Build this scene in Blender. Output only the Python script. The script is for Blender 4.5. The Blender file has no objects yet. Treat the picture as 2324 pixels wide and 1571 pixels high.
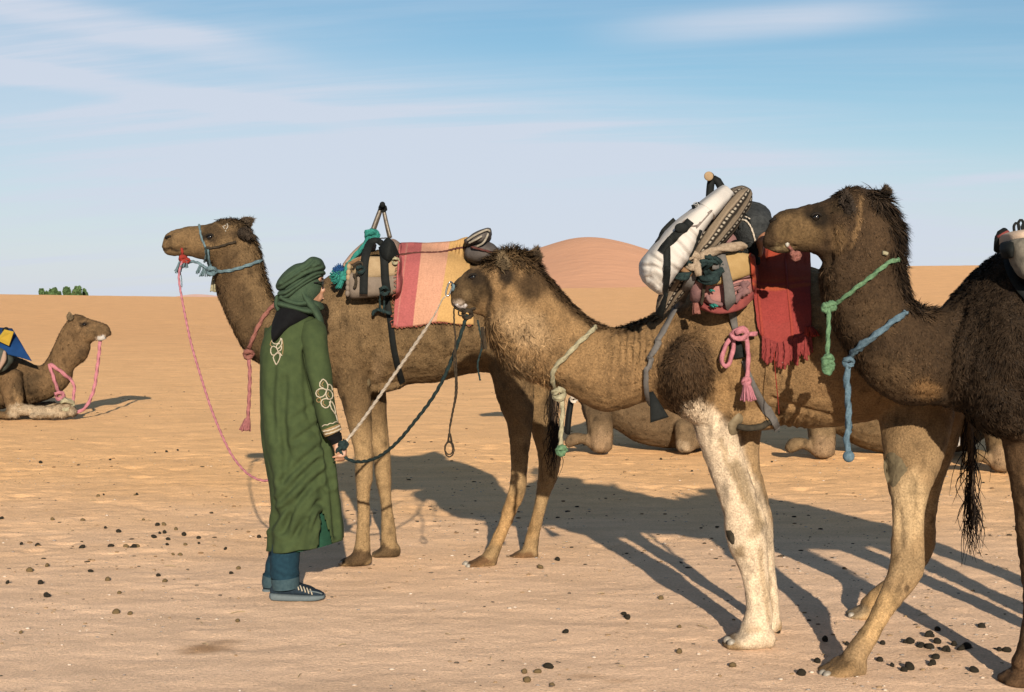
import bpy, bmesh, math, random
import numpy as np
from mathutils import Vector, Matrix
from mathutils.bvhtree import BVHTree

random.seed(11)
RNG = np.random.default_rng(11)
scene = bpy.context.scene
COL = scene.collection

# ---------------------------------------------------------------- camera
# measuring frame: 2324 x 1571, focal length 3228 of those pixels (50 mm), eye 1.5 m up
F, CX, CY, EYE = 3228.0, 1162.0, 785.5, 1.5
TILT = math.atan((CY - 690.0) / F)
cam_data = bpy.data.cameras.new('camera')
cam = bpy.data.objects.new('camera', cam_data)
COL.objects.link(cam)
cam_data.sensor_width = 36.0
cam_data.lens = F / 2324.0 * 36.0
cam_data.clip_start = 0.1
cam_data.clip_end = 6000.0
cam.location = (0, 0, EYE)
cam.rotation_euler = (math.pi / 2 - TILT, 0, 0)
scene.camera = cam

# ---------------------------------------------------------------- light
SUN_EL = math.radians(17.6)
SUN_AZ = math.atan2(0.105, -1.0)          # the sun stands behind the camera, a little to the right
sx, sy, sz = math.sin(SUN_AZ) * math.cos(SUN_EL), math.cos(SUN_AZ) * math.cos(SUN_EL), math.sin(SUN_EL)
sun_data = bpy.data.lights.new('sun', 'SUN')
sun_data.energy = 5.0
sun_data.angle = math.radians(0.55)
sun_data.color = (1.0, 0.87, 0.70)
sun = bpy.data.objects.new('sun', sun_data)
COL.objects.link(sun)
sun.location = (3, -20, 12)
sun.rotation_euler = Vector((-sx, -sy, -sz)).to_track_quat('-Z', 'Y').to_euler()

world = bpy.data.worlds.new('World')
scene.world = world
world.use_nodes = True
wt = world.node_tree
wt.nodes.clear()
def wn(t, **k):
    n = wt.nodes.new(t)
    for a, b in k.items(): setattr(n, a, b)
    return n
def wmath(op, a, b=None, c=None, clamp=False):
    n = wn('ShaderNodeMath', operation=op, use_clamp=clamp)
    for i, v in enumerate((a, b, c)):
        if v is None: continue
        if isinstance(v, (int, float)): n.inputs[i].default_value = v
        else: wt.links.new(v, n.inputs[i])
    return n.outputs[0]
sky = wn('ShaderNodeTexSky', sky_type='NISHITA')
sky.sun_disc = False
sky.sun_elevation = SUN_EL
sky.sun_rotation = SUN_AZ
sky.altitude = 700
sky.air_density = 1.0
sky.dust_density = 0.7
sky.ozone_density = 2.2
geo = wn('ShaderNodeNewGeometry')
tc = wn('ShaderNodeTexCoord')
sep = wn('ShaderNodeSeparateXYZ')
wt.links.new(tc.outputs['Generated'], sep.inputs[0])
dx, dy, dz = sep.outputs
zc = wmath('MAXIMUM', dz, 0.0)
hz = wmath('ADD', zc, 0.16)
qx = wmath('DIVIDE', dx, hz)
qy = wmath('DIVIDE', dy, hz)
def noise_at(ax, ay, rot, stretch, scale, detail, rough, seed, dist=0.0):
    cs, sn = math.cos(rot), math.sin(rot)
    u = wmath('ADD', wmath('MULTIPLY', ax, cs), wmath('MULTIPLY', ay, sn))
    v = wmath('ADD', wmath('MULTIPLY', ax, -sn), wmath('MULTIPLY', ay, cs))
    u = wmath('MULTIPLY', u, stretch)
    cb = wn('ShaderNodeCombineXYZ')
    wt.links.new(u, cb.inputs[0]); wt.links.new(v, cb.inputs[1]); cb.inputs[2].default_value = seed
    n = wn('ShaderNodeTexNoise')
    n.inputs['Scale'].default_value = scale
    n.inputs['Detail'].default_value = detail
    n.inputs['Roughness'].default_value = rough
    n.inputs['Distortion'].default_value = dist
    wt.links.new(cb.outputs[0], n.inputs['Vector'])
    return n.outputs[0]
def smooth(x, lo, hi):
    n = wn('ShaderNodeMapRange', interpolation_type='SMOOTHSTEP')
    n.inputs['From Min'].default_value = lo
    n.inputs['From Max'].default_value = hi
    wt.links.new(x, n.inputs['Value'])
    return n.outputs[0]
# broad veil of cirrostratus, stretched streaks inside it, and a few lone wisps
veil = smooth(noise_at(qx, qy, -0.35, 0.30, 0.55, 3.0, 0.5, 4.3), 0.36, 0.66)
streak = noise_at(qx, qy, -0.16, 0.13, 3.4, 7.0, 0.62, 1.7, 0.35)
streak2 = noise_at(qx, qy, 0.10, 0.16, 1.5, 6.0, 0.58, 8.1, 0.3)
fine = smooth(streak, 0.40, 0.74)
wisps = smooth(streak2, 0.50, 0.78)
# the long diagonal bank of thin cloud that lies across the middle of the view
az = wmath('DIVIDE', dx, wmath('MAXIMUM', dy, 0.05))
el = wmath('DIVIDE', dz, wmath('MAXIMUM', dy, 0.05))
def bank(x0, y0, slope, half, left, right, soft):
    line = wmath('SUBTRACT', el, wmath('ADD', wmath('MULTIPLY', wmath('SUBTRACT', az, x0), slope), y0))
    band = wmath('SUBTRACT', 1.0, smooth(wmath('ABSOLUTE', line), half * 0.15, half))
    a = smooth(az, left - soft, left + soft)
    b = wmath('SUBTRACT', 1.0, smooth(az, right - soft, right + soft))
    return wmath('MULTIPLY', band, wmath('MULTIPLY', a, b))
b1 = bank(-0.16, 0.120, -0.17, 0.100, -0.9, 0.24, 0.22)
b2 = bank(0.12, 0.193, 0.07, 0.018, 0.085, 0.26, 0.06)
b3 = bank(-0.30, 0.155, -0.14, 0.012, -0.6, -0.12, 0.10)
b4 = bank(-0.23, 0.185, -0.20, 0.018, -0.45, -0.16, 0.06)
b5 = bank(0.33, 0.088, 0.08, 0.006, 0.30, 0.5, 0.03)
tex = wmath('ADD', 0.32, wmath('MULTIPLY', streak, 0.9))
m = wmath('MULTIPLY', b1, wmath('ADD', 0.42, wmath('MULTIPLY', fine, 0.45)))
m = wmath('ADD', m, wmath('MULTIPLY', wmath('MULTIPLY', b2, tex), 0.75))
m = wmath('ADD', m, wmath('MULTIPLY', wmath('MULTIPLY', b3, tex), 0.50))
m = wmath('ADD', m, wmath('MULTIPLY', wmath('MULTIPLY', b4, tex), 0.45))
m = wmath('ADD', m, wmath('MULTIPLY', wmath('MULTIPLY', b5, tex), 0.45))
m = wmath('ADD', m, wmath('MULTIPLY', wmath('MULTIPLY', veil, wisps), 0.40))
m = wmath('ADD', m, wmath('MULTIPLY', fine, 0.22))
m = wmath('ADD', m, 0.09)
low = wmath('SUBTRACT', 1.0, smooth(dz, -0.02, 0.17))
m = wmath('ADD', m, wmath('MULTIPLY', low, 0.78))
m = wmath('MINIMUM', m, 0.92)
hue = wn('ShaderNodeHueSaturation')
hue.inputs['Hue'].default_value = 0.488
hue.inputs['Saturation'].default_value = 1.17
hue.inputs['Value'].default_value = 1.0
wt.links.new(sky.outputs[0], hue.inputs['Color'])
cm = wn('ShaderNodeMix', data_type='RGBA')
wt.links.new(m, cm.inputs[0])
wt.links.new(hue.outputs[0], cm.inputs[6])
cm.inputs[7].default_value = (6.4, 6.95, 8.05, 1)
bg = wn('ShaderNodeBackground')
bg.inputs['Strength'].default_value = 0.050
wt.links.new(cm.outputs[2], bg.inputs['Color'])
out = wn('ShaderNodeOutputWorld')
wt.links.new(bg.outputs[0], out.inputs['Surface'])

scene.view_settings.view_transform = 'Standard'
scene.view_settings.look = 'None'
scene.view_settings.gamma = 1.0
scene.view_settings.use_curve_mapping = False
scene.view_settings.exposure = 1.0
# ================================================================ helpers
CT, ST = math.cos(TILT), math.sin(TILT)
def W(px, py, Y):
    """world point that stands at distance Y and is measured at px, py"""
    u = (np.asarray(px, float) - CX) / F
    v = -(np.asarray(py, float) - CY) / F
    s = Y / (CT + v * ST)
    return np.stack(np.broadcast_arrays(u * s, np.asarray(Y, float) + 0 * s, EYE + (-ST + v * CT) * s), axis=-1)
def PX(V):
    V = np.asarray(V, float)
    y, z = V[..., 1], V[..., 2] - EYE
    d = y * CT - z * ST
    up = y * ST + z * CT
    return CX + F * V[..., 0] / d, CY - F * up / d
def GY(py):
    """distance at which flat ground is seen at row py"""
    v = -(py - CY) / F
    return -EYE * (CT + v * ST) / (-ST + v * CT)

def _hash(ix, iy, iz, seed):
    h = (ix.astype(np.int64) * 374761393 + iy.astype(np.int64) * 668265263 + iz.astype(np.int64) * 2147483647 + seed * 1274126177)
    h = (h ^ (h >> 13)) * 1274126177
    h = h & 0x7fffffff
    h = (h ^ (h >> 16)) * 374761393
    return ((h & 0xffffff) / float(0xffffff))
def vnoise(P, scale=1.0, seed=0):
    P = np.asarray(P, float) * scale
    i = np.floor(P).astype(np.int64); f = P - i
    f = f * f * (3 - 2 * f)
    r = 0
    for a in (0, 1):
        for b in (0, 1):
            for c in (0, 1):
                w = (f[..., 0] if a else 1 - f[..., 0]) * (f[..., 1] if b else 1 - f[..., 1]) * (f[..., 2] if c else 1 - f[..., 2])
                r = r + w * _hash(i[..., 0] + a, i[..., 1] + b, i[..., 2] + c, seed)
    return r
def fbm(P, scale=1.0, octv=4, seed=0, gain=0.5):
    t = 0; a = 1; n = 0
    for k in range(octv):
        t = t + a * vnoise(P, scale * 2.03 ** k, seed + k * 17); n += a; a *= gain
    return t / n

def catmull(rows, sub):
    R = np.asarray(rows, float)
    n = len(R)
    if n < 3:
        t = np.linspace(0, 1, sub * (n - 1) + 1)[:, None]
        return R[0] * (1 - t) + R[-1] * t
    out = []
    for i in range(n - 1):
        p0 = R[i - 1] if i > 0 else 2 * R[0] - R[1]
        p1, p2 = R[i], R[i + 1]
        p3 = R[i + 2] if i + 2 < n else 2 * R[-1] - R[-2]
        for k in range(sub):
            t = k / sub
            out.append(0.5 * ((2 * p1) + (-p0 + p2) * t + (2 * p0 - 5 * p1 + 4 * p2 - p3) * t * t + (-p0 + 3 * p1 - 3 * p2 + p3) * t ** 3))
    out.append(R[-1])
    return np.array(out)
def ring_faces(nr, N, off=0, caps=True, closed=False):
    fs = []
    for i in range(nr if closed else nr - 1):
        a = off + i * N; b = off + ((i + 1) % nr) * N
        for j in range(N):
            k = (j + 1) % N
            fs.append((a + j, a + k, b + k, b + j))
    return fs
def loft(secs, N=20, sub=5, power=1.0, round_caps=0.55, caps=True, wobble=None):
    """secs: x1,y1 (one edge) x2,y2 (other edge), distance, half thickness in depth"""
    R = catmull(secs, sub)
    P1 = W(R[:, 0], R[:, 1], R[:, 4]); P2 = W(R[:, 2], R[:, 3], R[:, 4])
    C = (P1 + P2) / 2; A = (P1 - P2) / 2
    hy = np.maximum(R[:, 5], 0.002)
    ang = np.linspace(0, 2 * math.pi, N, endpoint=False)
    ca, sa = np.cos(ang), np.sin(ang)
    if power != 1.0:
        ca = np.sign(ca) * np.abs(ca) ** power; sa = np.sign(sa) * np.abs(sa) ** power
    V = C[:, None, :] + A[:, None, :] * ca[None, :, None]
    V[:, :, 1] += hy[:, None] * sa[None, :]
    if wobble is not None: V = wobble(V, C, ang)
    nr = len(R)
    V = list(V.reshape(-1, 3)); fs = ring_faces(nr, N)
    if caps:
        for e, nb in ((0, 1), (nr - 1, nr - 2)):
            d = C[e] - C[nb]; L = np.linalg.norm(d); d = d / max(L, 1e-6)
            rad = min(np.linalg.norm(A[e]), hy[e])
            base = e * N
            # one shrunken ring then a tip: a rounded end
            ringi = len(V)
            for j in range(N):
                V.append(C[e] + (V[base + j] - C[e]) * 0.72 + d * rad * round_caps * 0.62)
            tip = len(V); V.append(C[e] + d * rad * round_caps)
            for j in range(N):
                k = (j + 1) % N
                if e == 0:
                    fs.append((base + k, base + j, ringi + j, ringi + k)); fs.append((ringi + k, ringi + j, tip))
                else:
                    fs.append((base + j, base + k, ringi + k, ringi + j)); fs.append((ringi + j, ringi + k, tip))
    return np.array(V), fs
def limb(pts, N=16, sub=5, **k):
    """pts: x, y, radius in px, distance, half thickness in depth"""
    P = np.asarray(pts, float)
    T = np.gradient(P[:, :2], axis=0)
    T /= np.maximum(np.linalg.norm(T, axis=1, keepdims=True), 1e-6)
    Nn = np.stack([-T[:, 1], T[:, 0]], 1)
    S = np.concatenate([P[:, :2] + Nn * P[:, 2:3], P[:, :2] - Nn * P[:, 2:3], P[:, 3:4], P[:, 4:5]], 1)
    return loft(S, N=N, sub=sub, **k)
def ball(c, r, N=16, M=10, stretch=(1, 1, 1)):
    V = []; fs = []
    for i in range(M + 1):
        th = math.pi * i / M
        for j in range(N):
            ph = 2 * math.pi * j / N
            V.append((c[0] + r * stretch[0] * math.sin(th) * math.cos(ph), c[1] + r * stretch[1] * math.sin(th) * math.sin(ph), c[2] + r * stretch[2] * math.cos(th)))
    for i in range(M):
        for j in range(N):
            k = (j + 1) % N
            fs.append((i * N + j, (i + 1) * N + j, (i + 1) * N + k, i * N + k))
    return np.array(V), fs
def merge(parts):
    V = []; fs = []; o = 0
    for v, f in parts:
        V.append(np.asarray(v, float)); fs += [tuple(i + o for i in q) for q in f]; o += len(v)
    return np.concatenate(V), fs
def link(name, me, parent=None):
    o = bpy.data.objects.new(name, me)
    COL.objects.link(o)
    if parent is not None:
        o.parent = parent
        o.matrix_parent_inverse = Matrix.Translation(-parent.location)
    return o
def mesh(name, V, fs, mat=None, parent=None, smooth_=True, col=None, center=True):
    """one mesh object; its origin goes to its own centre when it is top level"""
    V = np.asarray(V, float)
    c = np.zeros(3)
    if parent is None and center:
        c = np.array([(V[:, 0].min() + V[:, 0].max()) / 2, (V[:, 1].min() + V[:, 1].max()) / 2, V[:, 2].min()])
    me = bpy.data.meshes.new(name)
    me.from_pydata((V - c).tolist(), [], [tuple(int(i) for i in f) for f in fs])
    me.update()
    if smooth_: me.polygons.foreach_set('use_smooth', [True] * len(me.polygons))
    if mat is not None:
        for m_ in (mat if isinstance(mat, (list, tuple)) else [mat]): me.materials.append(m_)
    if col is not None: set_col(me, col)
    o = link(name, me, parent)
    if parent is None: o.location = c
    return o
def set_col(me, col):
    a = me.color_attributes.new('coat', 'FLOAT_COLOR', 'POINT')
    c = np.ones((len(me.vertices), 4), np.float32); c[:, :3] = col
    a.data.foreach_set('color', c.ravel())
def tag(o, label, cat, group=None, kind=None):
    if label: o['label'] = label
    if cat: o['category'] = cat
    if group: o['group'] = group
    if kind: o['kind'] = kind
    return o
def thing(name, label, cat, loc, group=None):
    o = bpy.data.objects.new(name, None)
    o.empty_display_size = 0.1
    COL.objects.link(o); o.location = Vector([float(a) for a in loc])
    return tag(o, label, cat, group)
def remeshed(parts, voxel, it=4):
    V, fs = merge(parts)
    me = bpy.data.meshes.new('tmp'); me.from_pydata(V.tolist(), [], fs); me.update()
    bm = bmesh.new(); bm.from_mesh(me); bmesh.ops.recalc_face_normals(bm, faces=bm.faces); bm.to_mesh(me); bm.free()
    o = bpy.data.objects.new('tmp', me); COL.objects.link(o)
    r = o.modifiers.new('r', 'REMESH'); r.mode = 'VOXEL'; r.voxel_size = voxel; r.adaptivity = 0
    dg = bpy.context.evaluated_depsgraph_get()
    m2 = bpy.data.meshes.new_from_object(o.evaluated_get(dg))
    bpy.data.objects.remove(o); bpy.data.meshes.remove(me)
    nv = len(m2.vertices); V = np.empty(nv * 3); m2.vertices.foreach_get('co', V); V = V.reshape(-1, 3)
    ne = len(m2.edges); E = np.empty(ne * 2, np.int32); m2.edges.foreach_get('vertices', E); E = E.reshape(-1, 2)
    Fq = np.array([tuple(p.vertices) for p in m2.polygons if len(p.vertices) == 4])
    extra = [tuple(p.vertices) for p in m2.polygons if len(p.vertices) != 4]
    bpy.data.meshes.remove(m2)
    deg = np.bincount(E.ravel(), minlength=nv)[:, None].clip(1)
    for k in range(it):
        for lam in (0.6, -0.35):
            S = np.zeros_like(V)
            for c in range(3):
                S[:, c] = np.bincount(E[:, 0], V[E[:, 1], c], nv) + np.bincount(E[:, 1], V[E[:, 0], c], nv)
            V = V + lam * (S / deg - V)
    return V, Fq, extra
def vnormals(V, Fq):
    n = np.cross(V[Fq[:, 2]] - V[Fq[:, 0]], V[Fq[:, 3]] - V[Fq[:, 1]])
    N = np.zeros_like(V)
    for k in range(4):
        for c in range(3): N[:, c] += np.bincount(Fq[:, k], n[:, c], len(V))
    return N / np.maximum(np.linalg.norm(N, axis=1, keepdims=True), 1e-9)
def segdist(x, y, poly):
    P = np.asarray(poly, float); d = np.full(np.shape(x), 1e9)
    for a, b in zip(P[:-1], P[1:]):
        ab = b - a; t = np.clip(((x - a[0]) * ab[0] + (y - a[1]) * ab[1]) / max(ab @ ab, 1e-9), 0, 1)
        d = np.minimum(d, np.hypot(x - a[0] - t * ab[0], y - a[1] - t * ab[1]))
    return d
def in_poly(x, y, poly):
    P = np.asarray(poly, float); r = np.zeros(np.shape(x), bool); j = len(P) - 1
    for i in range(len(P)):
        c = ((P[i, 1] > y) != (P[j, 1] > y)) & (x < (P[j, 0] - P[i, 0]) * (y - P[i, 1]) / (P[j, 1] - P[i, 1] + 1e-12) + P[i, 0])
        r ^= c; j = i
    return r

# ---------------------------------------------------------------- surfaces measured off the built bodies
CAMP = Vector((0, 0, EYE))
def bvh_of(V, fs): return BVHTree.FromPolygons([tuple(v) for v in V], [tuple(int(i) for i in f) for f in fs])
def ray(bvhs, px, py, off=0.0, default=None, back=False):
    d = Vector(W(px, py, 10.0)) - CAMP; d.normalize()
    best = None
    for b in bvhs:
        if back: loc, nor, _, dist = b.ray_cast(CAMP + d * 40, -d)
        else: loc, nor, _, dist = b.ray_cast(CAMP, d)
        if loc is not None and (best is None or dist < best[2]): best = (loc, nor, dist)
    if best is None:
        return (np.array(W(px, py, default)), np.array((0, -1, 0))) if default is not None else None
    nor = best[1].normalized()
    if (nor.dot(d) > 0) != back: nor = -nor
    return np.array(best[0] + (nor * 0.25 - d * (0.75 if not back else -0.75)) * off), np.array(nor)
def lay(bvhs, pts, off, default, n=6, back=False):
    """a path laid on the bodies: px points -> world points a little off the surface"""
    P = catmull(pts, n)
    out = []; nn = []
    for p in P:
        dflt = default if np.isscalar(default) else default
        h = ray(bvhs, p[0], p[1], off, None, back)
        out.append(None if h is None else h[0]); nn.append(None if h is None else h[1])
    # points that miss take the depth of their nearest neighbour that hit
    ok = [i for i, q in enumerate(out) if q is not None]
    for i in range(len(out)):
        if out[i] is None:
            Y = out[min(ok, key=lambda k: abs(k - i))][1] if ok else default
            out[i] = np.array(W(P[i][0], P[i][1], Y)); nn[i] = np.array((0, -1.0, 0))
    out = np.array(out); nn = np.array(nn)
    if len(out) > 6:
        Y = out[:, 1].copy(); M = nn.copy()
        for it in range(4):
            Yp = np.r_[Y[:1], Y, Y[-1:]]; Y = .25 * Yp[:-2] + .5 * Yp[1:-1] + .25 * Yp[2:]
            Mp = np.concatenate([M[:1], M, M[-1:]]); M = .25 * Mp[:-2] + .5 * Mp[1:-1] + .25 * Mp[2:]
        Y = np.minimum(Y, out[:, 1]) if not back else np.maximum(Y, out[:, 1])
        for it in range(2):
            Yp = np.r_[Y[:1], Y, Y[-1:]]; Y = .25 * Yp[:-2] + .5 * Yp[1:-1] + .25 * Yp[2:]
        base = np.array((0, 0, EYE)); out = base + (out - base) * (Y / out[:, 1])[:, None]
        nn = M / np.maximum(np.linalg.norm(M, axis=1, keepdims=True), 1e-6)
    return out, nn

def frames(P, up=None):
    P = np.asarray(P, float); T = np.gradient(P, axis=0); T /= np.maximum(np.linalg.norm(T, axis=1, keepdims=True), 1e-9)
    a = np.array((0, -1.0, 0.1)) if abs(T[0][1]) < 0.9 else np.array((1.0, 0, 0))
    U = []
    u = a - T[0] * (a @ T[0]); u /= np.linalg.norm(u)
    for t in T:
        u = u - t * (u @ t); u /= max(np.linalg.norm(u), 1e-9); U.append(u)
    U = np.array(U); return T, U, np.cross(T, U)
def resample(P, step):
    P = np.asarray(P, float); d = np.r_[0, np.cumsum(np.linalg.norm(np.diff(P, axis=0), axis=1))]
    n = max(3, int(d[-1] / step) + 1); s = np.linspace(0, d[-1], n)
    return np.stack([np.interp(s, d, P[:, k]) for k in range(P.shape[1])], 1)
def rope_geo(P, r, lobes=3, pitch=7.0, N=12, depth=0.30, closed=False, taper=None, fuzz=0.0, seed=0):
    P = resample(P, max(r * 1.3, 0.006)); T, U, B = frames(P)
    n = len(P); s = np.r_[0, np.cumsum(np.linalg.norm(np.diff(P, axis=0), axis=1))]
    ang = np.linspace(0, 2 * math.pi, N, endpoint=False)
    tw = s / (r * pitch) * 2 * math.pi / max(lobes, 1) if lobes else 0 * s
    rad = r * (1 + (depth * np.cos(lobes * (ang[None, :] - tw[:, None])) if lobes else 0))
    rad = np.broadcast_to(rad, (n, N)).copy()
    if fuzz: rad *= 1 + fuzz * (np.random.default_rng(seed).random((n, N)) - 0.5)
    if taper is not None: rad *= np.interp(np.linspace(0, 1, n), *taper)[:, None]
    V = P[:, None, :] + U[:, None, :] * (rad * np.cos(ang))[:, :, None] + B[:, None, :] * (rad * np.sin(ang))[:, :, None]
    fs = ring_faces(n, N)
    V = list(V.reshape(-1, 3))
    for e in (0, n - 1):
        c = len(V); V.append(P[e])
        for j in range(N):
            k = (j + 1) % N
            fs.append((e * N + k, e * N + j, c) if e == 0 else (e * N + j, e * N + k, c))
    return np.array(V), fs
def rope(name, P, r, mat, parent=None, **k):
    V, fs = rope_geo(P, r, **k)
    return mesh(name, V, fs, mat, parent)
def strap_geo(P, Nn, width, thick=0.004, step=0.012, wfun=None):
    P = np.asarray(P, float); Q = resample(np.concatenate([P, Nn], 1), step); P, Nn = Q[:, :3], Q[:, 3:]
    T = np.gradient(P, axis=0); T /= np.maximum(np.linalg.norm(T, axis=1, keepdims=True), 1e-9)
    Nn = Nn - T * (T * Nn).sum(1, keepdims=True); Nn /= np.maximum(np.linalg.norm(Nn, axis=1, keepdims=True), 1e-9)
    S = np.cross(T, Nn); n = len(P)
    w = np.full(n, width / 2) if wfun is None else np.interp(np.linspace(0, 1, n), *wfun) / 2
    w = w[:, None]; h = thick
    ring = np.stack([P + S * w, P + S * w * 0.9 + Nn * h, P - S * w * 0.9 + Nn * h, P - S * w, P - S * w * 0.9 - Nn * h * 0.3, P + S * w * 0.9 - Nn * h * 0.3], 1)
    V = ring.reshape(-1, 3); fs = ring_faces(n, 6)
    fs.append(tuple(range(5, -1, -1))); fs.append(tuple((n - 1) * 6 + i for i in range(6)))
    return V, fs
def strap(name, P, Nn, width, mat, parent=None, thick=0.004, wfun=None):
    V, fs = strap_geo(P, Nn, width, thick, wfun=wfun)
    return mesh(name, V, fs, mat, parent)
def curve3(pts, n=8): return catmull(pts, n)
def sheet_geo(G, thick):
    """a cloth from a grid of points, with real thickness"""
    G = np.asarray(G, float); m, n = G.shape[:2]
    du = np.gradient(G, axis=0); dv = np.gradient(G, axis=1)
    Nn = np.cross(du, dv); Nn /= np.maximum(np.linalg.norm(Nn, axis=2, keepdims=True), 1e-9)
    A = (G + Nn * thick / 2).reshape(-1, 3); B = (G - Nn * thick / 2).reshape(-1, 3); o = m * n; fs = []
    for i in range(m - 1):
        for j in range(n - 1):
            q = (i * n + j, (i + 1) * n + j, (i + 1) * n + j + 1, i * n + j + 1)
            fs.append(q); fs.append(tuple(o + k for k in q[::-1]))
    rim = [i * n for i in range(m)] + [(m - 1) * n + j for j in range(1, n)] + [i * n + n - 1 for i in range(m - 2, -1, -1)] + [j for j in range(n - 2, 0, -1)]
    for k in range(len(rim)):
        a, b = rim[k], rim[(k + 1) % len(rim)]; fs.append((b, a, o + a, o + b))
    return np.concatenate([A, B]), fs
def tassel_geo(top, bottom, r0, r1, strands=26, seed=0, rs=0.0022):
    g = np.random.default_rng(seed); parts = []
    top, bottom = np.asarray(top, float), np.asarray(bottom, float)
    for k in range(strands):
        a = g.random() * 6.283; q = math.sqrt(g.random()); o = np.array((math.cos(a) * q, math.sin(a) * q, 0))
        e = bottom + o * r1 + g.normal(0, 0.1 * r1, 3)
        mid = (top * 0.45 + bottom * 0.55) + o * (r0 * 0.3 + r1 * 0.7) * 0.95
        parts.append(rope_geo(curve3([top + o * r0, mid, e], 5), rs, lobes=0, N=5))
    return merge(parts)
def knot_geo(c, r, rr, seed=0, pitch=7, turns=2.3, flat=0.75, lobes=3):
    g = np.random.default_rng(seed); t = np.linspace(0, turns * 2 * math.pi, 40)
    c = np.asarray(c, float)
    P = np.stack([np.cos(t) * r * (1 + .25 * np.sin(1.7 * t)), np.sin(2.1 * t + g.random()) * r * flat, np.sin(t) * r * (0.8 + .2 * np.cos(1.3 * t))], 1) + c
    return rope_geo(P, rr, pitch=pitch, lobes=lobes)

# ---------------------------------------------------------------- materials
def new_mat(name):
    m_ = bpy.data.materials.new(name); m_.use_nodes = True
    nt = m_.node_tree; b = nt.nodes['Principled BSDF']
    return m_, nt, b
def nd(nt, t, ins=None, **k):
    n = nt.nodes.new(t)
    for a, b in k.items(): setattr(n, a, b)
    for a, b in (ins or {}).items():
        if isinstance(b, bpy.types.NodeSocket): nt.links.new(b, n.inputs[a])
        else: n.inputs[a].default_value = b
    return n
def rgb(c): return (c[0], c[1], c[2], 1.0)
ALB = 0.36
def cloth(name, c, c2=None, rough=0.9, scale=60, weave=0, bump=0.4, bscale=180, sheen=0.0, metal=0.0, dist=0.004):
    m_, nt, b = new_mat(name)
    tco = nd(nt, 'ShaderNodeTexCoord')
    n1 = nd(nt, 'ShaderNodeTexNoise', {'Vector': tco.outputs['Object'], 'Scale': scale, 'Detail': 6.0, 'Roughness': 0.65})
    c2 = c2 or tuple(x * 0.62 for x in c)
    c = tuple(min(.9, x * ALB) for x in c); c2 = tuple(min(.9, x * ALB) for x in c2)
    mr = nd(nt, 'ShaderNodeMapRange', {'Value': n1.outputs[0], 'From Min': 0.32, 'From Max': 0.68})
    mx = nd(nt, 'ShaderNodeMix', {0: mr.outputs[0], 6: rgb(c2), 7: rgb(c)}, data_type='RGBA')
    nt.links.new(mx.outputs[2], b.inputs['Base Color'])
    b.inputs['Roughness'].default_value = rough
    b.inputs['Specular IOR Level'].default_value = 0.5 if rough < .6 else 0.12
    b.inputs['Metallic'].default_value = metal
    b.inputs['Sheen Weight'].default_value = sheen
    n2 = nd(nt, 'ShaderNodeTexNoise', {'Vector': tco.outputs['Object'], 'Scale': bscale, 'Detail': 4.0})
    bp = nd(nt, 'ShaderNodeBump', {'Height': n2.outputs[0], 'Strength': bump, 'Distance': dist})
    nt.links.new(bp.outputs[0], b.inputs['Normal'])
    return m_
def coat_mat(name, rough=0.85, nscale=120.0, amount=0.48, bump=1.0, gain=1.0):
    m_, nt, b = new_mat(name)
    at = nd(nt, 'ShaderNodeAttribute', attribute_name='coat')
    tco = nd(nt, 'ShaderNodeTexCoord')
    n1 = nd(nt, 'ShaderNodeTexNoise', {'Vector': tco.outputs['Object'], 'Scale': nscale, 'Detail': 8.0, 'Roughness': 0.7})
    mr = nd(nt, 'ShaderNodeMapRange', {'Value': n1.outputs[0], 'From Min': 0.3, 'From Max': 0.7, 'To Min': (1 - amount) * gain, 'To Max': (1 + amount) * gain})
    mx = nd(nt, 'ShaderNodeMix', {0: 1.0, 6: at.outputs['Color'], 7: mr.outputs[0]}, data_type='RGBA', blend_type='MULTIPLY')
    nt.links.new(mx.outputs[2], b.inputs['Base Color'])
    b.inputs['Roughness'].default_value = rough
    b.inputs['Specular IOR Level'].default_value = 0.10
    n2 = nd(nt, 'ShaderNodeTexNoise', {'Vector': tco.outputs['Object'], 'Scale': 130.0, 'Detail': 5.0, 'Roughness': 0.7})
    bp = nd(nt, 'ShaderNodeBump', {'Height': n2.outputs[0], 'Strength': bump, 'Distance': 0.006})
    nt.links.new(bp.outputs[0], b.inputs['Normal'])
    return m_
def attr_mat(name, rough=0.9, spec=0.2, bump=0.3, bscale=220, amount=0.25, nscale=90):
    m_ = coat_mat(name, rough, nscale, amount, bump, ALB)
    return m_
M_COAT = coat_mat('camel_coat')
def fur_mat():
    m_, nt, b = new_mat('camel_fur')
    at = nd(nt, 'ShaderNodeAttribute', attribute_name='coat')
    nt.links.new(at.outputs['Color'], b.inputs['Base Color'])
    b.inputs['Roughness'].default_value = 0.7
    b.inputs['Specular IOR Level'].default_value = 0.12
    return m_
M_FUR = fur_mat()
M_DYED = attr_mat('dyed_cloth', amount=0.22, nscale=120)
M_HORN = cloth('horn', (0.55, 0.50, 0.43), (0.32, 0.28, 0.22), rough=0.5, scale=40, bump=0.2, sheen=0)
M_EYE = cloth('eye_surface', (0.010, 0.007, 0.005), rough=0.12, sheen=0, bump=0.0)
M_DARKSKIN = cloth('dark_hide', (0.025, 0.018, 0.013), rough=0.7, sheen=0, bump=0.2)
M_CALLUS = cloth('callus', (0.28, 0.225, 0.135), (0.16, 0.125, 0.075), rough=0.85, scale=45, bump=0.7, bscale=70, sheen=0)
M_ROPE = {}
def ropemat(name, c, c2=None, **k):
    M_ROPE[name] = cloth(name + '_rope', c, tuple(x * .8 for x in (c2 or c)), scale=75, bump=0.8, bscale=420, **k)
    return M_ROPE[name]
ropemat('pink', (0.86, 0.36, 0.42), (0.72, 0.26, 0.32))
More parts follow.
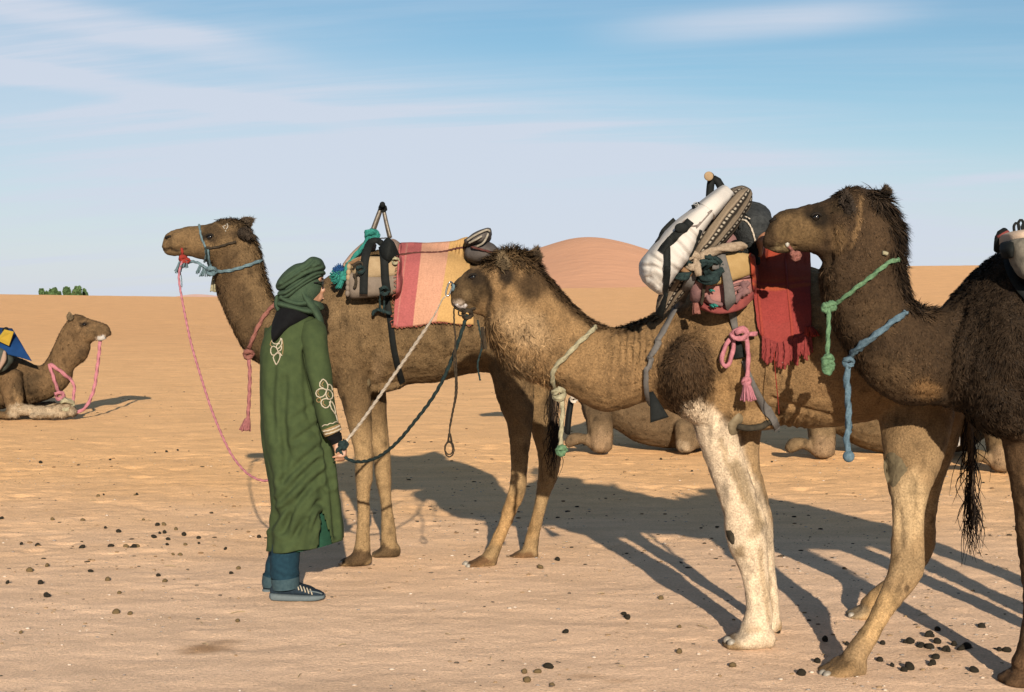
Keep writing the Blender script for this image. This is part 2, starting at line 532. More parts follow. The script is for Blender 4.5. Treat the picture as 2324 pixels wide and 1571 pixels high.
ropemat('rose', (0.52, 0.22, 0.18), (0.38, 0.15, 0.12))
ropemat('rosepink', (0.66, 0.27, 0.27), (0.5, 0.18, 0.19))
ropemat('hotpink', (0.82, 0.34, 0.41), (0.66, 0.25, 0.31))
ropemat('white', (1.15, 1.02, .86), (0.95, 0.83, 0.68))
ropemat('cream', (0.74, 0.68, 0.46), (0.52, 0.47, 0.30))
ropemat('darkgreen', (0.045, 0.085, 0.085), (0.022, 0.04, 0.045))
ropemat('green', (0.27, 0.48, 0.27), (0.15, 0.30, 0.16))
ropemat('blue', (0.25, 0.38, 0.48), (0.12, 0.22, 0.30))
ropemat('paleblue', (0.28, 0.42, 0.48), (0.16, 0.26, 0.31))
ropemat('teal', (0.07, 0.45, 0.38), (0.04, 0.30, 0.26))
ropemat('string', (0.10, 0.075, 0.05), (0.05, 0.04, 0.03))
ropemat('red', (0.55, 0.07, 0.05), (0.38, 0.05, 0.035))
ropemat('pale', (0.70, 0.56, 0.42), (0.5, 0.38, 0.27))
M_BLACK = cloth('black_webbing', (0.018, 0.022, 0.022), (0.010, 0.012, 0.012), rough=0.75, bscale=320)
M_GREYWEB = cloth('grey_webbing', (0.24, 0.225, 0.215), (0.17, 0.16, 0.155), rough=0.8, bscale=320)
M_STEEL = cloth('painted_steel', (0.30, 0.26, 0.21), (0.16, 0.13, 0.10), rough=0.45, scale=50, bump=0.2, sheen=0, metal=0.4)
M_BRIGHT = cloth('bright_steel', (0.75, 0.74, 0.72), (0.6, 0.6, 0.6), rough=0.25, scale=50, bump=0.05, sheen=0, metal=0.9)
M_WOOD = cloth('wood', (0.42, 0.25, 0.13), (0.28, 0.15, 0.08), rough=0.7, scale=30, sheen=0)
# ================================================================ the setting: sand, dunes
def sand_mat(name, far=False, tint=None):
    m_, nt, b = new_mat(name)
    tco = nd(nt, 'ShaderNodeTexCoord'); P = tco.outputs['Object']
    if far:
        n1 = nd(nt, 'ShaderNodeTexNoise', {'Vector': P, 'Scale': 0.03, 'Detail': 6.0})
        mx = nd(nt, 'ShaderNodeMix', {0: n1.outputs[0], 6: rgb(tint[0]), 7: rgb(tint[1])}, data_type='RGBA')
        nt.links.new(mx.outputs[2], b.inputs['Base Color'])
        b.inputs['Roughness'].default_value = 0.95; b.inputs['Specular IOR Level'].default_value = 0.1
        n2 = nd(nt, 'ShaderNodeTexNoise', {'Vector': P, 'Scale': 0.25, 'Detail': 5.0})
        bp = nd(nt, 'ShaderNodeBump', {'Height': n2.outputs[0], 'Strength': 0.35, 'Distance': 1.0})
        nt.links.new(bp.outputs[0], b.inputs['Normal'])
        return m_
    sp = nd(nt, 'ShaderNodeSeparateXYZ', {0: P})
    warp = nd(nt, 'ShaderNodeTexNoise', {'Vector': P, 'Scale': 0.45, 'Detail': 5.0, 'Roughness': 0.6})
    yy = nd(nt, 'ShaderNodeMath', {0: sp.outputs[1], 1: nd(nt, 'ShaderNodeMath', {0: warp.outputs[0], 1: 5.0}, operation='MULTIPLY').outputs[0]}, operation='ADD')
    t = nd(nt, 'ShaderNodeMapRange', {'Value': yy.outputs[0], 'From Min': 8.5, 'From Max': 15.5}, interpolation_type='SMOOTHSTEP')
    base = nd(nt, 'ShaderNodeMix', {0: t.outputs[0], 6: rgb((0.67, 0.462, 0.312)), 7: rgb((0.71, 0.42, 0.20))}, data_type='RGBA')
    t2 = nd(nt, 'ShaderNodeMapRange', {'Value': yy.outputs[0], 'From Min': 17.0, 'From Max': 60.0}, interpolation_type='SMOOTHSTEP')
    base2 = nd(nt, 'ShaderNodeMix', {0: t2.outputs[0], 6: base.outputs[2], 7: rgb((0.63, 0.355, 0.165))}, data_type='RGBA')
    # broad mottling, dusty pale sheets and coarser grit
    mp = nd(nt, 'ShaderNodeMapping', {0: P, 3: (0.5, 1.6, 1.0)})
    n1 = nd(nt, 'ShaderNodeTexNoise', {'Vector': mp.outputs[0], 'Scale': 2.2, 'Detail': 9.0, 'Roughness': 0.68})
    r1 = nd(nt, 'ShaderNodeMapRange', {'Value': n1.outputs[0], 'From Min': 0.3, 'From Max': 0.72, 'To Min': 0.80, 'To Max': 1.15})
    c1 = nd(nt, 'ShaderNodeMix', {0: 1.0, 6: base2.outputs[2], 7: r1.outputs[0]}, data_type='RGBA', blend_type='MULTIPLY')
    n2 = nd(nt, 'ShaderNodeTexNoise', {'Vector': P, 'Scale': 70.0, 'Detail': 5.0, 'Roughness': 0.75})
    r2 = nd(nt, 'ShaderNodeMapRange', {'Value': n2.outputs[0], 'From Min': 0.28, 'From Max': 0.72, 'To Min': 0.70, 'To Max': 1.24})
    c2 = nd(nt, 'ShaderNodeMix', {0: 1.0, 6: c1.outputs[2], 7: r2.outputs[0]}, data_type='RGBA', blend_type='MULTIPLY')
    # grey gravel gathered in patches in the camp foreground
    n3 = nd(nt, 'ShaderNodeTexNoise', {'Vector': mp.outputs[0], 'Scale': 1.6, 'Detail': 4.0, 'Roughness': 0.6})
    p3 = nd(nt, 'ShaderNodeMapRange', {'Value': n3.outputs[0], 'From Min': 0.46, 'From Max': 0.70})
    v3 = nd(nt, 'ShaderNodeTexVoronoi', {'Vector': P, 'Scale': 75.0, 'Randomness': 1.0})
    s3 = nd(nt, 'ShaderNodeMapRange', {'Value': v3.outputs['Distance'], 'From Min': 0.32, 'From Max': 0.18})
    nearm = nd(nt, 'ShaderNodeMapRange', {'Value': yy.outputs[0], 'From Min': 13.0, 'From Max': 8.0})
    k3 = nd(nt, 'ShaderNodeMath', {0: s3.outputs[0], 1: p3.outputs[0]}, operation='MULTIPLY')
    k3 = nd(nt, 'ShaderNodeMath', {0: k3.outputs[0], 1: nearm.outputs[0]}, operation='MULTIPLY')
    k3 = nd(nt, 'ShaderNodeMath', {0: k3.outputs[0], 1: 0.75}, operation='MULTIPLY')
    c3 = nd(nt, 'ShaderNodeMix', {0: k3.outputs[0], 6: c2.outputs[2], 7: rgb((0.22, 0.175, 0.14))}, data_type='RGBA')
    cur = c3.outputs[2]
    # stains where something was spilt
    for (px, py, rx, ry, s) in ((460, 1472, 0.17, 0.13, 0.75), (505, 1458, 0.13, 0.08, 0.45), (420, 1482, 0.07, 0.05, 0.4), (1330, 1536, 0.13, 0.07, 0.38), (1410, 1548, 0.11, 0.06, 0.30), (2140, 1480, 0.17, 0.16, 0.35), (150, 1170, 0.3, 0.16, 0.14), (700, 1010, 0.5, 0.5, 0.12)):
        Y = GY(py); X = (px - CX) / F * Y
        v = nd(nt, 'ShaderNodeVectorMath', {0: P, 1: (X, Y, 0)}, operation='SUBTRACT')
        v = nd(nt, 'ShaderNodeVectorMath', {0: v.outputs[0], 1: (1 / rx, 1 / ry, 0)}, operation='MULTIPLY')
        L = nd(nt, 'ShaderNodeVectorMath', {0: v.outputs[0]}, operation='LENGTH')
        L2 = nd(nt, 'ShaderNodeMath', {0: L.outputs['Value'], 1: nd(nt, 'ShaderNodeMath', {0: n1.outputs[0], 1: 0.9}, operation='MULTIPLY').outputs[0]}, operation='ADD')
        q = nd(nt, 'ShaderNodeMapRange', {'Value': L2.outputs[0], 'From Min': 1.45, 'From Max': 0.55, 'To Max': s}, interpolation_type='SMOOTHSTEP')
        cur = nd(nt, 'ShaderNodeMix', {0: q.outputs[0], 6: cur, 7: rgb((0.20, 0.105, 0.042))}, data_type='RGBA').outputs[2]
    nt.links.new(cur, b.inputs['Base Color'])
    b.inputs['Roughness'].default_value = 0.95
    b.inputs['Specular IOR Level'].default_value = 0.12
    h1 = nd(nt, 'ShaderNodeMath', {0: n2.outputs[0], 1: n1.outputs[0]}, operation='ADD')
    bp = nd(nt, 'ShaderNodeBump', {'Height': h1.outputs[0], 'Strength': 0.8, 'Distance': 0.012})
    n5 = nd(nt, 'ShaderNodeTexNoise', {'Vector': P, 'Scale': 11.0, 'Detail': 6.0, 'Roughness': 0.62})
    bp2 = nd(nt, 'ShaderNodeBump', {'Height': n5.outputs[0], 'Strength': 0.35, 'Distance': 0.02, 'Normal': bp.outputs[0]})
    nt.links.new(bp2.outputs[0], b.inputs['Normal'])
    return m_

SKX = [-600, 0, 200, 600, 900, 1230, 1440, 1700, 2060, 2230, 2400, 3000]
SKY_ = [668, 668, 671, 676, 668, 655, 652, 640, 604, 602, 600, 610]
CREST = 130.0
_g = np.random.default_rng(404)
PRINTS = []
for _k in range(200):
    _y = 4.6 + 10.5 * _g.random() ** 1.2
    PRINTS.append(((_g.random() * 2 - 1) * (.40 * _y + .4), _y, .07 + .05 * _g.random(), (.004 + .009 * _g.random()) * (1.0 if _y > 8.5 else .22)))
def ground_z(X, Y):
    X = np.asarray(X, float); Y = np.asarray(Y, float)
    px = CX + F * X / np.maximum(np.abs(Y), 1.0)
    Hc = EYE + (690 - np.interp(px, SKX, SKY_)) / F * CREST
    t = np.clip((Y - 16) / (CREST - 16), 0, 1)
    far = np.clip((Y - CREST) / 130.0, 0, 1)
    z = Hc * t ** 1.55 * (1 - far * far * (3 - 2 * far))
    P = np.stack([X, Y, 0 * X], -1)
    near = np.clip((Y - 2) / 1.5, 0, 1)
    soft = np.clip((Y - 7.6) / 3.0, 0, 1) * np.clip((60 - Y) / 30, 0, 1)
    z = z + near * 0.010 * (fbm(P, 1.3, 3, 5) - 0.5) * 2
    z = z + near * 0.0045 * (fbm(P * (0.8, 1.3, 1), 12.0, 3, 9) - 0.5) * 2 * (1 - soft * 0.3)
    pit = fbm(P * (1, 0.8, 1), 4.6, 3, 31)
    z = z - soft * 0.009 * np.clip(pit - 0.52, 0, 1) / 0.2
    z = z + soft * 0.007 * (fbm(P, 17.0, 3, 77) - 0.5) * 2
    z = z + near * np.clip((16 - Y) / 4, 0, 1) * 0.004 * np.clip(fbm(P * (0.8, 1.2, 1), 26.0, 2, 55) - 0.58, 0, 1) / 0.2
    for (fx, fy, fr_, fd) in PRINTS:
        if X.size > 4:
            i0, i1 = np.searchsorted(Y[:, 0], (fy - 3 * fr_, fy + 3 * fr_)) if X.ndim == 2 else (0, len(X))
        else: i0, i1 = 0, len(X)
        if i1 <= i0: continue
        q = np.hypot(X[i0:i1] - fx, (Y[i0:i1] - fy) * 1.1) / fr_
        z[i0:i1] += fd * (-np.exp(-(q * 1.1) ** 4) + .45 * np.exp(-((q - 1.35) / .35) ** 2))
    big = np.clip((Y - 25) / 30, 0, 1) * np.clip((CREST + 40 - Y) / 40, 0, 1)
    z = z + big * 0.22 * (fbm(P * (1.0, 1.7, 1), 0.09, 4, 41) - 0.5) * np.clip((CREST - Y) / 60 + 0.25, 0.15, 1)
    return z
rows = np.r_[[-60, -30, -12, -4, 0, 1.6, 2.6], np.arange(3.4, 16, 0.028), np.arange(16, 40, 0.16), np.arange(40, 190, 1.5), np.geomspace(190, 2600, 26)]
cols = np.linspace(-1, 1, 420)
YY, UU = np.meshgrid(rows, cols, indexing='ij')
XX = UU * (4.0 + 0.46 * np.abs(YY))
ZZ = ground_z(XX, YY)
Vg = np.stack([XX, YY, ZZ], -1).reshape(-1, 3)
nr, nc = XX.shape
idx = np.arange(nr * nc).reshape(nr, nc)
Fg = np.stack([idx[:-1, :-1], idx[:-1, 1:], idx[1:, 1:], idx[1:, :-1]], -1).reshape(-1, 4)
me = bpy.data.meshes.new('sand_ground')
me.vertices.add(len(Vg)); me.vertices.foreach_set('co', Vg.ravel())
me.loops.add(Fg.size); me.loops.foreach_set('vertex_index', Fg.ravel().astype(np.int32))
me.polygons.add(len(Fg)); me.polygons.foreach_set('loop_start', np.arange(0, Fg.size, 4, dtype=np.int32))
me.update(calc_edges=True); me.polygons.foreach_set('use_smooth', np.ones(len(Fg), bool))
me.materials.append(sand_mat('sand'))
o = bpy.data.objects.new('sand_ground', me); COL.objects.link(o)
tag(o, 'trampled sand of the camp running out to the orange dune slope', None, kind='structure')
def gz(x, y): return float(ground_z(np.array([x]), np.array([y]))[0])

def dune(name, label, prof, Yr, Yf, mat, amp, seed):
    prof = np.array(prof, float)
    xs = np.linspace(prof[0, 0], prof[-1, 0], 200)
    ys = catmull(prof, 12); ys = np.interp(xs, ys[:, 0], ys[:, 1])
    H = EYE + (690 - ys) / F * Yr
    X = (xs - CX) / F * Yr
    tt = np.r_[np.linspace(0, 1, 36), np.linspace(1.06, 2.0, 14)]
    V = []
    for t in tt:
        Y = Yf + (Yr - Yf) * t
        s = t if t <= 1 else 2 - t
        k = s * s * (3 - 2 * s) * 0.35 + s * 0.65
        P = np.stack([X, np.full_like(X, Y), 0 * X], -1)
        Yw = Y + 16 * (fbm(P * (1, 0.2, 1), 0.02, 2, seed) - 0.5) * (1 - abs(1 - t)) * 0
        z = H * k + amp * (fbm(P, 0.03, 4, seed) - 0.5) * s * (1 if t < 0.97 else 0.25) - 0.6 * (1 - s)
        V.append(np.stack([X * (Y / Yr) ** 0.5, Yw, z], -1))
    V = np.array(V); m_, n_ = V.shape[:2]
    fs = [(i * n_ + j, i * n_ + j + 1, (i + 1) * n_ + j + 1, (i + 1) * n_ + j) for i in range(m_ - 1) for j in range(n_ - 1)]
    return tag(mesh(name, V.reshape(-1, 3), fs, mat), label, None, kind='structure')
M_DUNE = sand_mat('hazed_dune_sand', True, ((0.45, 0.238, 0.145), (0.51, 0.275, 0.165)))  # pink of the sand itself, with distance haze mixed into the colour
M_DUNE2 = sand_mat('hazed_far_dune_sand', True, ((0.62, 0.39, 0.31), (0.66, 0.42, 0.34)))  # paler pink: sand colour with more distance haze put into it
dune('dune', 'tall smooth pink dune rising behind the middle of the camel train',
     [(820, 700), (930, 668), (1040, 622), (1120, 592), (1170, 577), (1215, 566), (1265, 550), (1300, 541), (1335, 538), (1375, 541), (1425, 552), (1480, 569), (1560, 592), (1680, 628), (1800, 664), (1920, 700)], 430.0, 250.0, M_DUNE, 1.6, 3)
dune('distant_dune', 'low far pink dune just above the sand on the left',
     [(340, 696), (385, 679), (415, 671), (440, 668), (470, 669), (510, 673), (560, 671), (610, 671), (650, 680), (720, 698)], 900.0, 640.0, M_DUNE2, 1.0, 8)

# ---------------------------------------------------------------- trees beyond the crest
M_LEAF = cloth('tamarisk_leaf', (0.20, 0.34, 0.13), (0.10, 0.19, 0.08), rough=0.7, scale=0.8, sheen=0, bump=0)
M_BARK = cloth('bark', (0.3, 0.2, 0.12), rough=0.9, scale=6, sheen=0)
def tree(px, top, w, Y, label, seed):
    g = np.random.default_rng(seed)
    c = W(px, 690, Y); H = float(W(px, top, Y)[2]); rx = w / F * Y
    t = thing('tamarisk_tree', label, 'tree', (c[0], Y, 0), 'trees on the skyline')
    limbs = [rope_geo(curve3([(c[0], Y, 0), (c[0] + 0.1, Y, H * 0.3), (c[0] - 0.15, Y + 0.1, H * 0.6)], 5), 0.16, lobes=0, N=7, taper=((0, 1), (1.3, 0.6)))]
    for k in range(5):
        a = k * 1.26 + g.random()
        limbs.append(rope_geo(curve3([(c[0], Y, H * 0.28), (c[0] + math.cos(a) * rx * .35, Y + math.sin(a) * rx * .35, H * 0.5), (c[0] + math.cos(a) * rx * .7, Y + math.sin(a) * rx * .7, H * 0.75)], 4), 0.07, lobes=0, N=6))
    V, fs = merge(limbs); mesh('trunk', V, fs, M_BARK, t)
    # crown: many leaf sprays gathered in uneven clumps
    lobes = [(g.normal(0, .42), g.normal(0, .42), 0.42 + 0.40 * g.random(), 0.30 + 0.25 * g.random()) for _ in range(9)]
    lobes.append((g.normal(0, .1), 0, 0.80, 0.32)); lobes.append((0, 0, 0.45, 0.6))
    Vs = []; Fs = []
    for (lx, ly, lz, lr) in lobes:
        n = int(420 * lr / .4)
        d = g.normal(0, 1, (n, 3)); d /= np.linalg.norm(d, axis=1, keepdims=True)
        q = d * (0.55 + 0.45 * g.random((n, 1)))
        cen = np.stack([c[0] + (lx * .75 + q[:, 0] * lr) * rx, Y + (ly * .75 + q[:, 1] * lr) * rx, np.clip((lz + q[:, 2] * lr * 0.55) * H, 0.2, H * 1.01)], 1)
        a = g.normal(0, 1, (n, 3)); b_ = g.normal(0, 1, (n, 3)); s = 0.16 + 0.22 * g.random((n, 1))
        a *= s / np.linalg.norm(a, axis=1, keepdims=True); b_ *= s / np.linalg.norm(b_, axis=1, keepdims=True)
        for i in range(n):
            o_ = len(Vs); Vs += [cen[i] - a[i], cen[i] + b_[i], cen[i] + a[i], cen[i] - b_[i]]; Fs.append((o_, o_ + 1, o_ + 2, o_ + 3))
    tag(mesh('crown', np.array(Vs), Fs, M_LEAF, t, smooth_=False), None, None)
for i, (px, top, w, Y, lab) in enumerate((
        (98, 656.5, 13, 432, 'low green tree at the left end of the clump on the skyline'),
        (120, 652.5, 11, 428, 'rounded green tree second from the left of the skyline clump'),
        (136, 660.0, 6, 436, 'smallest tree, in the dip of the skyline clump'),
        (153, 652.5, 10, 430, 'green tree right of the dip in the skyline clump'),
        (174, 648.5, 15, 426, 'tallest and broadest tree of the skyline clump'),
        (192, 656.0, 8, 433, 'narrow green tree at the right end of the skyline clump'))):
    tree(px, top, w, Y, lab, 50 + i)
# ================================================================ camels
COATGAIN = 0.52
def paint(V, base, patches, seed=0, mott=0.16):
    """coat pattern: elliptical patches of coat colour (px frame of the measured side), mottled"""
    x, y = PX(V)
    nz = fbm(V, 9.0, 4, seed + 3); n2 = fbm(V, 30.0, 3, seed + 5)
    xw = x + (nz - 0.5) * 40; yw = y + (n2 - 0.5) * 26
    C = np.tile(np.array(base, float), (len(V), 1))
    for p in patches:
        if p[0] == 'e':
            _, cx, cy, rx, ry, rot, c, s, soft = p
            a = math.radians(rot); u = ((xw - cx) * math.cos(a) + (yw - cy) * math.sin(a)) / rx; v = (-(xw - cx) * math.sin(a) + (yw - cy) * math.cos(a)) / ry
            w = 1 - np.clip((np.hypot(u, v) - (1 - soft)) / max(soft, 1e-3), 0, 1)
        elif p[0] == 'l':
            _, poly, r, c, s, soft = p
            w = 1 - np.clip((segdist(xw, yw, poly) - r * (1 - soft)) / (r * soft), 0, 1)
        else:
            _, axis, lo, hi, c, s = p
            q = xw if axis == 'x' else yw
            w = np.clip((q - lo) / (hi - lo), 0, 1)
        w = (w * w * (3 - 2 * w) * s)[:, None]
        C = C * (1 - w) + np.array(c) * w
    C = C * COATGAIN * np.array((1.05, .955, .83))
    st = fbm(V * np.array((1.0, 1.0, 0.45)), 26.0, 4, seed + 29)
    f = 1 + mott * 2.6 * (fbm(V, 22.0, 4, seed + 11) - 0.5)[:, None] + 0.16 * 2 * (nz - 0.5)[:, None] - 0.55 * np.clip(st - .56, 0, 1)[:, None] / .25
    return np.clip(C * f, 0.004, 1)
def near_w(d, r): 
    w = np.clip(1.35 - d / r, 0, 1); return w * w * (3 - 2 * w)
def grow(L, w, Lm): return L + (Lm - L) * w
def fur_geo(V, Fq, n, lenf, width, rng, flow=(0.25, 0.0, -1.0), lean=0.7, skip=None):
    T = np.concatenate([Fq[:, [0, 1, 2]], Fq[:, [0, 2, 3]]])
    a, b, c = V[T[:, 0]], V[T[:, 1]], V[T[:, 2]]
    ar = np.linalg.norm(np.cross(b - a, c - a), axis=1)
    N = vnormals(V, Fq)
    cdf = np.cumsum(ar); k = np.searchsorted(cdf, rng.random(n) * cdf[-1])
    u = rng.random(n); v = rng.random(n); f = u + v > 1; u[f] = 1 - u[f]; v[f] = 1 - v[f]
    t = T[k]
    P = V[t[:, 0]] * (1 - u - v)[:, None] + V[t[:, 1]] * u[:, None] + V[t[:, 2]] * v[:, None]
    Nn = N[t[:, 0]] * (1 - u - v)[:, None] + N[t[:, 1]] * u[:, None] + N[t[:, 2]] * v[:, None]
    Nn /= np.linalg.norm(Nn, axis=1, keepdims=True)
    L, ln = lenf(P, Nn)
    keep = L > 0.002
    if skip is not None: keep &= ~skip(P)
    P, Nn, L, ln = P[keep], Nn[keep], L[keep], ln[keep]; n = len(P)
    fl = flow(P) if callable(flow) else np.tile(np.array(flow, float), (n, 1))
    sw = np.stack([fbm(P, 11.0, 2, 71) - 0.5, fbm(P, 11.0, 2, 72) - 0.5, fbm(P, 11.0, 2, 73) - 0.5], 1) * 1.8
    fine_ = np.stack([fbm(P, 38.0, 2, 171) - 0.5, fbm(P, 38.0, 2, 172) - 0.5, fbm(P, 38.0, 2, 173) - 0.5], 1)
    fl = fl + sw + fine_ * 2.6 + rng.normal(0, 0.35, (n, 3))
    fl = fl - Nn * (fl * Nn).sum(1, keepdims=True); fl /= np.maximum(np.linalg.norm(fl, axis=1, keepdims=True), 1e-6)
    D = Nn * (1 - ln)[:, None] + fl * ln[:, None]; D /= np.linalg.norm(D, axis=1, keepdims=True)
    D2 = Nn * (1 - ln)[:, None] * 0.4 + fl * ln[:, None]; D2 /= np.linalg.norm(D2, axis=1, keepdims=True)
    S = np.cross(D, Nn + rng.normal(0, 0.5, (n, 3))); S /= np.maximum(np.linalg.norm(S, axis=1, keepdims=True), 1e-6)
    w = width * (0.6 + 0.8 * rng.random(n))[:, None]
    L = L * (0.55 + 0.9 * rng.random(n)); base = P - Nn * 0.004
    mid = base + D * L[:, None] * 0.55; tip = mid + D2 * L[:, None] * 0.55
    VV = np.stack([base - S * w, base + S * w, mid + S * w * 0.6, mid - S * w * 0.6, tip], 1).reshape(-1, 3)
    J = rng.normal(0, .28, (n, 3)); Nn = Nn + J * 1.5
    NN = np.stack([Nn, Nn, Nn * 0.8 + D * 0.2, Nn * 0.8 + D * 0.2, Nn * 0.6 + D * 0.4], 1).reshape(-1, 3)
    i = np.arange(n)[:, None] * 5
    quads = i + np.array([[0, 1, 2, 3]]); tris = i + np.array([[3, 2, 4]])
    return VV, NN, quads, tris, P, n
def fur_mesh(name, geo_, cfn, parent, rng, dark=0.35, bright=1.75):
    VV, NN, q, t, P, n = geo_
    me = bpy.data.meshes.new(name)
    me.vertices.add(len(VV)); me.vertices.foreach_set('co', VV.ravel())
    L = np.concatenate([q.ravel(), t.ravel()]).astype(np.int32)
    me.loops.add(len(L)); me.loops.foreach_set('vertex_index', L)
    me.polygons.add(len(q) + len(t))
    st = np.concatenate([np.arange(len(q)) * 4, len(q) * 4 + np.arange(len(t)) * 3]).astype(np.int32)
    me.polygons.foreach_set('loop_start', st)
    me.update(calc_edges=True)
    me.polygons.foreach_set('use_smooth', np.ones(len(st), bool))
    C = cfn(P) * (dark + (bright - dark) * rng.random((len(P), 1))) * (0.45 + 1.1 * fbm(P, 42.0, 3, 91))[:, None]
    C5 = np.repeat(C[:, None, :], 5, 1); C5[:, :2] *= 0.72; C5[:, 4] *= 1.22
    set_col(me, np.clip(C5.reshape(-1, 3), 0, 1))
    NN /= np.linalg.norm(NN, axis=1, keepdims=True)
    me.normals_split_custom_set_from_vertices(NN.tolist())
    me.materials.append(M_FUR)
    o = link(name, me, parent)
    o['kind'] = 'stuff'
    return o
def body_mesh(name, V, Fq, extra, col, parent, mat=None):
    me = bpy.data.meshes.new(name)
    me.from_pydata(V.tolist(), [], Fq.tolist() + [list(e) for e in extra]); me.update()
    me.polygons.foreach_set('use_smooth', [True] * len(me.polygons))
    set_col(me, col); me.materials.append(mat or M_COAT)
    return link(name, me, parent)
def groove(V, N, poly, r_px, depth, px=None):
    x, y = PX(V); d = segdist(x, y, poly)
    w = np.exp(-(d / r_px) ** 2)
    side = np.clip(-N[:, 1] * 2.0, 0, 1)
    return V - N * (w * depth * side)[:, None]
def lumps(V, N, amp, seed):
    return V + N * (amp * (fbm(V, 16.0, 4, seed) - 0.5) * 2)[:, None]
class Camel: pass
def build_camel(label, loc, parts, base, patches, voxel, seed, fur_n, lenf, grooves=(), wrinkles=(), wool=0.004, flow=(0.25, 0, -1.0), group=None, width=0.0022, mott=0.22, skip=None):
    c = Camel()
    c.root = thing('camel', label, 'camel', loc, group)
    V, Fq, extra = remeshed(parts, voxel)
    N = vnormals(V, Fq)
    for (poly, r, d) in grooves: V = groove(V, N, poly, r, d)
    x, y = PX(V)
    for (cx, cy, rx, ry, freq, amp, sl) in wrinkles:
        m = np.clip(1 - np.hypot((x - cx) / rx, (y - cy) / ry), 0, 1)
        ph = (x + sl * (y - cy)) * freq + 5 * (fbm(V, 6, 2, seed) - 0.5)
        V = V + N * (m * amp * np.sin(ph))[:, None]
    V = lumps(V, N, wool, seed)
    V = V + N * (wool * .8 * (fbm(V, 48.0, 2, seed + 7) - .5) * 2)[:, None]
    c.V, c.F = V, Fq
    cf = lambda Q: paint(Q, base, patches, seed, mott)
    c.body = body_mesh('body', V, Fq, extra, cf(V), c.root)
    if fur_n:
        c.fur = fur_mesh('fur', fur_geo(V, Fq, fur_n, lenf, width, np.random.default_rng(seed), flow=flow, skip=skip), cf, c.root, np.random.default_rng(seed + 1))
    c.bvh = bvh_of(V, Fq)
    return c
def camel_eye(c, px, py, r=0.021, default=6.0):
    h = ray([c.bvh], px, py, -r * 0.45)
    if h is None: return
    V, fs = ball(h[0], r, 14, 10); e = mesh('eye', V, fs, M_EYE, c.root); r = r * .9
    # heavy lid over the eye
    P = [h[0] + np.array((math.cos(a) * r * 1.25, -r * 0.55 - 0.2 * r * math.sin(a), math.sin(a) * r * 0.95)) for a in np.linspace(0.15, math.pi - 0.15, 12)]
    V, fs = rope_geo(P, r * 0.34, lobes=0, N=7); mesh('eyelid', V, fs, M_DARKSKIN, e)
def blob(c, name, pts, mat, off=0.0, r=0.01, taper=None, n=5, default=6.0):
    P, nn = lay([c.bvh], pts, off, default, n)
    return rope(name, P, r, mat, c.root, lobes=0, N=9, taper=taper)
def toe_nails(c, spots, Y):
    for (px, py, r) in spots:
        h = ray([c.bvh], px, py, -r * 0.3)
        p = h[0] if h is not None else np.array(W(px, py, Y))
        V, fs = ball(p, r, 10, 7, (1.0, 0.8, 0.9)); mesh('toenail', V, fs, M_HORN, c.root)

# ---- foot: two broad toes; fx heel x, tx toe x, ground row, distance
def foot(hx, tx, gy, top_y, Y, w=0.075):
    n = [(hx, top_y + (gy - top_y) * .25, hx, gy - 1, Y, w * .55), (hx * .75 + tx * .25, top_y + (gy - top_y) * .12, hx * .75 + tx * .25, gy, Y, w * .85), (hx * .5 + tx * .5, top_y + (gy - top_y) * .30, hx * .5 + tx * .5, gy, Y, w), (hx * .22 + tx * .78, top_y + (gy - top_y) * .55, hx * .22 + tx * .78, gy, Y, w * .95), (tx, gy - (gy - top_y) * .30, tx, gy - 1, Y, w * .75)]
    return loft(n, N=16, sub=4, power=0.85)

BROWN = (0.155, 0.105, 0.060)
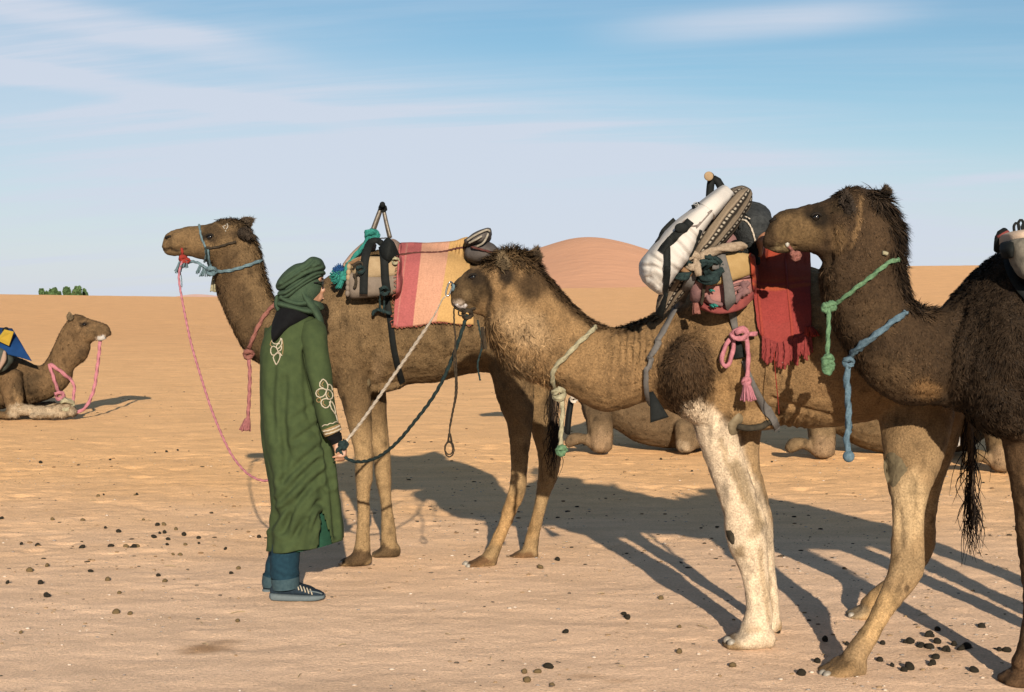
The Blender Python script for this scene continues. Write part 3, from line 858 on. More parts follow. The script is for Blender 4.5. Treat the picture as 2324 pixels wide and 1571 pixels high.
# ---------------------------------------------------------------- first camel, behind the man
Yc = 8.25; Yn = 8.11; Yf = 8.40
parts = [
    # head: muzzle to poll
    loft([(369, 556, 371, 571, Yc, .030), (373, 537, 379, 579, Yc, .050), (383, 527, 393, 582, Yc, .060), (400, 519, 412, 583, Yc, .064), (424, 514.5, 434, 584, Yc, .070), (452, 511, 458, 590, Yc, .085), (478, 507, 474, 597, Yc, .105), (500, 499, 486, 604, Yc, .118), (522, 495.5, 502, 606, Yc, .112), (546, 501, 528, 604, Yc, .098), (563, 516, 552, 598, Yc, .075)], N=22, sub=4),
    limb([(378, 541, 5, Yc - .035, .014), (388, 538, 6, Yc - .045, .016), (400, 536, 5, Yc - .05, .012)], N=10, sub=3),
    # neck
    loft([(566, 515, 480, 585, Yc, .085), (582, 548, 482, 606, Yc, .100), (594, 590, 487, 632, Yc, .105), (604, 630, 493, 664, Yc, .105), (614, 662, 506, 700, Yc, .110), (626, 686, 526, 742, Yc, .125), (650, 690, 552, 790, Yc, .15), (690, 670, 590, 826, Yc, .20), (735, 640, 660, 850, Yc, .25)], N=22, sub=5),
    # trunk
    loft([(640, 700, 640, 838, Yc, .16), (690, 662, 690, 858, Yc, .22), (740, 632, 740, 876, Yc, .27), (800, 588, 795, 888, Yc, .30), (870, 564, 860, 886, Yc, .32), (935, 560, 930, 872, Yc, .35), (1000, 568, 990, 869, Yc, .37), (1060, 585, 1045, 853, Yc, .35), (1120, 600, 1105, 845, Yc, .31), (1170, 622, 1150, 862, Yc, .29), (1215, 668, 1200, 870, Yc, .26), (1248, 730, 1240, 850, Yc, .18)], N=26, sub=4),
    # fore legs
    limb([(795, 760, 55, Yn + .02, .13), (797, 820, 46, Yn, .12), (803, 870, 40, Yn, .10), (812, 930, 31, Yn, .085), (820, 985, 25, Yn, .072), (826, 1040, 21, Yn, .062), (826, 1085, 20, Yn, .060), (825, 1120, 16, Yn, .048), (825, 1165, 14, Yn, .042), (824, 1210, 16, Yn, .046), (822, 1245, 19, Yn, .055), (818, 1272, 22, Yn, .06)], sub=4),
    foot(838, 772, 1284, 1242, Yn),
    limb([(830, 780, 45, Yf, .12), (838, 860, 38, Yf, .10), (848, 930, 30, Yf, .085), (858, 985, 24, Yf, .07), (867, 1040, 20, Yf, .06), (870, 1085, 19, Yf, .058), (875, 1130, 13, Yf, .045), (880, 1180, 15, Yf, .046), (882, 1215, 18, Yf, .052), (882, 1245, 20, Yf, .058)], sub=4),
    foot(903, 846, 1266, 1226, Yf),
    # breast pad
    loft([(850, 874, 850, 889, Yc - .05, .10), (880, 868, 880, 890, Yc - .05, .12), (915, 866, 912, 880, Yc - .05, .09)], N=14, sub=3),
    # hind legs
    limb([(1150, 760, 62, Yn + .03, .15), (1160, 840, 48, Yn, .13), (1170, 900, 43, Yn, .115), (1180, 960, 30, Yn, .09), (1180, 1020, 22, Yn, .07), (1178, 1075, 19, Yn, .056), (1174, 1112, 20, Yn, .052), (1160, 1150, 17, Yn, .045), (1143, 1195, 14.5, Yn, .042), (1126, 1235, 15, Yn, .046), (1112, 1266, 19, Yn, .055)], sub=4),
    foot(1121, 1060, 1290, 1250, Yn),
    limb([(1205, 780, 52, Yf, .14), (1212, 860, 42, Yf, .12), (1225, 930, 36, Yf, .10), (1240, 990, 30, Yf, .085), (1247, 1040, 26, Yf, .066), (1243, 1080, 23, Yf, .055), (1233, 1120, 17, Yf, .046), (1222, 1165, 14, Yf, .042), (1211, 1210, 15, Yf, .044), (1204, 1245, 18, Yf, .052)], sub=4),
    foot(1216, 1152, 1273, 1236, Yf),
]
def len1(P, Nn):
    x, y = PX(P)
    L = np.full(len(P), 0.016); ln = np.full(len(P), 0.72)
    L = np.where(y > 1000, 0.010, L); L = np.where((y > 900) & (y <= 1000), 0.011, L)
    hd = (x < 470) & (y < 600); L = np.where(hd, 0.006, L)
    mane = near_w(segdist(x, y, [(560, 505), (590, 560), (600, 600), (612, 655), (630, 690)]), 16)
    L = grow(L, mane, .036); ln = grow(ln, mane, .55)
    top = segdist(x, y, [(505, 497), (540, 500), (562, 520)]) < 13
    L = np.where(top, 0.024, L); ln = np.where(top, 0.5, ln)
    thr = near_w(segdist(x, y, [(483, 615), (500, 690), (535, 765), (600, 825)]), 16)
    L = grow(L, thr, .026)
    return L, ln
DK = (0.030, 0.022, 0.015); MID = (0.10, 0.068, 0.038); TAN = (0.30, 0.21, 0.115); PALE = (0.40, 0.315, 0.22)
CB1 = (0.158, 0.112, 0.064)
pat1 = [('e', 430, 545, 55, 40, 0, (0.21, 0.145, 0.08), .8, .6), ('e', 492, 528, 44, 26, 10, (0.06, 0.042, 0.025), .85, .6),
        ('e', 474, 538, 26, 11, 15, DK, 1, .6), ('e', 545, 525, 26, 26, 0, DK, .9, .6), ('l', [(506, 498), (560, 505), (590, 560), (600, 600), (614, 660)], 13, (.05, .036, .022), .8, .8),
        ('l', [(490, 640), (505, 700), (545, 775), (610, 825)], 22, (.045, .032, .02), .75, .8), ('e', 378, 540, 8, 5, 20, DK, .6, .8), ('l', [(369, 567), (395, 569), (418, 560)], 3.5, DK, .85, .6),
        ('s', 'y', 930, 1010, (0.36, 0.265, 0.155), 0.9), ('e', 860, 830, 26, 60, 10, (.27, .2, .13), .7, .7), ('e', 1180, 1000, 60, 80, 0, (.13, .085, .045), .55, .6),
        ('e', 1220, 890, 30, 40, 0, TAN, .6, .6), ('e', 950, 790, 190, 90, 0, (.19, .138, .080), .6, .6), ('l', [(500, 600), (520, 680), (580, 770)], 55, (.092, .062, .035), .8, .7), ('e', 800, 720, 60, 70, 0, (.20, .145, .085), .6, .7), ('s', 'y', 1050, 1110, (0.33, 0.22, 0.11), 0.0), ('e', 1150, 1180, 90, 80, 0, (.46, .31, .16), .9, .5),
        ('e', 808, 1268, 50, 24, 0, (.075, .05, .03), .9, .5), ('e', 878, 1252, 45, 18, 0, (.08, .055, .033), .85, .5), ('e', 880, 1205, 12, 14, 0, (.1, .075, .05), .6, .8),
        ('e', 1090, 1278, 50, 20, 0, (.12, .066, .035), .85, .6), ('e', 1185, 1262, 45, 16, 0, (.13, .07, .036), .85, .6)]
C1 = build_camel('brown camel with a light blue halter standing behind the man in green', (W(640, 690, Yc)[0], Yc, 0), parts, CB1, pat1, 0.0115, 3, 150000, len1,
                 grooves=[([(368, 567), (395, 569.5), (410, 566), (419, 558)], 4, .012), ([(374, 540), (388, 536)], 3, .010), ([(838, 850), (845, 880)], 5, .01), ([(846, 690), (856, 770), (850, 850)], 9, .014), ([(770, 700), (762, 790), (758, 860)], 9, .010), ([(1108, 760), (1125, 820), (1140, 870)], 9, .014), ([(818, 1050), (822, 1110), (820, 1190)], 4, .006), ([(1172, 960), (1170, 1050), (1160, 1120)], 4, .008), ([(930, 800), (1010, 812), (1090, 800)], 12, .008)], wool=0.0045, group='walking camels in the line')
camel_eye(C1, 477, 538, 0.019)
def ear(c, px, py, L, ang, Y, name='ear', w=0.035, mat=None, tilt=-0.3):
    a = math.radians(ang); b = np.array(W(px, py, Y))
    d = np.array((math.cos(a), tilt, math.sin(a))); d /= np.linalg.norm(d)
    u = np.cross(d, (0, -1, 0)); u /= np.linalg.norm(u); n_ = np.cross(u, d)
    V = []; M, K = 10, 12
    for i in range(M):
        t = i / (M - 1); ww = w * math.sin(math.pi * min(0.98, 0.18 + 0.80 * t)) ** 0.8
        for j in range(K):
            ph = 2 * math.pi * j / K
            V.append(b + d * L * t + u * ww * math.cos(ph) + n_ * (0.35 * ww * math.sin(ph) - 0.25 * ww * math.cos(ph) ** 2))
    fs = ring_faces(M, K); fs.append(tuple(range(K - 1, -1, -1))); fs.append(tuple((M - 1) * K + j for j in range(K)))
    V = np.array(V)
    col = np.tile(np.array((0.07, 0.05, 0.03)), (len(V), 1)) if mat is None else np.tile(np.array(mat), (len(V), 1))
    o = mesh(name, V, fs, M_COAT, c.root, col=col)
    g = np.random.default_rng(int(px)); q = np.array([f for f in fs if len(f) == 4])
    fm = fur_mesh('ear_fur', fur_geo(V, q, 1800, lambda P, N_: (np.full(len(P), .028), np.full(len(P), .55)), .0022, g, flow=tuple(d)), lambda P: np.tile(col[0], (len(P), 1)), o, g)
    return o
ear(C1, 541, 528, .085, -10, Yc - .105, w=.030, mat=(.03, .022, .016))
ear(C1, 545, 515, .09, 30, Yc + .09, w=.036, mat=(.05, .036, .024))
blob(C1, 'elbow_callus', [(835, 860), (836, 868), (834, 878)], cloth('brown_callus', (.24, .18, .10), (.12, .09, .05), sheen=0, bump=.6, bscale=60), -.012, .020, taper=((0, .5, 1), (.6, 1, .6)))
blob(C1, 'nostril', [(376, 541), (382, 537.5), (388, 537)], M_DARKSKIN, .001, .008, n=3)
toe_nails(C1, [(1057, 1281, .022), (1063, 1286, .018), (1152, 1266, .020), (774, 1278, .014)], Yn)
# white clipped mark on the cheek
for seg in ([(505, 515), (512, 512), (516, 508)], [(516, 508), (517, 515), (513, 521)], [(507, 516), (510, 520)], [(511, 523), (513, 526)]):
    P, nn = lay([C1.bvh], seg, .004, Yc, 4); rope('clipped_mark', P, .0032, cloth('clip_white', (.7, .64, .55)) if 'clip_white' not in bpy.data.materials else bpy.data.materials['clip_white'], C1.root, lobes=0, N=6)
def tail(c, pts, seed, tuft_from=0.45):
    P = curve3([W(*p[:3]) for p in pts], 8)
    V, fs = rope_geo(P, .022, lobes=0, N=9, taper=((0, 1), (1.1, .35)))
    t = mesh('tail', V, fs, M_COAT, c.root, col=np.tile(np.array((.06, .04, .025)), (len(V), 1)))
    g = np.random.default_rng(seed); parts_ = []
    n = len(P)
    for k in range(150):
        i = int(n * (tuft_from + (1 - tuft_from) * g.random() ** 0.8)); i = min(i, n - 1)
        s = P[i] + g.normal(0, .010, 3); L = .10 + .16 * g.random()
        e = s + np.array((g.normal(0, .028), g.normal(0, .02), -L)); m_ = (s + e) / 2 + np.array((g.normal(0, .02), 0, .01))
        parts_.append(rope_geo(curve3([s, m_, e], 3), .0024, lobes=0, N=4, taper=((0, 1), (1, .3))))
    V, fs = merge(parts_); o = mesh('tail_tuft', V, fs, M_COAT, t, col=np.tile(np.array((.014, .010, .008)), (len(V), 1)))
    o['kind'] = 'stuff'
tail(C1, [(1245, 735, Yc), (1262, 800, Yc - .05), (1262, 880, Yc - .08), (1258, 960, Yc - .08), (1255, 1005, Yc - .08)], 5, .25)
# ---------------------------------------------------------------- second camel, low neck and pale foreleg
Ya = 6.32; Yn = 6.19; Yf = 6.48
Yr = 6.22; Yhn = 5.98
parts = [
    loft([(1024, 676, 1031, 698, Ya, .034), (1024, 655, 1042, 705, Ya, .052), (1031, 640, 1062, 709, Ya, .062), (1046, 626, 1082, 713, Ya, .068), (1066, 611, 1104, 720, Ya, .085), (1090, 601, 1126, 724, Ya, .105), (1112, 588, 1150, 720, Ya, .118), (1138, 572, 1172, 706, Ya, .115), (1164, 566, 1196, 690, Ya, .10), (1190, 572, 1210, 680, Ya, .085)], N=24, sub=4),
    # neck, a deep hairy U
    loft([(1196, 578, 1100, 732, Ya, .115), (1222, 602, 1108, 766, Ya, .135), (1250, 634, 1130, 806, Ya, .150), (1276, 664, 1154, 838, Ya, .155), (1304, 694, 1196, 858, Ya, .155), (1332, 720, 1246, 876, Ya, .160), (1362, 738, 1300, 902, Ya, .175), (1400, 746, 1362, 934, Ya, .195), (1440, 735, 1424, 926, Ya, .22), (1485, 716, 1490, 905, Ya, .25), (1540, 680, 1545, 930, Ya, .28)], N=24, sub=5),
    loft([(1450, 735, 1450, 905, Ya, .2), (1500, 704, 1500, 925, Ya, .26), (1560, 655, 1560, 950, Ya, .30), (1625, 612, 1620, 970, Ya, .32), (1700, 590, 1695, 962, Ya, .34), (1780, 592, 1775, 966, Ya - .02, .36), (1860, 612, 1855, 972, Ya - .04, .38), (1940, 645, 1935, 962, Ya - .06, .38), (2010, 682, 2005, 945, Yr, .36), (2075, 722, 2070, 930, Yr, .32), (2130, 772, 2125, 915, Yr, .26), (2162, 825, 2155, 900, Yr, .15)], N=28, sub=4),
    # woolly upper arm
    loft([(1560, 722, 1545, 790, Yn, .14), (1505, 790, 1610, 760, Yn - .03, .18), (1484, 835, 1632, 825, Yn - .04, .20), (1490, 880, 1632, 875, Yn - .03, .19), (1520, 925, 1628, 925, Yn - .01, .15), (1560, 955, 1640, 955, Yn, .12)], N=22, sub=5),
    # near fore leg
    limb([(1650, 800, 80, Yn + .02, .16), (1655, 870, 72, Yn, .15), (1640, 925, 60, Yn - .01, .13), (1624, 965, 51, Yn - .01, .115), (1634, 1010, 45, Yn - .01, .098), (1648, 1050, 43, Yn - .01, .09), (1664, 1100, 43, Yn - .01, .085), (1682, 1150, 44, Yn - .01, .085), (1692, 1190, 49, Yn - .01, .085), (1696, 1232, 45, Yn - .01, .08), (1708, 1275, 36, Yn - .01, .066), (1716, 1320, 30, Yn - .01, .058), (1721, 1365, 29, Yn - .01, .056), (1722, 1400, 32, Yn - .01, .060), (1712, 1440, 36, Yn - .01, .07)], sub=4),
    foot(1748, 1645, 1471, 1408, Yn - .01, .095),
    # far fore leg
    limb([(1700, 860, 60, Yf, .13), (1693, 950, 42, Yf, .10), (1690, 1010, 34, Yf, .085), (1697, 1060, 28, Yf, .075), (1712, 1120, 27, Yf, .07), (1728, 1180, 26, Yf, .07), (1732, 1230, 24, Yf, .065), (1742, 1300, 18, Yf, .052), (1750, 1350, 17, Yf, .05), (1750, 1395, 20, Yf, .056)], sub=4),
    foot(1766, 1690, 1437, 1388, Yf, .085),
    # breast pad
    loft([(1676, 925, 1678, 976, Ya - .12, .10), (1712, 905, 1714, 979, Ya - .12, .12), (1742, 920, 1748, 976, Ya - .12, .10), (1758, 950, 1760, 974, Ya - .12, .06)], N=16, sub=4),
    # near hind leg, the knee patch in front, the hock pointing back
    limb([(2060, 790, 105, Yr - .08, .22), (2070, 860, 98, Yr - .10, .20), (2078, 930, 86, Yr - .14, .17), (2076, 990, 76, Yr - .20, .14), (2070, 1050, 64, Yr - .25, .115), (2064, 1100, 50, Yr - .29, .09), (2063, 1150, 38, Yr - .33, .07), (2061, 1200, 36, Yr - .36, .062), (2060, 1250, 38, Yr - .38, .060), (2058, 1290, 40, Yr - .40, .060), (2038, 1330, 32, Yr - .42, .054), (2010, 1375, 24, Yr - .44, .048), (1985, 1420, 21, Yr - .45, .046), (1958, 1462, 24, Yr - .455, .052), (1935, 1500, 27, Yr - .46, .062)], sub=4),
    foot(1956, 1862, 1540, 1474, Yr - .46, .095),
    limb([(2130, 920, 60, Yr + .1, .14), (2128, 1000, 44, Yr + .14, .11), (2108, 1080, 34, Yr + .2, .085), (2102, 1160, 22, Yr + .28, .065), (2102, 1225, 21, Yr + .34, .055), (2090, 1264, 20, Yr + .38, .05), (2060, 1295, 16, Yr + .42, .046), (2020, 1325, 14, Yr + .47, .044), (1985, 1352, 14, Yr + .52, .046), (1966, 1378, 17, Yr + .56, .055)], sub=4),
    foot(1986, 1926, 1405, 1362, Yr + .58, .085),
]
def len2(P, Nn):
    x, y = PX(P)
    L = np.full(len(P), 0.014); ln = np.full(len(P), 0.78)
    L = np.where(y > 950, 0.011, L); L = np.where(y > 1010, 0.010, L)
    L = np.where((x < 1105) & (y < 740), 0.007, L)
    arm = near_w(np.hypot((x - 1558) / 80, (y - 840) / 118), 1.0) * (Nn[:, 1] < .3)
    L = grow(L, arm, .022); ln = grow(ln, arm, .62)
    mane = near_w(segdist(x, y, [(1125, 572), (1200, 580), (1240, 622), (1300, 690), (1350, 733), (1420, 740), (1490, 712)]), 15)
    L = grow(L, mane, .030); ln = grow(ln, mane, .62)
    pol = near_w(segdist(x, y, [(1115, 592), (1160, 576), (1205, 592)]), 28)
    L = grow(L, pol, .038); ln = grow(ln, pol, .45)
    beard = near_w(segdist(x, y, [(1098, 745), (1125, 800), (1150, 848), (1185, 866), (1240, 868)]), 34)
    neck = near_w(np.hypot((x - 1185) / 90, (y - 790) / 85), 1.0)
    L = grow(L, neck, .026); L = grow(L, beard, .058); ln = grow(ln, beard, .86)
    return L, ln
CB2 = (0.275, 0.185, 0.10)
WHT = (0.74, 0.65, 0.54)
pat2 = [('e', 1052, 662, 70, 66, 0, (.085, .060, .034), 1, .6), ('e', 1080, 628, 30, 26, 0, DK, .95, .6), ('e', 1060, 668, 18, 12, 30, (.20, .15, .09), .5, .7), ('e', 1042, 692, 20, 16, 0, (.42, .37, .34), .85, .7),
        ('l', [(1100, 640), (1106, 690), (1112, 725)], 11, (.045, .032, .02), .9, .7), ('e', 1132, 690, 22, 45, 0, (.17, .115, .062), .6, .6), ('e', 1150, 622, 34, 34, -20, DK, 1, .5), ('l', [(1110, 592), (1160, 572), (1205, 588), (1240, 625), (1300, 690), (1352, 735)], 30, (.055, .036, .02), .92, .75), ('e', 1205, 650, 52, 44, 30, (.055, .037, .021), .95, .6), ('e', 1155, 582, 60, 26, 0, (.10, .068, .036), .9, .6),
        ('e', 1190, 745, 90, 60, 35, (.40, .295, .185), .9, .7), ('e', 1165, 835, 70, 36, 30, (.22, .16, .10), .7, .6), ('e', 1430, 860, 110, 55, 0, (.30, .20, .11), .6, .7),
        ('l', [(1352, 738), (1420, 748), (1490, 722)], 16, (.12, .075, .04), .6, .8), ('e', 1556, 845, 88, 128, 0, (.062, .040, .024), .95, .45), ('e', 1580, 745, 50, 50, 0, (.13, .085, .045), .6, .7),
        ('e', 1655, 850, 40, 110, 0, (.31, .205, .105), .8, .6), ('s', 'y', 945, 1000, (.36, .27, .17), .7),
        ('l', [(1585, 965), (1625, 1010), (1655, 1080), (1690, 1170), (1705, 1250), (1722, 1350), (1715, 1440)], 66, WHT, .95, .35), ('l', [(1672, 1060), (1700, 1130), (1722, 1190)], 26, (.27, .215, .14), .75, .8), ('e', 1686, 1255, 20, 24, -30, (.24, .185, .115), .8, .7), ('l', [(1630, 1000), (1660, 1070), (1690, 1140)], 9, (.36, .285, .19), .7, .8), ('e', 1712, 1200, 24, 40, 20, (.40, .32, .22), .6, .8), ('l', [(1728, 1250), (1738, 1330), (1740, 1400)], 12, (.38, .30, .20), .7, .8), ('e', 1706, 1430, 34, 14, 0, (.44, .35, .24), .6, .8),
        ('e', 1650, 1448, 18, 16, 0, (.14, .115, .09), .8, .7), ('e', 2060, 1000, 90, 80, 0, (.20, .14, .08), .7, .5), ('e', 2062, 1150, 70, 100, 0, (.50, .39, .25), .95, .5), ('e', 2060, 1270, 60, 60, 0, (.30, .225, .14), .7, .6), ('e', 1990, 1400, 80, 80, 0, (.50, .36, .20), .9, .5),
        ('e', 1900, 1515, 60, 36, 0, (.24, .16, .085), .7, .6), ('e', 1940, 1385, 40, 26, 0, (.48, .39, .27), .9, .5), ('e', 2062, 1338, 8, 10, 0, (.08, .055, .035), .9, .6), ('e', 2040, 1270, 10, 20, 30, (.13, .09, .05), .7, .7), ('e', 1930, 830, 160, 110, 0, (.20, .13, .07), .6, .6)]
C2 = build_camel('tan camel with low neck, pale foreleg and white backpack load', (W(1560, 690, Ya)[0], Ya, 0), parts, CB2, pat2, 0.0105, 21, 230000, len2,
                 grooves=[([(1027, 694), (1045, 700), (1062, 690), (1078, 700)], 3.5, .010), ([(1100, 640), (1108, 690), (1118, 720)], 6, .010), ([(1026, 648), (1036, 652)], 3.5, .010), ([(1640, 960), (1655, 1020), (1680, 1090)], 7, .012), ([(2012, 1065), (2040, 1040), (2060, 1065)], 4, .008), ([(1752, 905), (1820, 930), (1900, 948)], 6, .014), ([(1775, 960), (1765, 920)], 5, .008), ([(2040, 1160), (2046, 1240)], 7, .010), ([(2085, 1130), (2076, 1210), (2080, 1270)], 5, .012), ([(2048, 1310), (2010, 1380), (1975, 1445)], 5, .010), ([(1712, 1060), (1722, 1120), (1728, 1180)], 5, .012), ([(1668, 1060), (1690, 1130), (1700, 1180)], 4, .012), ([(1700, 1250), (1712, 1320), (1718, 1390)], 5, .010), ([(1660, 1450), (1672, 1430)], 3, .010), ([(1880, 1530), (1895, 1510)], 3, .010), ([(1640, 960), (1655, 900), (1640, 830)], 8, .012)],
                 wrinkles=[(1430, 800, 110, 85, .42, .012, .05), (1800, 955, 90, 26, .34, .010, .5)], wool=0.004, group='walking camels in the line')
camel_eye(C2, 1074, 629, .016)
ear(C2, 1146, 612, .065, 105, Ya - .115, w=.020, mat=(.085, .062, .036))
ear(C2, 1212, 602, .075, 82, Ya + .06, w=.028, mat=(.05, .035, .022))
blob(C2, 'nostril', [(1026, 648), (1031, 646), (1037, 650)], M_DARKSKIN, .001, .007, n=3)
blob(C2, 'wet_lip', [(1036, 688), (1042, 695), (1052, 697), (1059, 690)], cloth('wet_lip_skin', (.62, .56, .54), (.35, .29, .27), rough=.35, scale=60, sheen=0), -.006, .012, n=4)
def patch(c, name, poly, off, mat, Y, seed=0, n=14, bulge=.008):
    """a hide pad on the body: its outline filled with a domed surface"""
    P = np.array(poly, float); cen = P.mean(0)
    B = catmull(np.vstack([P, P[:1]]), 4)[:-1]; m_ = len(B)
    V = []; fs = []
    for k in range(5):
        s = 1 - k / 5.0
        for b in B:
            q = cen + (b - cen) * s
            h = ray([c.bvh], q[0], q[1], -0.004 + bulge * (1 - s ** 3) + .003 * (random.random() if 0 < k else 0), None)
            V.append(h[0] if h is not None else W(q[0], q[1], Y))
    h = ray([c.bvh], cen[0], cen[1], bulge, None); V.append(h[0] if h is not None else W(cen[0], cen[1], Y))
    fs = [f[::-1] for f in ring_faces(5, m_)] + [(4 * m_ + (j + 1) % m_, 4 * m_ + j, 5 * m_) for j in range(m_)]
    return mesh(name, np.array(V), fs, mat, c.root)
patch(C2, 'stifle_callus', [(2008, 1024), (2025, 1020), (2046, 1034), (2060, 1054), (2062, 1066), (2050, 1085), (2034, 1108), (2024, 1114), (2012, 1092), (2005, 1060)], .0, M_CALLUS, 5.9)
patch(C2, 'knee_callus', [(1646, 1202), (1660, 1203), (1668, 1218), (1666, 1238), (1656, 1232), (1648, 1216)], .0, cloth('dark_callus', (.10, .085, .06), (.045, .038, .028), scale=40, bump=.6, bscale=60, sheen=0), 6.1, bulge=.012)
patch(C2, 'elbow_callus', [(1650, 962), (1664, 946), (1678, 936), (1688, 948), (1682, 966), (1676, 984), (1660, 990), (1652, 980)], .0, cloth('pale_callus', (.42, .34, .22), (.26, .2, .12), scale=30, bump=.7, bscale=50, sheen=0), 6.1, bulge=.022)
# horny rim of the breast pad
V, fs = rope_geo(curve3([W(1674, 968, 6.09), W(1700, 972, 6.08), W(1730, 968, 6.08), W(1744, 958, 6.1), W(1758, 964, 6.15)], 6), .014, lobes=0, N=8)
mesh('breast_callus', V, fs, bpy.data.materials['dark_callus'], C2.root)
toe_nails(C2, [(1651, 1453, .020), (1660, 1459, .020), (1867, 1528, .018), (1878, 1532, .020), (1932, 1397, .018)], 6.1)
tail(C2, [(2160, 840, Yr + .05), (2186, 900, Yr + .06), (2200, 980, Yr + .06), (2204, 1060, Yr + .06), (2206, 1130, Yr + .06), (2207, 1170, Yr + .06)], 9, .10)

# ---------------------------------------------------------------- third camel, at the right edge
Y3 = 5.62
parts = [
    loft([(1742, 520, 1739, 566, Y3, .036), (1752, 497, 1756, 575, Y3, .054), (1770, 482, 1782, 575, Y3, .062), (1802, 472, 1812, 572, Y3, .066), (1836, 464, 1838, 576, Y3, .074), (1864, 458, 1862, 586, Y3, .090), (1888, 446, 1882, 606, Y3, .110), (1914, 429, 1900, 630, Y3, .122), (1944, 424, 1925, 640, Y3, .122), (1976, 432, 1960, 640, Y3, .115), (2004, 446, 1990, 625, Y3, .10)], N=24, sub=4),
    loft([(2008, 450, 1866, 600, Y3, .115), (2034, 496, 1863, 632, Y3, .13), (2046, 540, 1865, 668, Y3, .135), (2044, 592, 1878, 708, Y3, .135), (2052, 645, 1902, 762, Y3, .14), (2066, 685, 1934, 812, Y3, .15), (2100, 704, 1972, 872, Y3, .17), (2136, 700, 2040, 918, Y3, .17), (2176, 668, 2124, 920, Y3, .18), (2215, 620, 2200, 940, Y3, .22)], N=24, sub=5),
    loft([(2130, 706, 2130, 915, Y3, .16), (2180, 655, 2180, 930, Y3, .2), (2230, 605, 2225, 950, Y3, .28), (2280, 570, 2275, 965, Y3, .30), (2350, 545, 2345, 975, Y3, .33), (2440, 540, 2435, 985, Y3, .36), (2540, 560, 2535, 985, Y3, .38), (2640, 600, 2635, 965, Y3, .36), (2740, 670, 2735, 940, Y3, .30), (2800, 750, 2795, 900, Y3, .2)], N=26, sub=4),
    loft([(2235, 690, 2260, 690, Y3 - .08, .10), (2185, 760, 2335, 745, Y3 - .09, .15), (2166, 840, 2350, 830, Y3 - .09, .16), (2180, 910, 2350, 910, Y3 - .08, .155), (2215, 965, 2350, 965, Y3 - .06, .13), (2270, 995, 2350, 995, Y3 - .05, .11)], N=22, sub=5),
    # near fore leg (the one in view), far one past the frame edge
    limb([(2330, 860, 70, Y3 - .06, .13), (2330, 950, 58, Y3 - .05, .11), (2328, 1010, 50, Y3 - .04, .10), (2332, 1070, 42, Y3 - .03, .09), (2338, 1140, 36, Y3 - .02, .08), (2350, 1230, 40, Y3 - .02, .085), (2354, 1290, 36, Y3 - .02, .075), (2352, 1360, 29, Y3 - .02, .06), (2348, 1420, 27, Y3 - .02, .058), (2342, 1470, 31, Y3 - .02, .064), (2330, 1515, 36, Y3 - .02, .07)], sub=4),
    foot(2372, 2276, 1556, 1488, Y3 - .02, .092),
    limb([(2420, 860, 70, Y3 + .16, .14), (2455, 960, 56, Y3 + .20, .12), (2475, 1060, 44, Y3 + .24, .09), (2490, 1160, 40, Y3 + .26, .085), (2505, 1280, 36, Y3 + .28, .08), (2512, 1370, 27, Y3 + .28, .06), (2514, 1430, 29, Y3 + .28, .062), (2510, 1475, 36, Y3 + .28, .07)], sub=4),
    foot(2550, 2461, 1510, 1442, Y3 + .28, .09),
    limb([(2720, 860, 90, Y3 - .12, .2), (2740, 960, 70, Y3 - .15, .15), (2745, 1080, 50, Y3 - .17, .1), (2745, 1200, 38, Y3 - .18, .07), (2745, 1300, 40, Y3 - .18, .062), (2715, 1360, 26, Y3 - .18, .05), (2680, 1440, 24, Y3 - .18, .048), (2650, 1510, 30, Y3 - .18, .06)], sub=4),
    foot(2680, 2580, 1580, 1500, Y3 - .18, .095),
    limb([(2740, 860, 90, Y3 + .12, .2), (2770, 960, 66, Y3 + .15, .15), (2790, 1080, 48, Y3 + .17, .1), (2800, 1200, 36, Y3 + .18, .07), (2800, 1280, 38, Y3 + .18, .062), (2775, 1360, 25, Y3 + .18, .05), (2745, 1420, 23, Y3 + .18, .048), (2722, 1475, 28, Y3 + .18, .06)], sub=4),
    foot(2750, 2655, 1525, 1460, Y3 + .18, .09),
]
def len3(P, Nn):
    x, y = PX(P)
    L = np.full(len(P), 0.014); ln = np.full(len(P), 0.7)
    L = np.where((x < 1890) & (y < 590), 0.007, L); ln = np.where((x < 1890) & (y < 590), 0.8, ln)
    L = np.where((x > 1890) & (x < 1960) & (y < 600), 0.016, L)
    back = near_w(segdist(x, y, [(1990, 440), (2022, 476), (2046, 530), (2046, 590), (2058, 640), (2072, 685), (2100, 706)]), 22)
    top = segdist(x, y, [(1905, 436), (1945, 424), (2000, 440)]) < 12
    L = np.where(top, 0.026, L)
    thr = near_w(segdist(x, y, [(1868, 610), (1868, 680), (1900, 755), (1940, 825)]), 26)
    L = grow(L, thr, .030); L = grow(L, back, .056); ln = grow(ln, back, .62)
    L = np.where((x > 2160) & (y < 990), 0.017, L); ln = np.where((x > 2160) & (y < 990), 0.5, ln)
    L = np.where(y > 1000, 0.008, L)
    return L, ln
CB3 = (0.058, 0.039, 0.024)
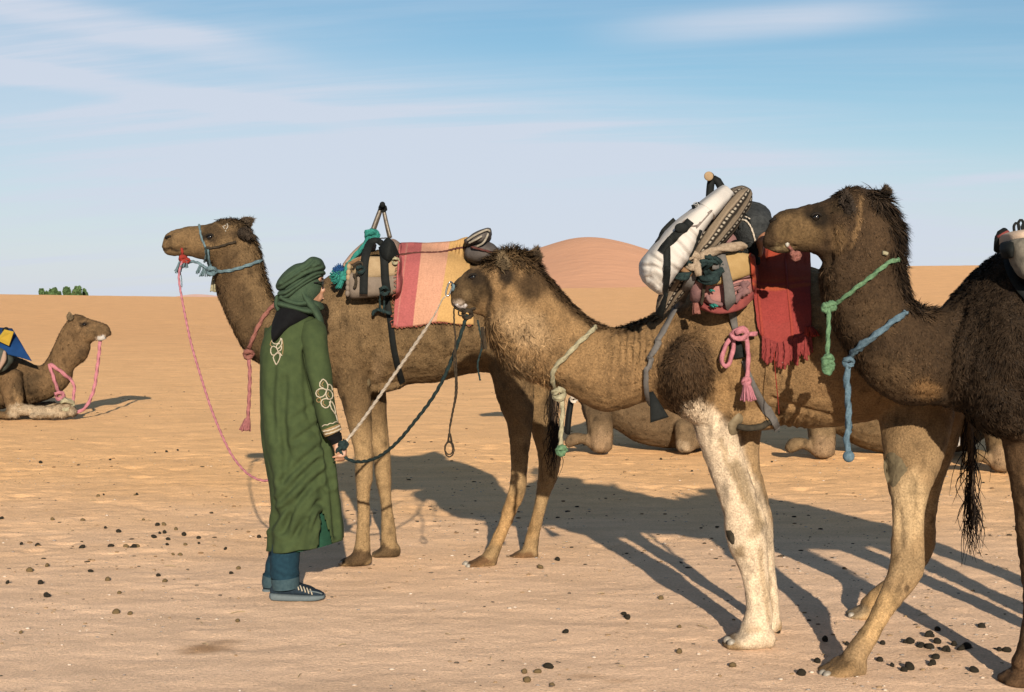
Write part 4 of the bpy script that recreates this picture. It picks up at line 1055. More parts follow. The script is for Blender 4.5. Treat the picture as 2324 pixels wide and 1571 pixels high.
pat3 = [('e', 1810, 520, 80, 60, 0, (.16, .112, .06), .9, .6), ('e', 1852, 492, 40, 30, 20, (.02, .015, .01), 1, .5), ('l', [(1740, 520), (1756, 495), (1800, 472)], 10, (.07, .05, .028), .6, .8), ('e', 1772, 565, 26, 10, 0, (.26, .215, .13), .7, .6),
        ('e', 1923, 468, 22, 36, 10, (.02, .015, .01), 1, .6), ('e', 1900, 470, 30, 20, 0, (.05, .036, .02), .7, .6), ('l', [(1955, 450), (1950, 500), (1935, 560)], 9, (.23, .155, .085), .7, .8), ('e', 1900, 540, 34, 46, 0, (.165, .112, .06), .7, .7),
        ('l', [(1985, 440), (2020, 485), (2042, 545), (2042, 600), (2062, 655), (2085, 695)], 34, (.028, .020, .014), .9, .8), ('e', 1985, 560, 46, 90, 0, (.075, .05, .03), .6, .6),
        ('e', 1990, 720, 70, 70, 0, (.085, .058, .034), .6, .7), ('e', 2030, 850, 90, 60, 20, (.105, .072, .042), .7, .7), ('e', 2110, 885, 50, 34, 0, (.28, .175, .085), .7, .7),
        ('s', 'x', 2110, 2200, (.030, .021, .014), .95), ('s', 'y', 960, 1050, (.13, .085, .05), .9), ('e', 2310, 1520, 70, 50, 0, (.16, .10, .06), .8, .5)]
C3 = build_camel('dark brown shaggy camel with green and blue neck ropes at the right edge', (W(2250, 690, Y3)[0], Y3, 0), parts, CB3, pat3, 0.0105, 37, 220000, len3,
                 grooves=[([(1740, 566), (1765, 560), (1788, 556), (1806, 562)], 3.5, .010), ([(1748, 503), (1758, 497)], 4, .012), ([(1885, 500), (1890, 560), (1880, 600)], 8, .012), ([(2186, 700), (2160, 800), (2150, 900)], 9, .02)],
                 wrinkles=[(2090, 810, 80, 90, .38, .009, .05)], wool=0.006, group='walking camels in the line')
camel_eye(C3, 1852, 493, .017)
ear(C3, 1928, 490, .085, 100, Y3 - .108, w=.016, mat=(.022, .016, .012), tilt=.12)
ear(C3, 1998, 452, .045, 60, Y3 + .06, w=.018, mat=(.035, .025, .016))
blob(C3, 'nostril', [(1748, 504), (1754, 500), (1762, 496)], M_DARKSKIN, .001, .008, n=3)
V, fs = ball(ray([C3.bvh], 1787, 553, .001)[0], .009, 10, 8, (1, .7, 1.5)); mesh('tooth', V, fs, cloth('tooth_enamel', (.74, .70, .60), rough=.4, sheen=0), C3.root)
blob(C3, 'shed_patch', [(2060, 0), (2061, 1)] if False else [(2002, 574), (2008, 575), (2014, 577)], M_ROPE['cream'], .012, .008, n=3)

# ---------------------------------------------------------------- camels lying down
def lying(label, loc, parts, base, pats, seed, fur_n, L, group=None):
    return build_camel(label, loc, parts, base, pats, 0.016, seed, fur_n, lambda P, N_: (np.full(len(P), L), np.full(len(P), .75)), wool=.004, width=.004, group=group)
Yl = 18.75
parts = [
    loft([(252, 754, 250, 761, Yl, .035), (246, 740, 239, 768, Yl, .06), (232, 732, 226, 771, Yl, .075), (214, 727, 210, 776, Yl, .085), (198, 721, 200, 786, Yl, .10), (184, 714.5, 190, 795, Yl, .115), (171, 713, 176, 800, Yl, .115), (159, 719, 164, 800, Yl, .09)], N=18, sub=4),
    loft([(158, 720, 206, 790, Yl, .11), (138, 750, 196, 815, Yl, .12), (124, 780, 178, 829, Yl, .125), (112, 806, 167, 840, Yl, .13), (96, 828, 163, 858, Yl, .15), (76, 828, 146, 884, Yl, .18), (52, 816, 112, 906, Yl, .24), (25, 806, 70, 918, Yl, .30)], N=18, sub=5),
    loft([(62, 822, 70, 920, Yl, .22), (28, 806, 30, 925, Yl, .32), (-10, 795, -8, 930, Yl, .38), (-60, 785, -58, 935, Yl, .42), (-120, 795, -118, 938, Yl, .42), (-170, 820, -168, 935, Yl, .34), (-205, 860, -203, 925, Yl, .2)], N=20, sub=4),
    limb([(20, 850, 30, Yl - .3, .12), (30, 900, 24, Yl - .34, .10), (32, 930, 16, Yl - .36, .08)], sub=4),
    limb([(24, 926, 17, Yl - .34, .11), (52, 930, 14, Yl - .37, .10), (88, 931, 10.5, Yl - .38, .075), (118, 930, 10, Yl - .38, .075), (140, 928, 14, Yl - .38, .10), (156, 931, 15.5, Yl - .38, .10), (170, 938, 9, Yl - .38, .08)], sub=4),
    limb([(150, 940, 9, Yl - .40, .07), (110, 944, 7, Yl - .44, .06), (70, 945, 6, Yl - .46, .055)], sub=4),
    limb([(40, 928, 13, Yl + .25, .09), (90, 924, 12, Yl + .27, .09), (125, 922, 11, Yl + .27, .08)], sub=4),
    limb([(-120, 900, 36, Yl - .34, .12), (-60, 930, 16, Yl - .4, .09), (0, 942, 9, Yl - .42, .06), (40, 945, 6, Yl - .42, .05)], sub=4),
]
C4 = lying('couched brown camel with a blue and yellow saddle cloth at the left edge', (W(90, 940, Yl)[0], Yl, 0), parts, (.155, .105, .06),
           [('e', 225, 755, 40, 22, 20, (.12, .085, .05), .7, .6), ('e', 192, 737, 14, 7, 10, DK, .9, .6), ('e', 180, 720, 14, 9, 0, (.06, .042, .025), .8, .7), ('e', 228, 768, 12, 8, 0, (.55, .47, .42), .7, .7), ('e', 190, 800, 16, 30, 30, (.06, .042, .026), .7, .7), ('e', 60, 875, 42, 45, 0, (.055, .040, .024), .8, .7),
            ('l', [(30, 934), (100, 931), (170, 936)], 22, (.42, .36, .285), .9, .7), ('e', 45, 905, 12, 30, -30, (.27, .19, .11), .7, .6)], 61, 26000, .03, group=None)
camel_eye(C4, 192, 737, .024)
ear(C4, 160, 727, .10, 95, Yl - .10, w=.045, mat=(.14, .105, .065))
blob(C4, 'muzzle_mark', [(222, 768), (230, 768), (238, 764)], cloth('foam', (.8, .75, .7), (.6, .55, .5), sheen=0), .005, .035, n=3)

def couched(label, x0, y0, Y, seed, base, flip_leg=True, head=True):
    """camel lying in the row behind; x0, y0: foot of its folded fore leg"""
    k = 14.4 / Y
    g = lambda x, y: (x0 + x * k, y0 + y * k)
    def L4(rows): return [(*g(a, b), *g(c, d), Y + e, h) for (a, b, c, d, e, h) in rows]
    def L3(rows): return [(*g(a, b), r * k, Y + e, h) for (a, b, r, e, h) in rows]
    parts = [
        loft(L4([(20, -150, 20, -60, .1, .22), (60, -190, 70, -48, .1, .32), (110, -230, 120, -18, .1, .40), (170, -270, 178, -4, .1, .45), (240, -262, 245, -2, .1, .45), (310, -215, 312, -2, .1, .40), (365, -160, 360, -10, .1, .28), (395, -110, 390, -30, .1, .14)]), N=22, sub=4),
        limb(L3([(30, -120, 34, -.18, .16), (36, -85, 32, -.30, .15), (40, -50, 30, -.36, .14), (42, -22, 28, -.38, .13), (42, -4, 26, -.38, .12)]), sub=4, power=.8),
        limb(L3([(20, -8, 6, -.38, .05), (2, -24, 12, -.42, .06), (-22, -22, 15, -.42, .07), (-34, -12, 11, -.42, .06)]), sub=4),
        limb(L3([(330, -90, 44, -.25, .16), (300, -48, 28, -.36, .12), (262, -24, 22, -.40, .10), (240, -6, 12, -.40, .08)]), sub=4),
        limb(L3([(232, -60, 22, -.32, .10), (234, -30, 23, -.36, .10), (236, -3, 22, -.38, .10)]), sub=4, power=.8),
    ]
    if head:
        parts.append(loft(L4([(40, -190, 30, -70, .25, .22), (-20, -200, -10, -110, .4, .16), (-70, -235, -40, -165, .5, .13), (-105, -280, -62, -225, .55, .12), (-118, -318, -70, -290, .55, .11)]), N=16, sub=4))
        parts.append(loft(L4([(-70, -322, -80, -280, .55, .10), (-105, -326, -108, -274, .55, .105), (-135, -312, -135, -274, .55, .075), (-160, -300, -158, -272, .55, .055)]), N=14, sub=4))
    p = g(40, -40)
    pats = [('e', *g(44, -14), 46 * k, 40 * k, 0, (.30, .22, .15), .8, .6), ('e', *g(44, -85), 46 * k, 40 * k, 0, (.09, .065, .04), .8, .6), ('e', *g(234, -4), 34 * k, 18 * k, 0, (.45, .37, .28), .7, .6), ('e', *g(200, -130), 120 * k, 80 * k, 0, (.12, .085, .052), .7, .6)]
    return lying(label, (W(x0, y0, Y)[0], Y, 0), parts, base, pats, seed, 16000, .022)
C5 = couched('greyish tan couched camel seen under the pale camel\'s neck', 1322, 1020, 14.5, 71, (.17, .125, .08))
C6 = couched('couched camel seen below the belly behind the hanging blue rope', 1824, 1032, 14.1, 73, (.19, .14, .085))
C7 = couched('couched camel mostly hidden behind the black tail at the right', 2228, 1062, 13.0, 79, (.18, .13, .075))
# ================================================================ harness and loads, first camel
def top_mesh(name, label, cat, V, fs, mat, col=None, group=None):
    return tag(mesh(name, V, fs, mat, None, col=col), label, cat, group)
def top_rope(name, label, cat, P, r, mat, group=None, **k):
    V, fs = rope_geo(P, r, **k); return top_mesh(name, label, cat, V, fs, mat, group=group)
def colrows(n_rows, n_ring, fn): return np.array([fn(i, j) for i in range(n_rows) for j in range(n_ring)])
def ring_around(bvhs, pts, off, default, n=6):
    """a loop round a neck: the near side as measured, the far side found from behind"""
    A, nA = lay(bvhs, pts, off, default, n); B, nB = lay(bvhs, pts[::-1], off, default, n, back=True)
    return np.concatenate([A, B, A[:1]])
def P3(pts, n=6): return curve3([W(*p) for p in pts], n)

# halter of pale blue rope
b1 = [C1.bvh]
t = thing('halter', 'pale blue and dark rope halter on the head of the camel behind the man', 'halter', W(460, 610, Yc))
def halter_piece(name, pts, r, mat, full=False, off=.004):
    P = ring_around(b1, pts, off + r * .5, Yc) if full else lay(b1, pts, off + r * .5, Yc, 6)[0]
    return rope(name, P, r, mat, t, fuzz=.25, seed=3)
halter_piece('noseband', [(452, 511), (455, 528), (458, 541), (463, 553), (467, 562), (468, 580), (464, 594)], .0055, M_ROPE['paleblue'], True)
halter_piece('cheek_rope', [(467, 562), (480, 563), (500, 559), (520, 553), (536, 549)], .006, M_ROPE['string'])
halter_piece('cheek_strap', [(468, 562), (472, 575), (473, 590), (477, 603), (478, 612)], .011, M_ROPE['darkgreen'])
halter_piece('cheek_cord', [(473, 566), (475, 585), (479, 606)], .005, M_ROPE['paleblue'], off=.016)
halter_piece('neck_rope', [(476, 612), (488, 615), (508, 616), (532, 612), (558, 604), (578, 597), (592, 592)], .0085, M_ROPE['paleblue'], True)
V, fs = knot_geo(W(479, 615, Yc - .12), .022, .010, 4); mesh('knot', V, fs, M_ROPE['paleblue'], t)
rope('chin_rope', P3([(478, 614, Yc - .11), (464, 606, Yc - .10), (448, 596, Yc - .09), (434, 594, Yc - .07), (424, 598, Yc - .07), (414, 602, Yc - .07)]), .007, M_ROPE['paleblue'], t, fuzz=.3)
for i, (x, y, w_, h_, sd) in enumerate(((410, 600, 12, 18, 1), (421, 596, 8, 12, 2), (457, 606, 8, 14, 3), (468, 613, 8, 14, 4))):
    V, fs = tassel_geo(W(x, y - 6, Yc - .08), W(x - 4, y + h_, Yc - .08), .012, .03, 18, 20 + i, .0028)
    mesh('frayed_end', V, fs, M_ROPE['paleblue'], t)
rope('loose_string', P3([(408, 612, Yc - .08), (412, 632, Yc - .08), (413, 652, Yc - .08)]), .0025, M_ROPE['paleblue'], t)
P, nn = lay(b1, [(412, 563), (414, 572), (413, 580)], .006, Yc, 5)
rope('bit_cord', P, .007, M_ROPE['red'], t)
V, fs = knot_geo(W(415, 588, Yc - .08), .017, .010, 2); mesh('bit_knot', V, fs, M_ROPE['red'], t)
V, fs = knot_geo(W(424, 592, Yc - .08), .012, .008, 7); mesh('bit_knot', V, fs, M_ROPE['red'], t)
V, fs = tassel_geo(W(487, 622, Yc + .02), W(485, 662, Yc + .02), .008, .022, 24, 6, .0035); mesh('yarn_tuft', V, fs, M_ROPE['cream'], t)

# rose collar with a pompom
t = thing('neck_rope', 'dusty rose rope collar with a pompom end on the camel behind the man', 'rope', W(570, 800, Yc - .3), 'rope collars on the camels')
P = ring_around(b1, [(625, 690), (604, 712), (588, 738), (576, 765), (566, 788)], .012, Yc)
rope('collar', P, .0105, M_ROPE['rose'], t)
V, fs = knot_geo(W(563, 804, Yc - .19), .022, .011, 5); mesh('knot', V, fs, M_ROPE['rose'], t)
rope('hanging_end', P3([(564, 808, Yc - .2), (567, 850, Yc - .2), (565, 910, Yc - .2), (562, 955, Yc - .2)]), .0095, M_ROPE['rosepink'], t)
V, fs = tassel_geo(W(562, 950, Yc - .2), W(557, 976, Yc - .2), .012, .030, 46, 8, .005); mesh('pompom', V, fs, M_ROPE['rosepink'], t)
mesh('pompom_core', *ball(W(557, 966, Yc - .2), .022, 10, 8, (1, 1, .9)), M_ROPE['rosepink'], t)

# pack saddle of the first camel
M_TANPAD = cloth('tan_canvas', (0.62, 0.47, 0.29), (0.50, 0.36, 0.21), scale=25)
M_TAUPE = cloth('taupe_felt', (0.36, 0.29, 0.235), (0.26, 0.21, 0.17), scale=25)
M_PINKPAD = cloth('faded_pink_canvas', (0.60, 0.42, 0.33), (0.48, 0.33, 0.25), scale=25)
M_GREYBL = cloth('grey_blanket', (0.19, 0.17, 0.16), (0.12, 0.105, 0.10), scale=30)
M_PIPE = cloth('pale_piping', (0.60, 0.54, 0.44), scale=60)
S1 = thing('pack_saddle', 'padded pack saddle with a steel handle on the camel behind the man', 'saddle', W(850, 600, Yc), 'pack saddles')
side = Yc - .40
def saddle_roll(name, secs, mat, parent, power=.75):
    V, fs = loft(secs, N=22, sub=5, power=power, round_caps=.35); return mesh(name, V, fs, mat, parent)
for s in (-1, 1):
    saddle_roll('side_pad', [(790, 612, 795, 676, Yc + s * .375, .050), (800, 618, 804, 678, Yc + s * .385, .062), (835, 622, 838, 676, Yc + s * .395, .066), (872, 624, 874, 672, Yc + s * .40, .066), (902, 620, 903, 668, Yc + s * .40, .058)], M_TAUPE, S1)
    saddle_roll('saddle_flap', [(797, 590, 803, 627, Yc + s * .375, .035), (820, 582, 822, 634, Yc + s * .405, .045), (858, 582, 858, 632, Yc + s * .415, .048), (902, 583, 902, 627, Yc + s * .415, .042)], M_TANPAD, S1, .6)
saddle_roll('front_pad', [(786, 600, 806, 616, Yc - .10, .30), (806, 574, 826, 594, Yc - .06, .30), (826, 554, 846, 570, Yc, .24), (838, 545, 852, 556, Yc, .16)], M_PINKPAD, S1)
saddle_roll('rear_pad', [(884, 548, 884, 588, Yc, .22), (895, 543, 895, 590, Yc, .28), (908, 551, 908, 592, Yc, .24)], M_PINKPAD, S1)
# stitched lumps on the pad's front edge
for k in range(6):
    p = W(792 - k * .6, 606 + k * 12, Yc - .42); mesh('pad_lump', *ball(p, .020, 10, 8, (.7, 1, 1)), M_TANPAD if k < 3 else M_TAUPE, S1)
Yh = Yc - .16
rope('handle_bar', P3([(840, 538, Yh), (854, 500, Yh), (866, 469, Yh)], 4), .013, M_STEEL, S1, lobes=0)
rope('handle_bar', P3([(886, 540, Yh), (877, 505, Yh), (869, 469, Yh)], 4), .011, M_STEEL, S1, lobes=0)
rope('handle_bar', P3([(842, 540, Yc + .16), (856, 500, Yc + .16), (866, 470, Yc + .16)], 4), .013, M_STEEL, S1, lobes=0)
rope('handle_bar', P3([(884, 542, Yc + .16), (876, 505, Yc + .16), (869, 470, Yc + .16)], 4), .011, M_STEEL, S1, lobes=0)
rope('handle_grip', np.array([W(868, 464, Yh - .06), W(868, 464, Yc), W(868, 465, Yc + .2)]), .016, M_BLACK, S1, lobes=0)
rope('grip_lashing', P3([(862, 474, Yh - .01), (869, 466, Yh - .028), (875, 474, Yh - .01), (868, 479, Yh), (862, 472, Yh)], 5), .012, M_BLACK, S1)
rope('tie_wire', P3([(850, 542, Yh), (866, 541, Yh - .02), (882, 540, Yh)], 3), .003, M_ROPE['string'], S1)
Yq = Yc - .47
def flat_strap(name, pts, w, mat, parent, thick=.004, wfun=None):
    P = P3(pts, 6); return strap(name, P, np.tile(np.array((0, -1.0, 0.15)), (len(P), 1)), w, mat, parent, thick, wfun)
flat_strap('black_strap', [(845, 546, Yc - .36), (836, 560, Yc - .42), (828, 590, Yq), (826, 625, Yq), (825, 668, Yq)], .046, M_BLACK, S1)
flat_strap('black_strap', [(868, 560, Yc - .38), (872, 590, Yq - .01), (874, 630, Yq - .01), (878, 660, Yq)], .045, M_BLACK, S1)
flat_strap('black_strap', [(838, 556, Yc - .40), (844, 547, Yc - .38), (856, 546, Yc - .38), (866, 553, Yc - .40)], .034, M_BLACK, S1)
V, fs = loft([(866, 552, 862, 566, Yc - .42, .03), (880, 541, 870, 590, Yc - .45, .055), (892, 548, 880, 598, Yc - .46, .055), (902, 568, 890, 590, Yc - .45, .03)], N=18, sub=5)
V = V + (0.012 * (np.stack([fbm(V, 18, 3, s) for s in (1, 2, 3)], 1) - .5) * 2)
mesh('black_bundle', V, fs, M_BLACK, S1)
mesh('bundle_knot', *ball(W(864, 551, Yc - .44), .018, 12, 8), M_BLACK, S1)
for i, q in enumerate(([(800, 604, Yq), (815, 595, Yq), (824, 600, Yq), (818, 612, Yq), (808, 624, Yq)], [(803, 622, Yq), (808, 635, Yq), (806, 650, Yq), (803, 654, Yq)])):
    rope('buckle_strap', P3(q), .008, M_ROPE['string'], S1, lobes=0)
V, fs = knot_geo(W(818, 612, Yq - .01), .020, .007, 3); mesh('buckle', V, fs, M_ROPE['darkgreen'], S1)
V, fs = knot_geo(W(897, 592, Yq), .018, .005, 13); mesh('twine', V, fs, M_ROPE['cream'], S1)
rope('wood_peg', P3([(786, 600, Yc - .40), (806, 594, Yc - .43), (822, 584, Yc - .44)], 3), .010, M_WOOD, S1, lobes=0)
# girth
P, nn = lay(b1, [(877, 672), (880, 692), (884, 715), (888, 745), (893, 785), (901, 825), (910, 858), (913, 869)], .008, Yc, 6)
P = np.concatenate([P3([(877, 655, Yq), (877, 664, Yq + .02)], 3), P]); nn = np.concatenate([np.tile((0, -1.0, 0), (len(P) - len(nn), 1)), nn])
strap('girth', P, nn, .036, M_BLACK, S1)
V, fs = knot_geo(W(872, 660, Yq - .01), .024, .006, 6); mesh('girth_knot', V, fs, M_ROPE['darkgreen'], S1)
rope('loose_cord', P3([(866, 652, Yq), (862, 680, Yc - .42), (864, 702, Yc - .40), (870, 705, Yc - .40), (872, 680, Yc - .42), (869, 660, Yq)]), .005, M_ROPE['darkgreen'], S1)
rope('loose_cord', P3([(846, 716, Yc - .36), (850, 706, Yc - .37), (862, 703, Yc - .39), (876, 709, Yc - .40), (886, 712, Yc - .39)]), .009, M_ROPE['darkgreen'], S1)

# teal rope and woollen tassel
t = thing('tassel_rope', 'teal rope with a blue topped woollen tassel on the saddle behind the man', 'rope', W(775, 640, Yc - .3))
rope('cord', P3([(848, 535, Yc - .19), (838, 540, Yc - .2), (826, 558, Yc - .28), (812, 574, Yc - .34), (798, 592, Yc - .39), (788, 606, Yc - .42), (782, 622, Yc - .41), (778, 634, Yc - .40)]), .012, M_ROPE['teal'], t)
V, fs = knot_geo(W(843, 535, Yc - .2), .03, .014, 3); mesh('knot', V, fs, M_ROPE['teal'], t)
V, fs = knot_geo(W(780, 626, Yc - .40), .016, .012, 9); mesh('knot', V, fs, M_ROPE['teal'], t)
V, fs = tassel_geo(W(778, 632, Yc - .40), W(768, 654, Yc - .39), .010, .014, 30, 4, .006); mesh('rope_end', V, fs, M_ROPE['teal'], t)
g_ = np.random.default_rng(4)
def pom(c, r, mat, name, n=220, seed=0, sz=.006):
    g = np.random.default_rng(seed); parts_ = [ball(c, r * .72, 10, 8)]
    for k in range(n):
        d = g.normal(0, 1, 3); d /= np.linalg.norm(d); a = np.array(c) + d * r * .5; e = np.array(c) + d * r * (0.9 + .3 * g.random()) + g.normal(0, r * .08, 3)
        parts_.append(rope_geo(np.array([a, (a + e) / 2, e]), sz * .5, lobes=0, N=4))
    V, fs = merge(parts_); return mesh(name, V, fs, mat, t)
pom(W(768, 628, Yc - .37), .042, M_ROPE['teal'], 'woollen_tassel', seed=1)
pom(W(769, 614, Yc - .37), .032, cloth('blue_wool', (.03, .13, .38), (.02, .08, .25)), 'blue_pompom', seed=2)

# striped blanket over the first camel's back
def drape(name, label, cat, outline_top, outline_bot, bvhs, off, default, ncol, nrow, colfn, mat, Ycen, thick=.008, back_rows=14, wr=.004, seed=0, group=None, bottom_sag=0.0):
    tx = np.linspace(0, 1, ncol)
    top = catmull(outline_top, 12); bot = catmull(outline_bot, 12)
    def at(P, t):
        s = np.linspace(0, 1, len(P)); return np.stack([np.interp(t, s, P[:, k]) for k in range(2)], 1)
    T, B = at(top, tx), at(bot, tx)
    G = np.zeros((ncol, nrow + back_rows, 3))
    for i in range(ncol):
        colP = []
        for j in range(nrow):
            s = 1 - j / (nrow - 1)
            p = T[i] * (1 - s) + B[i] * s
            h = ray(bvhs, p[0], p[1], 0, None)
            colP.append((p, None if h is None else h[0][1]))
        ys = np.array([np.nan if c[1] is None else c[1] for c in colP])
        ok = np.where(~np.isnan(ys))[0]
        if len(ok) == 0: ys[:] = default
        else:
            ys = np.interp(np.arange(nrow), ok, ys[ok])
            hi = np.arange(nrow) > ok.max()
            ys[hi] = ys[ok.max()] + (np.arange(nrow)[hi] - ok.max()) / max(hi.sum(), 1) * (Ycen - ys[ok.max()])
        G[i, :nrow] = [W(colP[j][0][0], colP[j][0][1], ys[j] - off) for j in range(nrow)]
    for it in range(3):   # let the cloth bridge the hollows
        Y = G[:, :nrow, 1]; Z = Y.copy(); Z[1:-1, 1:-1] = (Y[:-2, 1:-1] + Y[2:, 1:-1] + Y[1:-1, :-2] + Y[1:-1, 2:]) / 4
        ynew = np.minimum(Y, Z) * .7 + Z * .3
        f = (ynew / Y)[..., None]; base = np.array((0, 0, EYE)); G[:, :nrow] = base + (G[:, :nrow] - base) * f
    for j in range(back_rows):
        src = max(0, nrow - 1 - int((j + 1) / back_rows * (nrow - 1)))
        q = G[:, src].copy(); q[:, 1] = 2 * Ycen - q[:, 1]; G[:, nrow + j] = q
    w = (np.stack([fbm(G, 7, 3, seed + k) for k in range(3)], -1) - .5) * 2 * wr
    w[..., 1] *= 2; G = G + w
    V, fs = sheet_geo(G, thick)
    C = np.array([colfn(i / (ncol - 1), j / (nrow - 1)) for i in range(ncol) for j in range(nrow + back_rows)])
    return top_mesh(name, label, cat, V, fs, mat, col=np.concatenate([C, C]), group=group), G
STR = [(0.0, .30, (.58, .165, .165)), (.30, .61, (.80, .43, .29)), (.61, 1.01, (.76, .47, .19))]
def strcol(u, v):
    for a, b, c in STR:
        if a <= u < b:
            c = np.array(c)
            if a == 0 and .10 < u < .115: c = np.array((.62, .26, .22))
            return c * (1 + .02 * math.sin(u * 170))
    return np.array(STR[-1][2])
bs = []
for ob in (S1.children): 
    if ob.name.startswith(('side_pad', 'saddle_flap', 'rear_pad', 'front_pad')):
        V_ = np.array([v.co[:] for v in ob.data.vertices]); bs.append(bvh_of(V_, [tuple(p.vertices) for p in ob.data.polygons]))
bl1, G1 = drape('blanket', 'striped blanket of red, pink and orange bands over the middle camel\'s back', 'blanket',
      [(907, 552), (935, 551), (965, 552), (1000, 551), (1030, 548), (1050, 541), (1062, 538)],
      [(893, 739), (905, 743), (935, 741), (960, 737), (985, 732), (1003, 731), (1035, 735), (1074, 737)], [C1.bvh] + bs, .022, Yc - .35, 90, 46, strcol, M_DYED, Yc, seed=5, wr=.005)
fr = []
g_ = np.random.default_rng(15)
for k in range(46):
    i = int(k * 89 / 46); p = G1[i, 0]; L = .003 + .006 * g_.random()
    fr.append(rope_geo(np.array([p + (0, -.002, .004), p + (g_.normal(0, .004), -.004, -L * .5), p + (g_.normal(0, .008), -.004, -L)]), .0022, lobes=0, N=4))
for k in range(26):
    p = G1[0, int(k * 45 / 26)]; L = .008 + .014 * g_.random()
    fr.append(rope_geo(np.array([p, p + (-L * .6, -.004, -.002), p + (-L, -.003, g_.normal(0, .008))]), .002, lobes=0, N=4))
V, fs = merge(fr); o = mesh('fringe', V, fs, cloth('fringe_wool', (.62, .20, .15), (.5, .15, .1)), bl1); o['kind'] = 'stuff'
def strip_path(G, uv):
    n = G.shape[0]; m_ = 46
    out = []
    for u, v in catmull(uv, 8):
        i = min(max(u, 0), 1) * (n - 1); j = min(max(v, 0), 1) * (m_ - 1); i0, j0 = int(i), int(j); i1, j1 = min(i0 + 1, n - 1), min(j0 + 1, m_ - 1); a, b = i - i0, j - j0
        out.append(G[i0, j0] * (1 - a) * (1 - b) + G[i1, j0] * a * (1 - b) + G[i0, j1] * (1 - a) * b + G[i1, j1] * a * b)
    return np.array(out)
P = strip_path(G1, [(0.0, .855), (.15, .87), (.3, .885), (.5, .885), (.7, .90), (.9, .885), (1.0, .87)]) + np.array((0, -.012, 0))
P = np.concatenate([[W(901, 582, Yc - .46)], P, P3([(1072, 561, Yc - .32), (1090, 566, Yc - .32), (1110, 571, Yc - .31), (1124, 575, Yc - .28)], 4)])
top_rope('cord', 'dark red cord tied across the striped blanket', 'cord', P, .0055, cloth('dark_red_cord', (.20, .07, .06), (.10, .04, .035), scale=120))
# rolled grey blankets behind it
t = thing('blanket_bundle', 'rolled grey blankets with pale piping strapped behind the striped blanket', 'blanket', W(1095, 590, Yc))
V, fs = loft([(1062, 560, 1066, 598, Yc, .26), (1085, 549, 1082, 604, Yc, .30), (1110, 550, 1106, 606, Yc, .30), (1128, 562, 1122, 606, Yc, .26), (1138, 580, 1132, 602, Yc, .18)], N=24, sub=5, power=.85)
V = V + .012 * (np.stack([fbm(V, 9, 3, s) for s in (1, 2, 3)], 1) - .5) * 2
mesh('lower_roll', V, fs, M_GREYBL, t)
V, fs = loft([(1054, 545, 1066, 562, Yc - .05, .2), (1072, 533, 1082, 563, Yc - .05, .25), (1092, 522, 1100, 560, Yc - .05, .26), (1106, 518, 1113, 545, Yc - .05, .24), (1112, 519, 1115, 536, Yc - .05, .2)], N=22, sub=5, power=.8)
V = V + .008 * (np.stack([fbm(V, 12, 3, s) for s in (4, 5, 6)], 1) - .5) * 2
mesh('folded_blanket', V, fs, M_GREYBL, t)
for q in ([(1060, 546, Yc - .29), (1075, 536, Yc - .31), (1092, 527, Yc - .32), (1106, 522, Yc - .31), (1112, 526, Yc - .30)], [(1082, 560, Yc - .30), (1096, 552, Yc - .32), (1104, 540, Yc - .32), (1108, 530, Yc - .31)], [(1064, 552, Yc - .29), (1080, 544, Yc - .32), (1094, 536, Yc - .325)]):
    rope('piping', P3(q, 5), .006, M_PIPE, t, lobes=0)

# ================================================================ second camel: ropes and load
b2 = [C2.bvh]
t = thing('neck_rope', 'cream rope round the low neck of the camel carrying the backpack', 'rope', W(1270, 950, Ya - .2), 'rope collars on the camels')
P = ring_around(b2, [(1350, 744), (1338, 757), (1322, 771), (1304, 788), (1288, 806), (1270, 822), (1258, 838), (1254, 856), (1258, 874), (1267, 888)], .012, Ya)
rope('collar', P, .0095, M_ROPE['cream'], t, fuzz=.12)
V, fs = knot_geo(W(1268, 894, Ya - .13), .022, .011, 2); mesh('knot', V, fs, M_ROPE['cream'], t)
rope('hanging_end', P3([(1272, 898, Ya - .13), (1277, 925, Ya - .13), (1274, 970, Ya - .13), (1272, 1018, Ya - .13)]), .0090, M_ROPE['cream'], t, fuzz=.12)
V, fs = knot_geo(W(1274, 1022, Ya - .13), .016, .011, 5); mesh('end_knot', V, fs, M_ROPE['green'], t)

t = thing('nose_clip', 'bright steel snap hook on the nostril of the low necked camel', 'snap hook', W(1018, 656, Ya))
P = P3([(1026, 642, Ya - .02), (1022, 640, Ya - .03), (1018, 645, Ya - .03), (1013, 660, Ya - .03), (1012, 669, Ya - .03), (1017, 672, Ya - .03), (1022, 664, Ya - .03), (1027, 650, Ya - .03), (1026, 642, Ya - .02)], 6)
rope('hook', P, .0042, M_BRIGHT, t, lobes=0)
rope('nose_peg', P3([(1028, 646, Ya - .055), (1030, 652, Ya - .06), (1027, 660, Ya - .05)], 4), .006, M_ROPE['paleblue'], t, lobes=0)

